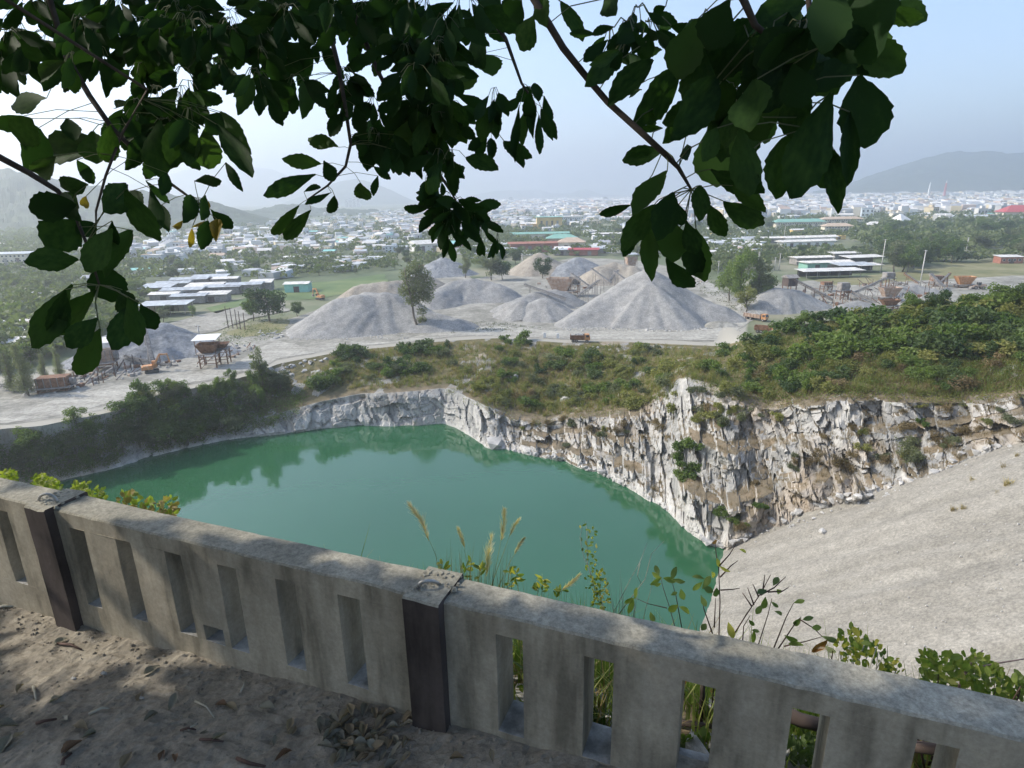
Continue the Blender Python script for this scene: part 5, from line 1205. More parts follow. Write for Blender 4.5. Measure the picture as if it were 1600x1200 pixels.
# left bank woodland
LB = [(-30, 700), (60, 690), (110, 668), (180, 655), (215, 645), (262, 626), (330, 612), (400, 592), (440, 600), (480, 612), (470, 640), (432, 664), (330, 684), (240, 708), (200, 690), (190, 720), (130, 738), (0, 760), (-30, 760)]
for k in range(54):
    x, y = sample_poly(LB); p, r = cliff_at(x, y)
    if 128 < x < 185 and random.random() < .75: continue
    key = random.choice([('broad', 1), ('broad', 3), ('broad', 0), ('loose', 0), ('loose', 1), ('loose', 0)])
    side = 'at the far left' if x < 130 else 'left of the pale rock strip' if x < 320 else 'right of the pale rock strip'
    put_tree(key, p + np.array([0, -1.2, -.6]), rnd(5.5, 8.5), f'{ {"broad": "dark bushy", "loose": "pale green"}[key[0]] } tree on the steep left bank {landmark(x)}', 'trees of the left bank', wide=rnd(1.0, 1.35))
for k in range(16):
    x = rnd(180, 440); y = tab(x, RIM_Y) + rnd(8, 26); p, r = cliff_at(x, y); key = random.choice([('loose', 0), ('loose', 2), ('loose', 0), ('broad', 1)])
    put_tree(key, p - np.array([0, 0, .5]), rnd(4.5, 7), f'sunlit {"pale green" if key[0] == "loose" else "bushy"} tree topping the left bank {landmark(x)}', 'trees of the left bank', wide=rnd(.9, 1.2))
# shrubs of the back slope and the right hillside
def scatter(poly, n, kinds, smin, smax, where, group, name='shrub'):
    ks = list(kinds); ws = [kinds[k] for k in ks]; look = {'dark': 'dark green leafy shrub', 'green': 'fresh green leafy shrub', 'yellow': 'yellow green shrub', 'grey': 'grey green shrub', 'brown': 'dry brown shrub'}
    for _ in range(n):
        x, y = sample_poly(poly); p, r = cliff_at(x, y); k = random.choices(ks, ws)[0]; s = rnd(smin, smax)
        lab = f'{"big" if s > (smin + smax) / 2 else "small"} {look[k]} {where} {landmark(x)}'.replace(' below the small truck below', ' below').replace(' under the rim', '')
        if len(lab.split()) > 16: lab = lab.replace(' leafy', '').replace(' upper', '').replace(' by the shore', '')
        if len(lab.split()) > 16: lab = lab.split(' below')[0].split(' beside')[0]
        shrub(k, p - np.array([0, 0, .15 * s]), s, lab, group, name)
scatter([(536, 552), (620, 543), (690, 538), (700, 560), (660, 585), (600, 590), (545, 600), (470, 615), (480, 600)], 30, {'dark': 3, 'green': 3, 'grey': 2}, 1.5, 2.6, 'on the back slope', 'shrubs of the back slope, left')
scatter([(690, 538), (775, 532), (900, 540), (1040, 542), (1050, 600), (980, 620), (880, 590), (760, 575), (690, 570)], 48, {'dark': 3, 'green': 3, 'grey': 3, 'yellow': 3}, 1.2, 2.2, 'high on the back slope', 'shrubs of the back slope, middle')
scatter([(690, 575), (760, 580), (880, 595), (1040, 610), (1000, 640), (930, 640), (850, 648), (800, 640), (720, 600)], 44, {'yellow': 6, 'grey': 3, 'brown': 1, 'green': 2}, 1.0, 1.8, 'just above the back cliff', 'shrubs above the back cliff')
scatter([(1130, 545), (1180, 526), (1230, 512), (1300, 503), (1400, 493), (1500, 482), (1610, 472), (1610, 560), (1500, 560), (1400, 560), (1300, 560), (1200, 570), (1120, 585)], 104, {'dark': 4, 'green': 6, 'yellow': 4}, 1.4, 2.9, 'on the upper right hillside', 'shrubs of the right hillside')
scatter([(1070, 575), (1200, 570), (1300, 560), (1610, 560), (1610, 605), (1500, 615), (1300, 612), (1200, 625), (1110, 600)], 56, {'green': 3, 'yellow': 4, 'dark': 2, 'brown': 2}, .9, 1.8, 'low on the right hillside', 'shrubs above the right rock face')
scatter([(1060, 690), (1095, 705), (1090, 750), (1060, 755), (1045, 730)], 7, {'green': 4, 'grey': 2}, .8, 1.4, 'on the rock bench by the shore', 'shrubs on the rock bench')
scatter([(1120, 800), (1190, 795), (1180, 825), (1130, 830)], 7, {'green': 3, 'brown': 2}, .6, 1.1, 'at the rock foot by the gravel', 'shrubs at the rock foot')
scatter([(1200, 700), (1300, 705), (1380, 690), (1330, 725), (1230, 730)], 8, {'brown': 5, 'grey': 1}, .6, 1.1, 'on a ledge of the right rock face', 'dry shrubs on the ledges')
scatter([(1400, 660), (1480, 650), (1590, 640), (1560, 690), (1480, 700), (1420, 740)], 12, {'brown': 4, 'grey': 3, 'green': 1}, .5, 1.0, 'on the rock face near the gravel', 'dry shrubs on the ledges')
scatter([(1035, 610), (1060, 596), (1110, 604), (1180, 625), (1170, 660), (1120, 670), (1060, 660), (1035, 640)], 15, {'yellow': 4, 'brown': 3, 'grey': 2, 'green': 2}, .8, 1.6, 'on the pale rock spur', 'shrubs on the rock spur')
scatter([(780, 655), (930, 655), (1050, 650), (1070, 720), (1050, 760), (960, 715), (860, 690)], 18, {'brown': 4, 'grey': 3, 'yellow': 2}, .5, 1.1, 'on the ledges above the right shore', 'shrubs on the shore ledges')
scatter([(1180, 640), (1400, 630), (1590, 625), (1500, 690), (1300, 760), (1180, 770)], 22, {'brown': 5, 'grey': 3, 'yellow': 2}, .5, 1.2, 'on the right rock face', 'dry shrubs on the ledges')
for (x, y, s) in [(1520, 755, .5), (1570, 735, .55), (1575, 760, .6), (1560, 775, .4), (1490, 800, .45), (1505, 797, .4), (1590, 715, .4)]:
    p = gravel_hit(x, y); o = obj('grass_clump', random.choice(TUFT['straw']), loc=p); o.scale = (s * 1.5, s * 1.5, s); tag(o, 'dry grass tuft growing on the gravel slope', 'grass tuft', 'dry tufts on the gravel slope')
# grass too dense to count, on the slopes
def grass_sheet(name, label, items, mat, rg, hmin, hmax, per, spread=.5, w=.045):
    Vs = []; Fs = []; b = 0
    for p in items:
        v, f = blades(per, spread, rg.uniform(hmin, hmax), rg, .6, w); Vs.append(v + np.asarray(p)[None]); Fs.append(f + b); b += len(v)
    o = obj(name, mesh_from(name, np.concatenate(Vs), np.concatenate(Fs), mat)); return tag(o, label, 'grass', kind='stuff')
def items(poly, n):
    out = []
    for _ in range(n): out.append(cliff_at(*sample_poly(poly))[0] - np.array([0, 0, .1]))
    return out
rgV = np.random.default_rng(11)
BACK = [(470, 600), (540, 552), (690, 538), (900, 541), (1060, 543), (1130, 546), (1120, 600), (1060, 590), (1040, 625), (930, 642), (850, 650), (760, 632), (700, 600), (560, 612)]
RIGHT = [(1128, 546), (1230, 514), (1400, 494), (1610, 474), (1610, 606), (1500, 620), (1300, 614), (1200, 630), (1110, 605)]
LEDGE = [(760, 640), (1060, 620), (1110, 610), (1600, 615), (1600, 680), (1480, 730), (1300, 785), (1170, 835), (1060, 800), (950, 740), (800, 690)]
grass_sheet('dry_grass', 'straw coloured dry grass over the back slope', items(BACK, 1500), M_STRAW, rgV, .8, 1.8, 16, .6, .05)
grass_sheet('green_grass', 'yellow green tall grass over the back slope', items(BACK, 1700), M_LEAF_Y, rgV, .9, 2.0, 18, .6, .06)
grass_sheet('green_grass', 'yellow green tall grass over the right hillside', items(RIGHT, 1700), M_LEAF_Y, rgV, .8, 1.8, 16, .6, .05)
grass_sheet('dry_grass', 'brown dry grass low on the right hillside', items([(1070, 570), (1300, 560), (1610, 570), (1610, 606), (1500, 620), (1300, 614), (1200, 630), (1110, 605)], 700), M_LEAF_B, rgV, .5, 1.2, 16, .6, .05)
li = []
while len(li) < 1300:
    x, y = sample_poly(LEDGE); i = int(np.searchsorted(PX, x)); r = int(np.argmin(np.abs(CLY[:, i] - y)))
    if 1 < r < NR1 - 1:
        d = CL[r + 1, i] - CL[r - 1, i]
        if d[2] < .75 * np.hypot(d[0], d[1]) + .1: li.append(CL[r, i])
grass_sheet('dry_grass', 'brown dry grass on the ledges of the quarry face', li, M_LEAF_B, rgV, .3, .8, 12, .45, .035)
leafy_later = []
# weedy ground cover of the left bank
def leafy(name, label, pts, n, rad_, L, W, mat, rg):
    C = []; 
    for p in pts:
        d = rg.normal(size=(n, 3)) * np.array([rad_, rad_, rad_ * .5]); C.append(np.asarray(p)[None] + d + np.array([0, 0, rad_ * .4]))
    C = np.concatenate(C); V = leaf_quads(C, np.tile([0, 0, 1.], (len(C), 1)), L, W, rg, .3)
    return tag(obj(name, mesh_from(name, V, np.arange(len(V)).reshape(-1, 4), mat)), label, 'undergrowth', kind='stuff')
leafy('undergrowth', 'dark undergrowth clothing the steep left bank', [q + np.array([0, -.5, .3]) for q in items(LB, 800)], 22, .8, .5, .28, M_LEAF_M, rgV)
leafy('undergrowth', 'paler creepers over the steep left bank', [q + np.array([0, -.7, .3]) for q in items(LB, 700)], 22, .8, .5, .26, M_LEAF_G, rgV)
leafy('undergrowth', 'mixed green undergrowth of the right hillside', items(RIGHT, 1100), 20, .7, .4, .24, M_LEAF_M, rgV)
leafy('undergrowth', 'dark undergrowth of the back slope', items(BACK, 500), 18, .6, .38, .22, M_LEAF_M, rgV)
leafy('undergrowth', 'low scrub on the island between the haul roads', [base(*sample_poly([(700, 512), (760, 503), (810, 508), (860, 514), (790, 518), (700, 522)])) for _ in range(60)], 18, .6, .4, .24, M_LEAF_G, rgV)
leafy('undergrowth', 'weeds round the round crowned tree and the bare posts', [base(*sample_poly([(330, 535), (350, 505), (440, 490), (455, 510), (430, 528), (380, 540)])) for _ in range(110)], 18, .8, .45, .26, M_LEAF_D, rgV)
leafy('undergrowth', 'low scrub at the foot of the bushy clump', [base(*sample_poly([(1060, 440), (1110, 430), (1220, 440), (1225, 462), (1150, 490), (1110, 462)])) for _ in range(120)], 22, 1.0, .6, .34, M_LEAF_G, rgV)

EDGE = [cliff_at(x, tab(x, K_Y) + rnd(-6, 10))[0] + np.array([0, -.3, 0]) for x in (rnd(700, 1600) for _ in range(420))]
leafy('undergrowth', 'weeds hanging over the top edge of the rock faces', EDGE, 16, .55, .34, .16, M_LEAF_Y, rgV)
# trees of the plain
def plain_trees(poly, n, kinds, h0, h1, where, group):
    look = {'broad': 'dark rounded tree', 'loose': 'loose olive tree', 'wispy': 'feathery grey tree'}
    pts = sorted([sample_poly(poly) for _ in range(n)], key=lambda q: q[1])
    for x, y in pts:
        key = random.choice(kinds); side = next(w for lim, w in ((60, 'far left'), (130, 'left'), (200, 'inner left'), (280, 'above the left plant'), (360, 'above the excavator'), (430, 'above the round crowned tree'), (530, 'above the green field'), (640, 'left of the slim tree'), (760, 'by the workshops'), (820, 'by the orange hopper'), (1000, 'behind the heaps'), (1130, 'behind the hanging leaves'), (1230, 'left of the white sheds'), (1300, 'above the white sheds'), (1390, 'by the tall pole'), (1450, 'by the plant pole'), (1530, 'behind the loader'), (1900, 'right edge')) if x < lim)
        put_tree(key, base(x, y), rnd(h0, h1), f'{look[key[0]]} {where}, {side}', group, wide=rnd(.9, 1.4))
BR = [('broad', 0), ('broad', 1), ('broad', 2), ('broad', 3), ('loose', 0), ('loose', 1)]
plain_trees([(1390, 395), (1600, 388), (1620, 405), (1560, 404), (1500, 410), (1430, 426), (1395, 426)], 22, BR, 13, 19, 'in the tall grove beyond the right plant', 'trees of the right grove')
plain_trees([(1330, 366), (1620, 352), (1620, 388), (1400, 392), (1340, 384)], 34, BR, 10, 17, 'in the woods before the right part of town', 'trees of the right grove')
plain_trees([(1080, 350), (1330, 347), (1330, 352), (1270, 350), (1200, 362), (1090, 366)], 16, BR, 9, 14, 'around the green roofed school', 'trees around the school')
plain_trees([(1190, 392), (1260, 388), (1400, 392), (1400, 402), (1250, 404), (1190, 410)], 28, BR, 4, 7, 'in the green belt between the white sheds', 'trees of the green belt')
plain_trees([(930, 366), (1060, 366), (1080, 400), (1010, 408), (940, 390)], 16, BR, 7, 12, 'beyond the brownish spread heap', 'trees behind the middle plant')
plain_trees([(740, 372), (800, 372), (815, 400), (800, 424), (740, 425), (720, 400)], 10, BR, 6, 11, 'between the workshops and the middle plant', 'trees behind the middle plant')
plain_trees([(620, 395), (655, 388), (660, 418), (600, 424)], 6, BR, 6, 10, 'left of the white gabled workshop', 'trees behind the middle plant')
plain_trees([(420, 408), (620, 402), (625, 424), (530, 434), (440, 440)], 24, BR, 4, 8, 'along the hedge behind the green field', 'trees behind the green field')
plain_trees([(100, 405), (420, 405), (430, 436), (240, 440), (110, 425)], 24, BR, 5, 10, 'behind the packed grey roofs', 'trees behind the packed roofs')
plain_trees([(-20, 448), (210, 445), (235, 470), (190, 520), (90, 560), (-20, 590)], 22, BR, 5, 10, 'in the thicket behind the left plant', 'trees of the left thicket')
plain_trees([(240, 478), (330, 480), (300, 500), (230, 505)], 4, BR, 3, 6, 'in front of the broad flat grey shed', 'trees before the packed roofs')
# woods and garden trees too many to count
rgT = np.random.default_rng(3); C = []; O_ = []; S_z = []
def wood(poly, n, h0, h1, k=14):
    for _ in range(n):
        p = base(*sample_poly(poly)); h = rnd(h0, h1); r = h * rnd(.3, .5)
        d = rgT.normal(size=(k, 3)); d /= np.linalg.norm(d, axis=1)[:, None]; d[:, 2] = np.abs(d[:, 2]) * 1.0 - .25
        C.append(p[None] + d * np.array([r, r, h * .42]) + np.array([0, 0, h * .5])); O_.append(d); S_z.append(np.full(k, r * .8))
wood([(100, 396), (440, 342), (640, 330), (660, 392), (440, 404), (250, 410)], 900, 5, 9)
wood([(-20, 420), (100, 396), (440, 400), (250, 440), (-20, 446)], 420, 4, 9)
wood([(-20, 345), (340, 342), (420, 345), (120, 392), (-20, 415)], 1300, 6, 13)
wood([(560, 330), (960, 322), (1010, 345), (1000, 372), (640, 395)], 1300, 5, 10)
wood([(640, 326), (1020, 315), (1020, 330), (640, 342)], 700, 8, 13, 10)
wood([(1000, 318), (1600, 306), (1640, 318), (1600, 345), (1010, 352)], 1500, 6, 12, 10)
wood([(1000, 312), (1640, 300), (1640, 308), (1000, 320)], 500, 10, 18, 8)
wood([(1040, 352), (1330, 345), (1400, 352), (1340, 372), (1200, 380), (1050, 380)], 520, 5, 9)
wood([(1330, 350), (1640, 342), (1640, 392), (1400, 400), (1330, 380)], 620, 7, 13)
wood([(1050, 372), (1200, 380), (1200, 425), (1110, 425), (1060, 400)], 260, 4, 8)
wood([(-20, 450), (225, 440), (240, 470), (200, 510), (90, 560), (-20, 590)], 620, 4, 8)
wood([(1190, 390), (1260, 388), (1400, 392), (1400, 404), (1250, 406), (1190, 412)], 200, 3, 6)
wood([(420, 406), (620, 400), (625, 420), (530, 430), (440, 437)], 220, 3, 6)
wood([(930, 366), (1060, 366), (1080, 400), (1010, 408), (940, 390)], 160, 4, 9)
wood([(740, 372), (800, 372), (815, 400), (800, 424), (740, 425), (720, 400)], 90, 4, 8)
wood([(0, 438), (90, 440), (80, 450), (0, 452)], 60, 4, 7)
wood([(640, 388), (720, 374), (1000, 372), (1080, 395), (1000, 402), (930, 398), (760, 412)], 260, 4, 9)
wood([(210, 430), (420, 406), (620, 400), (620, 418), (430, 438)], 220, 3, 7)
wood([(1040, 362), (1200, 352), (1200, 420), (1120, 430), (1060, 410)], 220, 4, 9)
wood([(1390, 404), (1640, 392), (1640, 408), (1480, 412), (1400, 424)], 150, 4, 8)
wood([(640, 400), (700, 398), (700, 412), (650, 420)], 40, 4, 8)
C = np.concatenate(C); O_ = np.concatenate(O_); S_z = np.concatenate(S_z)
V = leaf_quads(C, O_, 1.0, .75, rgT, .3).reshape(-1, 4, 3); ce = V.mean(1, keepdims=True); V = ce + (V - ce) * S_z[:, None, None] * 1.25
tag(obj('woodland', mesh_from('woodland', V.reshape(-1, 3), np.arange(len(V) * 4).reshape(-1, 4), leafmat('woodland_leaves', (.05, .078, .03), (.13, .155, .065), .3, scale=.06))), 'dense tree cover scattered through the town and plain', 'woodland', kind='stuff')
# ------------------------------------------------------------------ the tree that overhangs the view
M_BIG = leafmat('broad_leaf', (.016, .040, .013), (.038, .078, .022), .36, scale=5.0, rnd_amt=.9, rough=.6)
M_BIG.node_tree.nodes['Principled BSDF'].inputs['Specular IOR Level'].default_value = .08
M_BIGY = leafmat('yellowing_leaf', (.16, .11, .02), (.27, .20, .04), .45, scale=20.0, rnd_amt=.4)
M_BARK = simple('dark_bark', [(.3, (.035, .028, .022)), (.7, (.085, .068, .055))], 25, .9, bs=.4, bd=.005)
def big_leaf(seed, fold, curl, wave, ob=1.25):
    """broad toothed leaf, base at the origin, tip at y=1, width 1 at its widest"""
    rg = random.Random(seed); n = 14; V = []; F = []
    for i in range(n + 1):
        u = i / n; w = .5 * (math.sin(math.pi * min(1, u ** ob * .985 + .012)) ** .78)
        if i == n: w = .015
        tooth = 1 + (.05 if i % 2 else -.04) * (1 if 1 < i < n else 0) + rg.uniform(-.03, .03)
        z0 = -curl * u * u; wl = w * tooth; wr = w * (2 - tooth)
        V += [(-wl, u + (.03 if i % 2 else 0), z0 + fold * w + wave * math.sin(u * 9 + 1)), (0, u, z0), (wr, u - (.02 if i % 2 else 0), z0 + fold * w + wave * math.sin(u * 8 + 2.4))]
    for i in range(n):
        b = i * 3; F += [(b, b + 1, b + 4, b + 3), (b + 1, b + 2, b + 5, b + 4)]
    return V, F
BLV = [big_leaf(1, .25, .10, .02), big_leaf(2, .12, .22, .03, 1.1), big_leaf(3, .45, .05, .02, 1.05), big_leaf(4, -.12, .16, .03, 1.4), big_leaf(5, .3, -.08, .035, 1.3)]
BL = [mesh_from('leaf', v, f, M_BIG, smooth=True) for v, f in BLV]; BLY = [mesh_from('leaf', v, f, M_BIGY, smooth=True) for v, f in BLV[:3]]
TREE0 = np.array([-2.3, -1.3, 66.3])
big = tag(empty('overhanging_tree', TREE0), 'dark broad-leaved tree hanging its leafy branches across the top of the view', 'tree')
def at_w(px, py, w): return CAM + ray(px, py) * (w / F_PX)
PETI = MB(); LEAFN = []
def pet(pts, r):
    PETI.tube([np.asarray(p) - TREE0 for p in pts], r, 4, cap=False)
def leaf_frame(Pb, Pt, roll):
    y = Vector(Pt - Pb); L = y.length; y.normalize(); v = Vector((Pb + Pt) / 2 - CAM).normalized()
    x = y.cross(v)
    x = x.normalized() if x.length > 1e-4 else y.orthogonal().normalized()
    z = x.cross(y)
    if z.dot(v) > 0: x, z = -x, -z
    c, s_ = math.cos(roll), math.sin(roll); return x * c + z * s_, y, z * c - x * s_, L
def place_leaf(b, t_, wpx, w, dw=None, roll=None, yellow=False, store=True):
    Pb = at_w(b[0], b[1], w); Pt = at_w(t_[0], t_[1], w * (1 + (dw if dw is not None else rnd(-.07, .07))))
    roll = rnd(-.6, .6) if roll is None else roll
    x, y, z, L = leaf_frame(Pb, Pt, roll); W = wpx * w / F_PX / max(.6, math.cos(roll))
    LEAFN.append((L * W, Pb, x, y, z, L, W, yellow)); return Pb
# branches: photo pixels, distance along the view axis, radius in px
BR_ = {'L': ([(-260, 60), (-60, 215), (0, 246), (45, 270), (90, 298), (115, 330), (135, 380), (155, 445)], 1.25, [9, 6, 5, 4.5, 4, 3, 2.4, 1.6]),
       'L2': ([(60, -60), (105, 90), (140, 150), (175, 200), (215, 240), (250, 275), (285, 300), (312, 320)], 1.7, [6, 5, 4.4, 4, 3.4, 2.6, 2, 1.2]),
       'L3': ([(230, 140), (190, 210), (165, 275), (150, 330), (150, 352)], 1.5, [2.4, 2.2, 2, 1.6, 1]),
       'C': ([(470, -80), (510, 30), (528, 100), (540, 170), (548, 225), (540, 260), (512, 290), (480, 312)], 2.0, [5, 4.2, 3.6, 3, 2.6, 2.2, 1.6, 1]),
       'C2': ([(520, -80), (560, 40), (590, 110), (625, 180), (665, 235), (695, 285), (712, 312)], 2.3, [5, 4, 3.4, 3, 2.4, 2, 1.2]),
       'R': ([(700, -260), (800, -60), (835, 0), (880, 75), (920, 125), (950, 160), (1000, 205), (1035, 237), (1060, 262), (1080, 296)], 1.0, [11, 7, 6, 5.6, 5.2, 5, 5, 4.6, 3.6, 2]),
       'R2': ([(1040, -160), (1140, -40), (1162, 0), (1180, 40), (1205, 60), (1240, 120), (1262, 200)], .85, [9, 7, 6, 5, 4, 3, 2]),
       'R3': ([(1300, -140), (1262, -20), (1265, 20), (1290, 70)], .8, [6, 5, 4, 2]),
       'D': ([(690, -120), (760, 20), (790, 60), (815, 130), (835, 160)], 2.2, [5, 4, 3, 2, 1.4])}
BP = {}
for k, (pp, w, rr) in BR_.items():
    P = [at_w(x, y, w * (1 + .02 * math.sin(i * 1.7))) for i, (x, y) in enumerate(pp)]; BP[k] = P
    hub = np.array([-1.9, -.6, 68.9]) if k[0] in 'LC' else np.array([-.9, -.7, 69.4])
    r0 = rr[0] * w / F_PX; a = hub; mid = (a + P[0]) / 2 + np.array([0, 0, .25])
    MB().tube([np.asarray(q) - TREE0 for q in [a, mid] + P], [r0 * 2.2, r0 * 1.5] + [r * w / F_PX for r in rr], 8).build('branch', M_BARK, big, True)
MB().tube([np.array([0, 0, -.3]), np.array([.05, .1, .6]), np.array([.2, .3, 1.6]), np.array([.4, .7, 2.6]), np.array([1.4, .6, 3.1])], [.16, .13, .11, .09, .06], 10).build('trunk', M_BARK, big, True)
def petiole(Pb, ks, y=None):
    best = None
    for k in ks:
        P = np.array(BP[k]); 
        for i in range(len(P) - 1):
            for f in (.2, .5, .8, 1.0):
                q = P[i] * (1 - f) + P[i + 1] * f; d = np.linalg.norm(q - Pb)
                if best is None or d < best[0]: best = (d, q)
    d, q = best
    if d < .24: m = (q + Pb) / 2 + np.array([0, 0, .06 * d]) + np.array([rnd(-.1, .1) * d, 0, 0]); pet([q, m, Pb], .0011)
# leaves one can trace, pixels of the photo: base, tip, width
T1 = lambda l: [((a / 2, b / 2), (c / 2, d / 2), e / 2) for a, b, c, d, e in l]
LL = T1([(240, 640, 85, 648, 92), (275, 575, 180, 590, 62), (240, 690, 145, 775, 118), (245, 690, 290, 735, 60), (245, 812, 78, 815, 72), (350, 690, 345, 770, 40), (350, 715, 278, 850, 80), (395, 575, 318, 665, 84), (395, 590, 488, 768, 74), (415, 720, 325, 865, 62), (325, 825, 345, 948, 108), (228, 890, 82, 1085, 88), (205, 905, 165, 1045, 66), (300, 905, 138, 1090, 84), (305, 995, 212, 1086, 72), (312, 1025, 238, 1166, 70), (382, 905, 400, 985, 62), (430, 940, 358, 1088, 78), (440, 950, 482, 1032, 58), (400, 930, 425, 1065, 60), (240, 600, 205, 655, 70), (190, 610, 250, 690, 60)])
for b, t_, w in LL: petiole(place_leaf(b, t_, w, 1.22 + rnd(-.1, .1)), ['L'])
L2 = T1([(145, 308, 12, 322, 62), (75, 362, -20, 400, 55), (100, 370, 55, 450, 92), (120, 400, 80, 530, 92), (175, 488, 115, 550, 62), (335, 455, 135, 485, 96), (210, 370, 235, 445, 55), (290, 410, 305, 515, 88), (380, 368, 432, 425, 62), (440, 415, 440, 468, 45), (345, 390, 330, 510, 62), (500, 375, 490, 545, 100), (560, 380, 540, 520, 80), (612, 398, 588, 505, 56), (642, 398, 655, 535, 82), (690, 350, 762, 462, 54), (680, 390, 792, 562, 66), (706, 508, 750, 592, 30), (608, 565, 682, 572, 34), (470, 590, 495, 700, 44), (455, 565, 535, 636, 26), (522, 540, 508, 608, 40), (505, 640, 520, 715, 36), (600, 612, 575, 695, 50), (400, 600, 445, 640, 50), (240, 500, 300, 580, 40), (690, 355, 648, 420, 60)])
for b, t_, w in L2: petiole(place_leaf(b, t_, w, 1.6 + rnd(-.15, .15)), ['L2', 'L3'])
for b, t_, w in T1([(572, 688, 540, 716, 20), (600, 712, 594, 775, 20), (632, 618, 648, 668, 34), (640, 690, 616, 712, 26), (682, 688, 674, 752, 34), (270, 612, 258, 660, 26)]): petiole(place_leaf(b, t_, w, 1.68, yellow=True), ['L2'])
for b, t_, w in T1([(650, 690, 628, 780, 48), (660, 655, 726, 722, 46), (640, 610, 625, 690, 34)]): petiole(place_leaf(b, t_, w, 1.68), ['L2'])
CL_ = T1([(1057, 460, 955, 420, 50), (1002, 512, 885, 497, 46), (986, 545, 833, 608, 52), (1012, 502, 1040, 562, 46), (1036, 602, 952, 632, 22), (1045, 610, 1028, 668, 34), (1126, 570, 1140, 638, 54), (935, 640, 848, 725, 38), (972, 655, 888, 742, 46), (1168, 520, 1222, 562, 26), (1182, 550, 1164, 612, 24), (1100, 300, 1060, 380, 44), (1080, 350, 1030, 425, 44), (1110, 330, 1140, 420, 48), (1105, 420, 1150, 500, 34), (1165, 440, 1195, 520, 40), (1210, 460, 1200, 540, 36), (1240, 470, 1250, 545, 38), (1230, 420, 1290, 490, 36), (950, 600, 1005, 580, 20), (880, 255, 820, 330, 32), (910, 260, 915, 350, 44), (960, 240, 950, 360, 50), (985, 250, 1000, 330, 40), (830, 230, 810, 300, 40)])
for b, t_, w in CL_: petiole(place_leaf(b, t_, w, 2.0 + rnd(-.1, .1)), ['C', 'C2'])
T2 = lambda l: [((a / 2 + 800, b / 2), (c / 2 + 800, d / 2), e / 2) for a, b, c, d, e in l]
R1 = T2([(485, 535, 375, 665, 66), (450, 640, 342, 772, 74), (400, 690, 345, 805, 44), (505, 602, 455, 745, 88), (588, 580, 592, 675, 58), (618, 640, 665, 742, 56), (660, 628, 797, 722, 74), (622, 528, 765, 615, 76), (690, 580, 792, 662, 52), (372, 640, 270, 672, 32), (478, 470, 345, 502, 60), (425, 695, 435, 872, 56), (495, 690, 505, 815, 100), (545, 690, 575, 800, 62), (575, 715, 600, 882, 82), (540, 735, 590, 875, 70), (482, 805, 566, 908, 62), (500, 620, 530, 690, 50)])
for b, t_, w in R1: petiole(place_leaf(b, t_, w, 1.0 + rnd(-.06, .06)), ['R'])
R2 = T2([(860, 425, 825, 622, 104), (965, 440, 1002, 600, 104), (1005, 470, 1016, 642, 62), (900, 270, 868, 425, 92), (1000, 290, 882, 605, 140), (1055, 350, 1052, 572, 56), (1080, -50, 1135, 208, 200), (1050, 115, 955, 285, 138), (1085, 235, 1110, 462, 152), (1000, -30, 985, 130, 130), (1120, 60, 1060, 215, 130), (1060, 60, 1110, 240, 120), (640, 245, 500, 435, 116), (660, 250, 690, 440, 110), (715, 395, 745, 605, 96), (640, 400, 600, 500, 60), (760, 250, 750, 420, 120), (820, 250, 800, 430, 110), (690, 520, 780, 605, 60), (880, 200, 900, 330, 110), (740, 60, 640, 250, 120), (860, 40, 830, 250, 150), (930, 90, 850, 170, 80), (810, 120, 720, 260, 110), (580, 60, 520, 250, 120), (600, 150, 560, 330, 110), (680, 0, 600, 150, 130)])
for b, t_, w in R2: petiole(place_leaf(b, t_, w, .86 + rnd(-.08, .1)), ['R2', 'R3'])
R3 = T2([(330, 158, 238, 262, 72), (442, 188, 298, 328, 76), (300, 125, 225, 185, 44), (72, 48, 18, 158, 76), (92, -10, 102, 76, 52), (152, 5, 226, 118, 46), (292, -5, 330, 52, 70), (405, 280, 362, 300, 22), (520, 215, 405, 385, 92), (440, 340, 420, 385, 60), (400, 95, 330, 130, 46), (350, 75, 345, 190, 36), (420, 130, 360, 140, 40), (470, 400, 400, 400, 24), (560, 330, 500, 420, 80), (480, 20, 440, 40, 30), (30, 0, -8, 60, 80), (560, 460, 520, 490, 40), (850, 290, 820, 320, 40), (620, 430, 690, 490, 50)])
for b, t_, w in R3: petiole(place_leaf(b, t_, w, 1.0 + rnd(-.05, .1)), ['R', 'R2'])
D_ = [((828, 135), (808, 160), 20), ((830, 140), (822, 190), 22), ((850, 150), (860, 190), 16), ((838, 165), (832, 215), 14), ((846, 170), (858, 212), 15), ((855, 175), (866, 215), 12), ((815, 150), (790, 172), 16), ((812, 165), (806, 255), 14), ((820, 175), (815, 225), 18), ((842, 180), (845, 235), 14), ((835, 130), (842, 152), 18), ((705, 60), (712, 108), 26), ((740, 60), (748, 98), 34), ((755, 85), (770, 118), 40), ((720, 100), (735, 142), 36), ((760, 20), (748, 46), 34), ((780, -8), (750, 45), 44), ((800, -5), (790, 30), 30)]
for b, t_, w in D_: petiole(place_leaf(b, t_, w, 2.1 + rnd(-.1, .2)), ['D'])
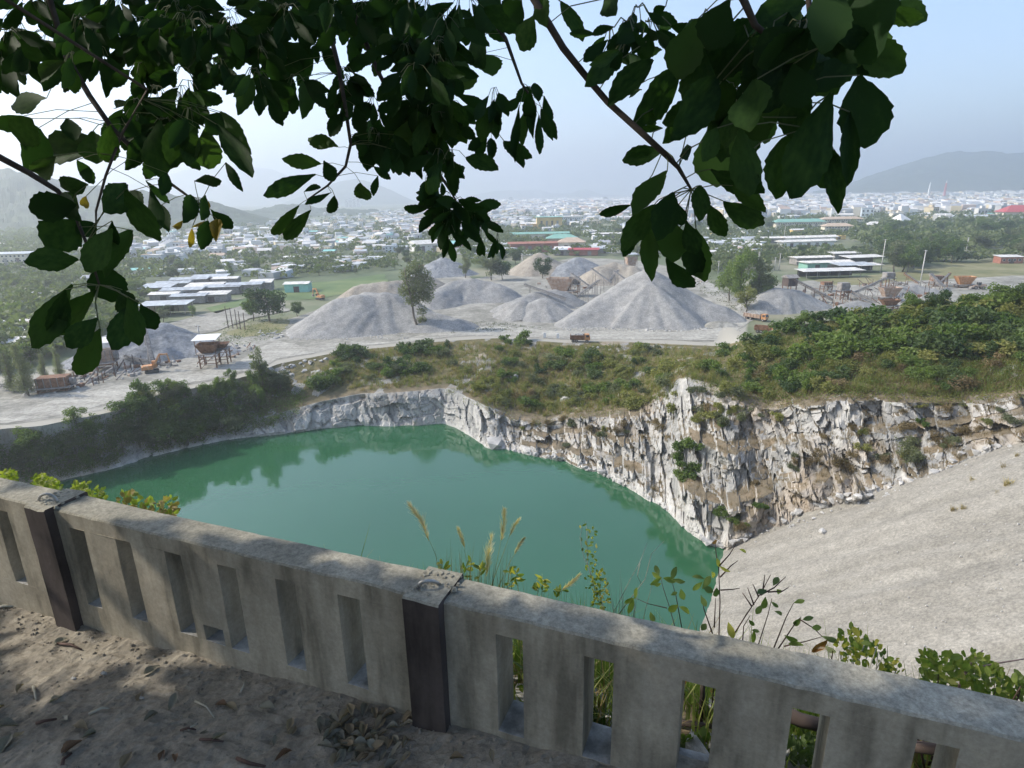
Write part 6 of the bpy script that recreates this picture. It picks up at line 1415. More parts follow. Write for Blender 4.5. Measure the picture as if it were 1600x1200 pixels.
# rosettes of leaves at twig ends
def rosette(c, n, L, w, wid=.42, down=1.0, spread=1.2, pet_=.45):
    cx, cy_ = c; Pc = at_w(cx, cy_, w)
    for k in range(n):
        a = math.pi / 2 * down + rnd(-spread, spread) if down else rnd(0, 6.28); l = L * rnd(.7, 1.25); d = (math.cos(a), math.sin(a)); pl = l * rnd(.25, .7) * pet_ * 2
        b = (cx + d[0] * pl, cy_ + d[1] * pl); a2 = a + rnd(-.35, .35) + (.25 if math.cos(a) < 0 else -.25) * 0
        t_ = (b[0] + math.cos(a2) * l, b[1] + math.sin(a2) * l)
        Pb = place_leaf(b, t_, l * wid * rnd(.8, 1.2), w + rnd(-.12, .12), dw=rnd(-.05, .05)); pet([Pc, (Pc + Pb) / 2 + np.array([0, 0, .01]), Pb], .001)
for _ in range(7): rosette((rnd(690, 735), rnd(300, 330)), 6, 36, 2.45, .38, 1.0, 1.7)
for c in [(752, 352), (778, 365), (700, 345), (690, 325), (740, 330)]: rosette(c, 4, 34, 2.45, .34, 1.0, .9)
for c in [(672, 262), (690, 275), (655, 250), (668, 272)]: rosette(c, 4, 30, 2.4, .46, .2, 1.8)
def fill(poly, n, k, L0, L1, w0, w1, spread=1.1, wid=.42):
    for _ in range(n):
        c = sample_poly(poly); rosette(c, k, rnd(L0, L1) * .9, rnd(w0, w1), wid, 1.0, spread)
fill([(700, 130), (790, 130), (800, 240), (770, 265), (735, 262), (700, 250), (660, 205), (650, 150)], 12, 6, 44, 62, 2.0, 2.4)
fill([(515, 90), (640, 110), (650, 200), (610, 235), (570, 235), (545, 190)], 12, 6, 34, 46, 2.1, 2.5)
fill([(0, -20), (665, -20), (680, 90), (640, 120), (530, 85), (500, 120), (470, 140), (415, 115), (320, 130), (300, 190), (240, 195), (165, 150), (100, 95), (0, 85)], 68, 6, 36, 54, 1.5, 2.7)
fill([(0, -20), (665, -20), (660, 30), (300, 60), (0, 50)], 36, 6, 40, 60, 1.8, 2.8, 1.8)
fill([(640, -20), (740, -20), (720, 40), (690, 110), (640, 120)], 14, 6, 48, 66, 1.7, 2.3)
fill([(180, 130), (320, 110), (330, 190), (250, 210), (190, 190)], 8, 6, 46, 60, 1.5, 2.0)
fill([(1040, -20), (1260, -20), (1380, -20), (1340, 60), (1280, 90), (1240, 150), (1140, 170), (1060, 120)], 20, 5, 70, 100, .85, 1.1, 1.2, .55)
fill([(930, 20), (1010, 0), (1040, 80), (980, 90)], 6, 5, 34, 50, 1.0, 1.15, 1.4)
LEAFN.sort(key=lambda q: -q[0] / (np.linalg.norm(q[1] - CAM) ** 2))
FV = []; FF = []
for i, (A_, Pb, x, y, z, L, W, yl) in enumerate(LEAFN):
    if i < 285 or yl:
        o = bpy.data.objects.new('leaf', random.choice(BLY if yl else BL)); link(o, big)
        M = Matrix.Identity(4)
        for r in range(3): M[r][0] = x[r] * W; M[r][1] = y[r] * L; M[r][2] = z[r] * L * .6; M[r][3] = Pb[r] - TREE0[r]
        o.matrix_basis = M
        if yl: o['label'] = 'yellowing leaf'
    else:
        v, f = random.choice(BLV); b = len(FV)
        for (a0, b0, c0) in v: q = x * (a0 * W) + y * (b0 * L) + z * (c0 * L * .6); FV.append((Pb[0] + q.x - TREE0[0], Pb[1] + q.y - TREE0[1], Pb[2] + q.z - TREE0[2]))
        FF += [tuple(b + j for j in ff) for ff in f]
tag(obj('foliage', mesh_from('foliage', FV, FF, M_BIG, smooth=True), big), kind='stuff')
tag(PETI.build('leaf_stalk', M_LEAF_G, big), kind='stuff')
# the rest of the crown, above and beside the view, that keeps the terrace in shade; gaps let the sun through to the ground
GAP_G = [[(-40, 900), (60, 950), (190, 985), (330, 1005), (300, 1045), (200, 1085), (120, 1085), (-40, 1035)], [(20, 1150), (110, 1120), (60, 1200), (0, 1200)]]
GAP_W = [[(-260, 740), (40, 815), (140, 850), (235, 892), (290, 1000), (150, 990), (-260, 930)], [(-30, 800), (30, 835), (75, 960), (-30, 940)], [(38, 835), (62, 850), (118, 975), (80, 965)], [(88, 850), (112, 868), (150, 955), (215, 985), (190, 998), (115, 975)], [(150, 830), (235, 862), (255, 905), (180, 880)], [(955, 1150), (985, 1155), (1085, 1200), (960, 1205)], [(145, 890), (172, 900), (215, 980), (175, 960)]]
def grow(g, f): cx = sum(p[0] for p in g) / len(g); cy_ = sum(p[1] for p in g) / len(g); return [(cx + (x - cx) * f, cy_ + (y - cy_) * f) for x, y in g]
GAP_G = [grow(g, 1.2) for g in GAP_G]; GAP_W = [grow(g, 1.3) for g in GAP_W]
WN3 = np.array([WN[0], WN[1], 0.0]); WP3 = np.array([WP[0], WP[1], 0.0]); wdir = SUN @ WN3
def gap(P):
    q = P - SUN * ((P[2] - 66.3) / SUN[2]); n = (q - WP3) @ WN3
    if n > .14 and random.random() < (1 if n < 1.2 else .15): return True
    if q[1] > .2 and n < 0:
        x, y = proj(q)
        for g in GAP_G:
            if inpoly(x, y, g): return True
    s = ((P - WP3) @ WN3) / wdir; q = P - SUN * s
    if s > 0 and 66.0 < q[2] < 66.9 and q[1] > .3:
        x, y = proj(q)
        for g in GAP_W:
            if inpoly(x, y, g): return True
    # keep the wall top in the shade too, but never let the sun strip beyond it be lost
    return False
FV = []; FF = []; cnt = 0
qv = [(-.5, .35, .03), (0, 0, 0), (.5, .35, .03), (-.42, .75, .0), (0, .6, -.05), (.42, .75, 0), (0, 1, -.12)]; qf = [(0, 1, 4, 3), (1, 2, 5, 4), (3, 4, 6), (4, 5, 6)]
while cnt < 22500:
    P = np.array([rnd(-10, .6), rnd(-1.6, 4.2), 68 + rnd(.45, 5.2)]) if cnt < 20000 else np.array([rnd(-6.5, -1.6), rnd(.8, 3.3), rnd(69.4, 73)])
    if fbm(np.array([P[0] / .8]), np.array([P[1] / .8 + P[2] * 2.1]), 201, 2)[0] < -.3: continue
    if np.linalg.norm(P - CAM) < .55: continue
    q = P - CAM; d = q @ _F
    if d > -.25:
        w = max(d, .05); x = 800 + F_PX * (q @ _R) / w; y = 600 - F_PX * (q @ _U) / w
        if -150 < x < 1750 and y > -170: continue
        if d < .3: continue
    if gap(P) and (cnt < 20000 or random.random() < .9): continue
    cnt += 1; L = rnd(.14, .24); W = L * .58
    zz = Vector((rnd(-.6, .6), rnd(-.6, .6), 1)).normalized(); xx = zz.cross(Vector((rnd(-1, 1), rnd(-1, 1), -.4))).normalized(); yy = zz.cross(xx); b = len(FV)
    for a0, b0, c0 in qv: v = xx * (a0 * W) + yy * (b0 * L) + zz * (c0 * L); FV.append((P[0] + v.x - TREE0[0], P[1] + v.y - TREE0[1], P[2] + v.z - TREE0[2]))
    FF += [tuple(b + j for j in ff) for ff in qf]
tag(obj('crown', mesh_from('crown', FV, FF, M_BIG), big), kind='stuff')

# undergrowth added on the unseen rise behind the camera, to block sky light
ug = []
for k in range(900):
    s = rnd(-8.5, 6.5); n = rnd(-13, -6); i = int(np.clip(np.searchsorted(s_, s), 0, len(s_) - 1)); j = int(np.clip(np.searchsorted(n_, n), 0, len(n_) - 1)); ug.append(Vt[j, i])
leafy('undergrowth', 'added undergrowth on the unseen rise behind the camera, blocking sky light', ug[:350], 26, .32, .22, .13, M_LEAF_D, rgT)

# ------------------------------------------------------------------ plants just beyond the balustrade
M_PLUME = leafmat('grass_plume', (.48, .40, .34), (.66, .57, .48), .45, scale=20)
M_STEMG = simple('green_stem', [(.3, (.16, .20, .06)), (.7, (.30, .31, .12))], 20, .8)
M_STEMW = simple('pale_twig', [(.3, (.30, .28, .22)), (.7, (.48, .46, .38))], 20, .8)
M_STEMD = simple('dark_twig', [(.3, (.05, .03, .025)), (.7, (.12, .075, .06))], 20, .8)
M_LF1 = leafmat('weed_leaf', (.10, .15, .035), (.22, .26, .07), .42, scale=20)
M_LF1B = leafmat('sun_toned_weed_leaf', (.16, .19, .05), (.28, .29, .09), .42, scale=20)  # paler copy of the weed leaf, sunlight put into its colour
M_LF2 = leafmat('shrub_leaf', (.08, .12, .045), (.16, .20, .08), .4, scale=20)
M_LFY = leafmat('yellow_leaf', (.32, .29, .06), (.46, .42, .12), .4, scale=20)
M_LFB = leafmat('brown_leaf', (.22, .10, .035), (.34, .18, .07), .3, scale=20)
def wr(px, py, n):
    d = ray(px, py); q = WP + WN * n; s = ((q[0] - CAM[0]) * WN[0] + (q[1] - CAM[1]) * WN[1]) / (d[0] * WN[0] + d[1] * WN[1]); return CAM + d * s
def ground_pt(px, n):
    """where the plant at this pixel column and distance beyond the wall meets the bank"""
    P = wr(px, 960, n); s = (P[:2] - WP) @ WE; return np.array([P[0], P[1], float(bank_z(np.array(s), np.array(n))) - .02])
PXM = 2.1 / F_PX
def leaf_small(parent, P0, c, ang, L, W, mat, n, name='leaf'):
    px, py = c; b = wr(px, py, n); t_ = wr(px + math.cos(ang) * L, py + math.sin(ang) * L, n + rnd(-.03, .05))
    x, y, z, l = leaf_frame(b, t_, rnd(-.7, .7)); v, f = BLV[random.randrange(5)]; dist = np.linalg.norm(b - CAM) / F_PX * W
    o = obj(name, mesh_from(name, [tuple(Vector(b - P0) + x * (a0 * dist) + y * (b0 * l) + z * (c0 * l * .5)) for a0, b0, c0 in v[::1]], f, mat, smooth=True), parent); return o
def plant(name, label, stems, leaves, n, mat, r=1.2, group=None, cat='plant', root=None):
    """stems: pixel polylines; leaves: (px, py, angle, length, width, material)"""
    x0 = stems[0][0][0]; g = ground_pt(root or x0, n); o = empty(name, g); tag(o, label, cat, group)
    for st in stems:
        P = [wr(x, y, n + .02 * i) - g for i, (x, y) in enumerate(st)]
        if st is stems[0] or st[0][1] > 925 + (st[0][0] - 650) * .2: P = [np.array([P[0][0] * .6, P[0][1] * .6, 0.0])] + P
        k = len(P); MB().tube(P, [PXM * r * .62 * (1 - .6 * i / (k - 1)) for i in range(k)], 5).build('stem', mat, o, True)
    for (x, y, a, L, W, m_) in leaves: leaf_small(o, g, (x, y), a, L * .9, W * .72, m_, n)
    return o, g
def plume(o, g, pts, n, wpx, mat=None, cnt=190):
    V = []; F = []; P = [wr(x, y, n + .04) for x, y in pts]; 
    for _ in range(cnt):
        u = random.random(); i = min(len(P) - 2, int(u * (len(P) - 1))); f = u * (len(P) - 1) - i; a = P[i] * (1 - f) + P[i + 1] * f; ax = (P[i + 1] - P[i]); ax /= np.linalg.norm(ax)
        w = wpx * PXM * (1 - .75 * abs(u - .35)); d = ax * rnd(.8, 1.6) * w + np.array([rnd(-1, 1), rnd(-1, 1), rnd(-.7, .1)]) * w * .6; s = np.cross(ax, d); s /= np.linalg.norm(s) + 1e-9; s *= PXM * .5
        b = len(V); V += [a - s - g, a + s - g, a + d * .7 + s * .9 - g, a + d - g]; F.append((b, b + 1, b + 2, b + 3))
    obj('plume', mesh_from('plume', V, F, mat or M_PLUME), o)
RG = 'plumed reed grasses beyond the wall'
for st, pl, w, lab in [([(692, 915), (680, 865), (668, 838)], [(670, 845), (660, 815), (641, 790)], 11, 'leftmost plumed reed leaning left above the middle post'), ([(768, 925), (776, 880), (784, 838)], [(783, 845), (787, 818), (788, 797)], 8, 'upright tallest plumed reed right of the middle post'), ([(764, 925), (788, 860), (799, 830)], [(796, 838), (803, 822), (810, 812)], 6, 'thin plumed reed leaning right'), ([(757, 925), (760, 890), (764, 868)], [(760, 900), (763, 868), (768, 838)], 10, 'short drooping fluffy reed plume in front of the tallest reed'), ([(868, 945), (880, 920)], [(878, 922), (890, 912), (904, 899)], 7, 'small low plume leaning right over the wall top'), ([(742, 925), (730, 880), (724, 850)], [(726, 856), (722, 842), (716, 826)], 6, 'pale thin plume between the leftmost and the fluffy plume'), ([(775, 925), (796, 880), (806, 862)], [(804, 866), (812, 850), (818, 842)], 5, 'small plume tip right of the tallest reed')]:
    o, g = plant('plume_grass', lab, [st], [], .42, M_STEMG, 1.0, RG, 'reed grass'); plume(o, g, pl, .42, w * 1.9)
def fine_blades(label, px0, px1, pyb, n, h0, h1, cnt, mat, name='grass_tuft', w=.9, lean=.5):
    V = []; F = []; g = ground_pt((px0 + px1) / 2, n)
    for _ in range(cnt):
        x = rnd(px0, px1); nn = n + rnd(-.06, .12); a = ground_pt(x, nn); hh = rnd(h0, h1); top = wr(x + rnd(-1, 1) * hh * lean, pyb + (x - px0) * .21 - hh, nn + rnd(-.05, .05))
        m = a * .4 + top * .6 + np.array([0, 0, .03]); s = np.array([WE[0], WE[1], 0]) * PXM * w; b = len(V); V += [a - s - g, a + s - g, m + s * .7 - g, m - s * .7 - g, top - g]; F += [(b, b + 1, b + 2, b + 3)]; F.append((b + 3, b + 2, b + 4))
    o = obj(name, mesh_from(name, V, F, mat), loc=g); return tag(o, label, 'grass tuft')
fine_blades('thin green blades at the foot of the plumed reeds', 690, 800, 905, .42, 0, 75, 70, M_STEMG)
fine_blades('pale straw blades right of the middle post', 700, 745, 905, .4, 0, 60, 40, M_STRAW)
fine_blades('faint grass tips showing over the wall left of the middle post', 505, 570, 880, .5, -5, 22, 26, M_STEMG)
fine_blades('few thin grass tips over the wall further left', 398, 432, 852, .5, -5, 28, 10, M_STEMG)
fine_blades('long pale arching blades by the leafy twigs', 945, 1010, 968, .5, 10, 110, 16, M_STEMW, w=.6)
def sprig(label, pts, n, cnt, L, mats, stem, r=1.0, group=None, sp=10, name='weed', cat='weed'):
    lv = []
    for _ in range(cnt):
        u = rnd(.25, 1); i = min(len(pts) - 2, int(u * (len(pts) - 1))); f = u * (len(pts) - 1) - i; x = pts[i][0] * (1 - f) + pts[i + 1][0] * f; y = pts[i][1] * (1 - f) + pts[i + 1][1] * f
        lv.append((x, y, rnd(-3.6, .5), L * rnd(.7, 1.3), L * rnd(.4, .6), random.choice(mats)))
    return plant(name, label, [pts], lv, n, stem, r, group, cat)
GW = 'low weeds growing over the wall top'
for pts, lab in [([(690, 915), (693, 890), (690, 880)], 'yellow green weed right against the middle post'), ([(722, 915), (728, 885), (736, 878)], 'yellow green weed second from the middle post'), ([(740, 920), (752, 895), (750, 886)], 'yellow green weed below the tallest reed'), ([(792, 930), (798, 905), (796, 888)], 'branching yellow green weed right of the tallest reed'), ([(812, 930), (806, 905), (806, 890)], 'thin green weed fork right of the tallest reed'), ([(838, 935), (842, 920), (850, 908)], 'tiny leafy weed left of the low plume'), ([(846, 938), (848, 910), (847, 896)], 'upright leafy weed sprig in front of the water'), ([(866, 942), (872, 928), (880, 922)], 'yellow leaves round the foot of the low plume')]:
    sprig(lab, pts, .4, 9, 12, [M_LF1, M_LF1, M_LFY], M_STEMG, 1.1, GW)
plant('vine_stem', 'tall thin vine wrapped dead stem with tiny leaves in front of the water', [[(947, 958), (930, 912), (912, 870), (906, 840), (912, 818)], [(935, 940), (918, 880), (917, 830), (915, 815)]], [(rnd(905, 928) + (y - 815) * .12, y, rnd(-3, 3), rnd(5, 9), rnd(4, 6), random.choice([M_LF1, M_LF1, M_LFY])) for y in np.linspace(818, 925, 46)], .5, M_STEMW, 1.3)
plant('vine_stem', 'dense yellow leaved vine beside the tall dead stem', [[(942, 958), (938, 920), (940, 892)]], [(rnd(926, 950), rnd(892, 950), rnd(-3, 3), rnd(5, 9), rnd(4, 6), random.choice([M_LF1, M_LFY, M_LFY])) for _ in range(60)], .48, M_STEMW, 1.2)
plant('bare_twig', 'pair of long pale bare twigs arching right in front of the water', [[(955, 965), (985, 905), (1000, 878), (1011, 848)], [(965, 962), (1008, 905), (1018, 865), (1038, 845)], [(1000, 880), (996, 900), (1003, 915)]], [], .5, M_STEMW, 1.1, cat='twig')
LY = -math.pi
plant('leafy_shrub', 'slender shrub with yellow green leaves in front of the water left of the gravel shore', [[(1056, 985), (1045, 945), (1036, 918), (1032, 900)], [(1066, 985), (1056, 930), (1049, 905)], [(1042, 950), (1012, 943), (992, 934)]],
      [(1034, 905, -2.6, 22, 11, M_LF1), (1030, 900, -1.9, 20, 11, M_LF2), (1034, 902, 2.6, 24, 11, M_LF1), (1036, 903, .3, 24, 12, M_LF1), (1049, 905, -1.2, 22, 12, M_LF2), (1050, 905, .2, 24, 10, M_LF2), (1033, 912, 2.9, 12, 8, M_LF1), (992, 934, 2.7, 20, 9, M_LF1), (992, 936, -1.4, 20, 10, M_LF1), (990, 936, 1.9, 28, 12, M_LF1), (1016, 956, 1.2, 18, 12, M_LF1), (1064, 920, 1.3, 20, 16, M_LF1), (1061, 948, .6, 22, 12, M_LF1), (1060, 945, 2.6, 20, 14, M_LF1), (1048, 930, -.4, 12, 8, M_LF2)], .48, M_STEMD, 1.5)
plant('leafy_shrub', 'upright dark stemmed shrub with a few yellow leaves in front of the gravel shore', [[(1123, 1000), (1125, 940), (1123, 890), (1118, 858), (1117, 842)], [(1124, 884), (1140, 866), (1150, 850)], [(1125, 902), (1142, 884), (1153, 876)], [(1126, 922), (1145, 921), (1156, 919)], [(1115, 995), (1100, 952), (1096, 930)], [(1116, 980), (1118, 935)]],
      [(1112, 848, -.2, 12, 9, M_LFB), (1155, 858, .5, 14, 7, M_LFY), (1120, 872, 1.3, 16, 9, M_LFY), (1124, 884, .5, 22, 8, M_LFY), (1112, 893, 1.2, 12, 10, M_LFY), (1120, 918, 1.6, 18, 14, M_LF2), (1100, 905, -2.9, 22, 10, M_LF1), (1098, 910, 2.5, 24, 10, M_LF1), (1097, 920, -1, 24, 13, M_LF2), (1098, 915, .6, 22, 13, M_LF2), (1095, 930, 1.2, 22, 14, M_LF2), (1104, 975, 2.3, 14, 12, M_LF2), (1138, 972, 1.3, 30, 14, M_LFY)], .46, M_STEMD, 2.0)
plant('leafy_shrub', 'forked dark twiggy shrub leaning right over the wall in front of the gravel slope', [[(1138, 1005), (1165, 962), (1190, 925), (1204, 898)], [(1192, 922), (1195, 898)], [(1188, 930), (1210, 918), (1228, 901)], [(1200, 925), (1222, 924), (1232, 918)], [(1178, 945), (1168, 918)], [(1175, 948), (1160, 926)], [(1185, 932), (1176, 912)]],
      [(1198, 922, 2.8, 18, 12, M_LF2), (1208, 915, -1.0, 18, 12, M_LF2), (1214, 920, .9, 14, 10, M_LF1), (1196, 932, 1.8, 24, 14, M_LF2), (1192, 945, 2.2, 20, 12, M_LF2), (1205, 940, .7, 16, 7, M_LF2)], .44, M_STEMD, 2.2)
plant('leafy_shrub', 'low spreading shrub with limp greyish leaves in front of the gravel slope', [[(1184, 1010), (1200, 960), (1206, 935)], [(1208, 1015), (1228, 965), (1240, 942)], [(1215, 1015), (1245, 970), (1252, 964)], [(1250, 968), (1272, 982), (1285, 995)], [(1225, 1010), (1260, 1002), (1284, 995)], [(1160, 1005), (1162, 978), (1172, 962)]],
      [(1240, 942, -.2, 18, 9, M_LF2), (1252, 966, 2.4, 18, 10, M_LF2), (1254, 968, -.2, 20, 9, M_LF2), (1268, 980, .1, 18, 12, M_LF2), (1284, 994, .3, 30, 12, M_LF2), (1226, 992, .5, 26, 12, M_LF2), (1232, 1006, .1, 26, 10, M_LF1), (1178, 985, 1.6, 24, 10, M_LF1), (1174, 984, .2, 16, 7, M_LF2), (1170, 968, .9, 16, 8, M_LF2), (1210, 955, .4, 16, 8, M_LF2)], .42, M_STEMD, 1.8)
o, g = plant('dry_stalk', 'curled pinkish dead leaf standing on the wall edge', [[(1300, 1026), (1302, 1012)]], [(1268, 1018, -.6, 34, 12, M_LFB), (1285, 1008, .5, 26, 10, M_PLUME), (1270, 1020, -.3, 26, 9, M_PLUME)], .4, M_STEMD, 2.0)
plant('bare_twig', 'bent reddish branch reaching out of the right edge over the leafy bush', [[(1500, 1068), (1508, 1052), (1520, 1044), (1560, 1036), (1605, 1029)], [(1508, 1052), (1522, 1028), (1536, 1016)]], [], .35, simple('reddish_twig', [(.3, (.24, .15, .13)), (.7, (.34, .23, .20))], 20, .7), 3.0, cat='twig')
def bushy(label, polys, n0, n1, cnt, L, mats, stem, nst=8, group='bushes behind the wall'):
    cx = np.mean([p[0] for p in polys]); cy_ = np.mean([p[1] for p in polys]); n = (n0 + n1) / 2
    g = ground_pt(cx, n); o = empty('leafy_bush', g); tag(o, label, 'bush', group)
    for k in range(nst):
        x, y = sample_poly(polys); P = [np.array([rnd(-.05, .05), rnd(-.05, .05), 0]), (wr(x, y, rnd(n0, n1)) - g)]; m = (P[0] + P[1]) / 2 + np.array([rnd(-.04, .04), 0, .04]); MB().tube([P[0], m, P[1]], [PXM * 2, PXM * 1.4, PXM * .6], 5).build('stem', stem, o, True)
    for m_ in set(mats):
        V = []; F = []
        for _ in range(cnt // len(set(mats))):
            x, y = sample_poly(polys); b = wr(x, y, rnd(n0, n1)); a = rnd(-2.6, .4) if random.random() < .7 else rnd(0, 6.3); l = L * rnd(.6, 1.3); t_ = b + (wr(x + math.cos(a) * l, y + math.sin(a) * l, n) - wr(x, y, n)) + np.array([0, rnd(-.02, .02), 0])
            xx, yy, zz, ll = leaf_frame(b, t_, rnd(-1.0, 1.0)); i0 = len(V)
            for a0, b0, c0 in qv: v = xx * (a0 * ll * .55) + yy * (b0 * ll) + zz * (c0 * ll); V.append((b[0] - g[0] + v.x, b[1] - g[1] + v.y, b[2] - g[2] + v.z))
            F += [tuple(i0 + j for j in ff) for ff in qf]
        tag(obj('foliage', mesh_from('foliage', V, F, m_), o), kind='stuff')
bushy('bright green bush standing behind the wall at the right', [(1440, 1085), (1436, 1025), (1455, 1020), (1500, 1028), (1520, 1018), (1555, 1040), (1580, 1075), (1590, 1110), (1500, 1095)], .30, .6, 420, 12, [M_LF1, M_LF1B], M_STEMD)
bushy('straggling yellow green weeds along the wall left of the bright green bush', [(1305, 1000), (1330, 985), (1360, 1000), (1400, 1030), (1415, 1055), (1370, 1050), (1310, 1030)], .28, .5, 130, 10, [M_LF1, M_LFY], M_STEMW, 14)
bushy('green weeds at the right frame edge behind the wall', [(1575, 1075), (1590, 1055), (1620, 1055), (1620, 1100)], .3, .5, 90, 12, [M_LF1, M_LF2], M_STEMD, 5)
bushy('yellow green leafy weed over the wall at the left frame edge', [(-20, 765), (-10, 745), (15, 735), (28, 748), (20, 770)], .4, .7, 420, 5, [M_LF1, M_LF1B], M_STEMG, 5)
bushy('flowering yellow green weed over the wall right of the left post', [(55, 775), (50, 748), (66, 742), (90, 752), (100, 772), (95, 785)], .4, .7, 480, 5, [M_LF1, M_LF1B], M_STEMG, 6)
bushy('yellow green weed second right of the left post', [(105, 790), (112, 756), (135, 754), (138, 775), (150, 762), (158, 765), (170, 795), (140, 800)], .4, .7, 480, 5, [M_LF1, M_LF1B], M_STEMG, 6)
bushy('fine straw coloured scrub in front of the water at the left', [(175, 805), (185, 775), (205, 768), (230, 785), (268, 778), (275, 800), (260, 825), (200, 815)], .5, .9, 190, 9, [M_LF1, M_LF1, M_STRAW], M_STEMW, 22)
for px0, px1, yb, lab in [(690, 860, 905, 'yellow green grass along the wall top right of the middle post'), (860, 960, 940, 'yellow green grass along the wall top in front of the vine stem'), (960, 1130, 965, 'sparse grass along the wall top left of the dark shrub'), (1130, 1300, 1000, 'sparse grass along the wall top below the twiggy shrubs')]:
    fine_blades(lab, px0, px1, yb, .45, -20, 34, 90, M_LF1, w=.8)
# rubble, weeds and a log on the bank seen through the slots
for k, (x, y, n, s, lab) in enumerate([(800, 1105, .34, .075, 'pale grey rock behind the first slot right of the middle post'), (812, 1060, .52, .05, 'small rock with dark cracks behind the first slot right of the middle post'), (925, 1080, .6, .07, 'dark grey rock behind the second slot right of the middle post'), (940, 1120, .4, .06, 'bluish rock behind the second slot'), (930, 1165, .28, .06, 'flat pale rock at the foot of the second slot'), (1090, 1175, .24, .06, 'pale rock at the foot of the third slot'), (1235, 1195, .3, .05, 'pale rock behind the fourth slot'), (795, 1140, .25, .06, 'pale slab at the foot of the first slot right of the middle post'), (560, 1065, .3, .05, 'pale stone behind the last slot left of the middle post')]):
    P = wr(x, y, n); o = obj('rock', ROCKS[k % 6], loc=P); o.scale = (s * 1.4, s, s * .9); o.rotation_euler = (.2 * k, .1 * k, k); tag(o, lab, 'rock', 'rocks behind the wall')
rub = MB()
for k in range(620):
    s = rnd(-1.2, 2.1); n = .16 + 1.3 * random.random() ** 1.3; q = wpt(s, n, float(bank_z(np.array(s), np.array(n)))); r = rnd(.008, .03) * (2 if random.random() < .18 else 1); rub.box((q[0], q[1], q[2] + r * .3), (r * 2, r * 1.5, r * 1.2), rnd(0, 3), top=rnd(.4, .8), m=0)
WV = {m_.name: ([], [], m_) for m_ in (M_LF1, M_LF1B, M_STRAW, M_LF2)}
for k in range(420):
    s = rnd(-1.2, 2.2); n = rnd(.26, 1.5); b0 = np.array(wpt(s, n, float(bank_z(np.array(s), np.array(n))))); V_, F_, m_ = WV[random.choice(list(WV))]
    h = rnd(.08, .24) + .12 * (n > .6) + .2 * max(0, n - .8); hmax = (WTOP - .05 - .62 * (n - WTH)) - b0[2]; h = min(h, max(.06, hmax))
    v, f = blades(16, .07, h, rgT, .7, .0045 if m_ is not M_LF2 else .008); i0 = len(V_)
    V_.extend(map(tuple, v + b0[None])); F_.extend(map(tuple, f + i0))
for k_, (V_, F_, m_) in WV.items(): tag(obj('weeds', mesh_from('weeds', V_, F_, m_)), 'dense sunlit weeds and grass on the bank behind the wall', 'weeds', kind='stuff')
lv = []
for k in range(260):
    s = rnd(-1.2, 2.2); n = rnd(.3, 1.4); lv.append(np.array(wpt(s, n, float(bank_z(np.array(s), np.array(n))) + .03)))
leafy('weeds', 'leafy weeds on the bank behind the wall', lv, 14, .05, .045, .024, M_LF1, rgT)
tag(rub.build('rubble', M_STONE), 'loose rubble on the bank behind the wall', 'rubble', kind='stuff')
fine_blades('bright green grass seen through the second slot right of the middle post', 895, 975, 1100, .55, 5, 75, 130, M_LF1, w=1.2)
fine_blades('straw and green grass seen through the first slot right of the middle post', 770, 830, 1070, .6, 0, 70, 90, M_LF1, w=1.0)
fine_blades('broad green blades low behind the second slot', 905, 960, 1165, .32, 5, 55, 26, M_LF2, w=2.2)
fine_blades('green grass behind the fourth slot', 1225, 1300, 1135, .55, 0, 55, 90, M_LF1, w=1.2)
fine_blades('grass behind the last slot left of the middle post', 555, 600, 1035, .6, 0, 90, 70, M_LF1, w=1.0)
bushy('small green weed low behind the third slot right of the middle post', [(1062, 1190), (1066, 1150), (1100, 1145), (1112, 1180)], .26, .36, 90, 12, [M_LF2, M_LF1], M_STEMG, 4)
bushy('ferny weed low behind the fourth slot', [(1230, 1200), (1228, 1160), (1265, 1155), (1275, 1200)], .26, .36, 90, 12, [M_LF2], M_STEMG, 4)
bushy('dry yellowish scrub behind the third slot', [(1060, 1130), (1062, 1060), (1120, 1066), (1118, 1130)], .5, .8, 120, 9, [M_LF1, M_LFB], M_STEMD, 12)
for pts, n, r, lab in [([(1215, 1108), (1250, 1125), (1300, 1137)], .36, 11, 'dark charred log lying behind the fourth slot'), ([(1420, 1165), (1470, 1172), (1500, 1174)], .36, 8, 'thin dark log lying behind the fifth slot'), ([(1055, 1128), (1085, 1132), (1115, 1135)], .4, 5, 'dry broken stick lying behind the third slot')]:
    P = [wr(x, y, n) for x, y in pts]; tag(MB().tube([p_ - P[1] for p_ in P], [PXM * r, PXM * r * .95, PXM * r * .85], 10).build('log', M_DARKWOOD, smooth=True, loc=P[1]), lab, 'log')
tag(MB().tube([wr(1098, 1140, .45) - wr(1098, 1140, .45), wr(1097, 1090, .45) - wr(1098, 1140, .45), wr(1098, 1055, .45) - wr(1098, 1140, .45)], [PXM * 6, PXM * 5, PXM * 4], 8).build('sapling', M_BARK, loc=wr(1098, 1140, .45), smooth=True), 'slender brown sapling trunk behind the third slot', 'sapling')

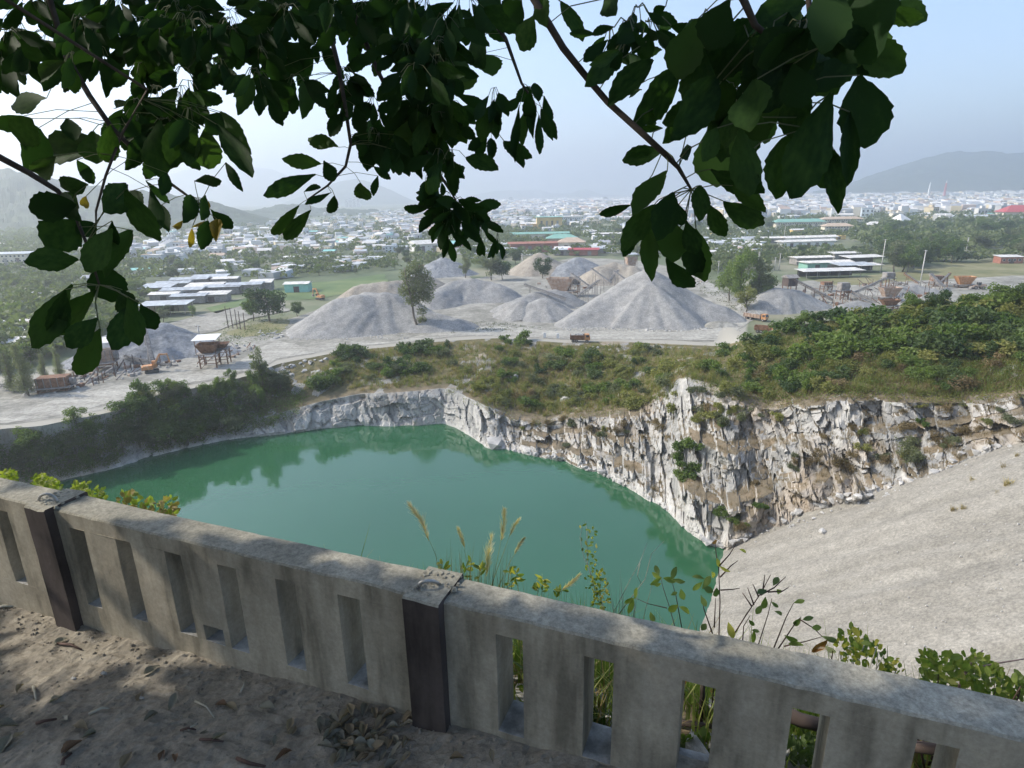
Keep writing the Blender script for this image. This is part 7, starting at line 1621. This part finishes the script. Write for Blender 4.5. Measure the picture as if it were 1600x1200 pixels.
# ------------------------------------------------------------------ litter on the bare soil
M_DRY = [leafmat('dry_leaf_tan', (.20, .155, .10), (.32, .26, .17), .1, scale=30), leafmat('dry_leaf_grey', (.15, .14, .11), (.26, .245, .19), .1, scale=30), leafmat('dry_leaf_brown', (.12, .07, .04), (.22, .13, .08), .1, scale=30)]
DL = [[mesh_from('fallen_leaf', *big_leaf(30 + i, f_, c_, .04), m_, smooth=True) for i, (f_, c_) in enumerate([(.5, .1), (.3, -.25), (.7, .15)])] for m_ in M_DRY]
def soil_at(px, py):
    P = atz(px, py, 66.27)
    for _ in range(4):
        q = P[:2] - WP; s = float(q @ WE); n = float(q @ WN); z = float(terrace_z(s)) + .004; P = atz(px, py, z)
    i = int(np.clip(np.searchsorted(s_, s), 0, len(s_) - 1)); j = int(np.clip(np.searchsorted(n_, n), 0, len(n_) - 1)); return np.array([P[0], P[1], Vt[j, i, 2]])
def flat_leaf(px, py, Lp, k, lab, group):
    P = soil_at(px, py); d = np.linalg.norm(P - CAM) / F_PX; o = obj('fallen_leaf', random.choice(DL[k]), loc=P + np.array([0, 0, .004])); L = Lp * d; o.scale = (L * rnd(.4, .55), L, L); o.rotation_euler = (rnd(-.25, .25), rnd(-.35, .35), rnd(0, 6.28)); tag(o, ('large ' if Lp > 21 else 'small ') + lab, 'fallen leaf', group)
CLU = [(490, 1130), (540, 1105), (600, 1110), (640, 1140), (640, 1195), (560, 1200), (500, 1160)]
CN = ['tan', 'grey', 'dark brown']
for k in range(64):
    x, y = sample_poly(CLU); c = random.choice([0, 1, 1, 0]); flat_leaf(x, y, rnd(16, 28), c, f'{CN[c]} curled dry leaf at the {"upper" if y < 1140 else "lower"} {"left" if x < 545 else "middle" if x < 600 else "right"} of the leaf drift', 'drift of dry leaves')
for k in range(30):
    x, y = sample_poly([(-10, 985), (150, 1000), (300, 1045), (480, 1095), (520, 1150), (600, 1200), (-10, 1200)]); c = random.choice([0, 1, 2, 1]); wh = 'near the bottom left corner' if x < 160 and y > 1080 else 'near the left post' if x < 220 else 'in front of the drain hole' if x < 400 else 'left of the leaf drift'
    flat_leaf(x, y, rnd(12, 26), c, f'{CN[c]} dry leaf on the bare soil {wh}', 'dry leaves scattered on the soil')
for x, y, L in [(725, 1188, 20), (770, 1195, 16)]: flat_leaf(x, y, L, 0, 'lone tan leaf on dark soil right of the middle post', 'dry leaves scattered on the soil')
for (x0, y0, x1, y1, r, lab) in [(0, 948, 22, 949, 2, 'pale straight twig at the left frame edge'), (52, 1072, 56, 1092, 1.6, 'short pale upright twig on the lit soil'), (140, 1120, 172, 1110, 1.8, 'pale peeled stick below the sunny patch'), (58, 1132, 90, 1128, 1.8, 'dark twig at the lower left'), (90, 1006, 128, 1017, 1.5, 'curved dark twig near the left post'), (98, 1198, 113, 1180, 2, 'dark stick at the bottom edge'), (295, 1140, 310, 1132, 1.4, 'thin twig below the drain hole'), (305, 1098, 335, 1123, 1.2, 'long thin twig crossing the soil'), (370, 1186, 415, 1198, 2.2, 'dark curved twig at the bottom edge left of the leaf drift'), (313, 1158, 350, 1162, 1.8, 'dark bark strip among dry leaves'), (376, 1084, 383, 1066, 1.1, 'fine twig near the wall foot'), (282, 1142, 306, 1140, 1.5, 'short dark stick right of the dark soil patch')]:
    a, b = soil_at(x0, y0), soil_at(x1, y1); m = (a + b) / 2 + np.array([rnd(-.01, .01), rnd(-.01, .01), .012]); d = np.linalg.norm(m - CAM) / F_PX
    tag(MB().tube([a - m + [0, 0, .004], [0, 0, 0], b - m + [0, 0, .006]], [d * r, d * r, d * r * .6], 6).build('fallen_twig', M_STEMD if 'dark' in lab else M_STEMW, smooth=True, loc=m), lab, 'twig')
for x, y, r, lab in [(222, 1093, 4, 'small white pebble above the dark soil patch'), (163, 1055, 5, 'small white and red shell like scrap on the lit soil'), (115, 1060, 4, 'pale pebble on the lit soil'), (330, 1002, 8, 'pale stone inside the square drain hole')]:
    P = soil_at(x, y) if y != 1002 else np.array(wpt(-.85, .03, 66.325)); d = np.linalg.norm(P - CAM) / F_PX; o = obj('pebble', ROCKS[1], loc=P + np.array([0, 0, d * r * .4])); o.scale = (d * r, d * r * .8, d * r * .6); tag(o, lab, 'pebble')
crumb = MB()
for k in range(1300):
    s = rnd(-2.8, 1.2); n = -abs(rnd(0, 1.6) * rnd(0, 1)) - .005; r = rnd(.0012, .005) * (1.5 if n > -.12 else 1); z = float(terrace_z(np.array(s))); i = int(np.searchsorted(s_, s)); j = int(np.searchsorted(n_, n)); q = wpt(s, n, Vt[j, i, 2]); crumb.box((q[0], q[1], q[2] + r * .4), (r * 2, r * 1.5, r * 1.3), rnd(0, 3), top=rnd(.3, .8))
tag(crumb.build('soil_crumbs', M_SOIL), 'crumbs of soil and grit on the terrace', 'soil crumbs', kind='stuff')

# ------------------------------------------------------------------ air
HZ = 620.0
mh, t, p, o = new_mat('pale_haze'); t.nodes.remove(p)
pv = N(t, 'ShaderNodeVolumePrincipled'); pv.inputs['Color'].default_value = (.90, .945, 1.0, 1); pv.inputs['Density'].default_value = 1 / 2900.0; pv.inputs['Anisotropy'].default_value = .6
t.links.new(pv.outputs[0], o.inputs['Volume'])
mb = MB(); mb.box((0, 14500, (HZ - 9) / 2), (66000, 36000, HZ + 9)); tag(mb.build('haze', mh), kind='stuff')
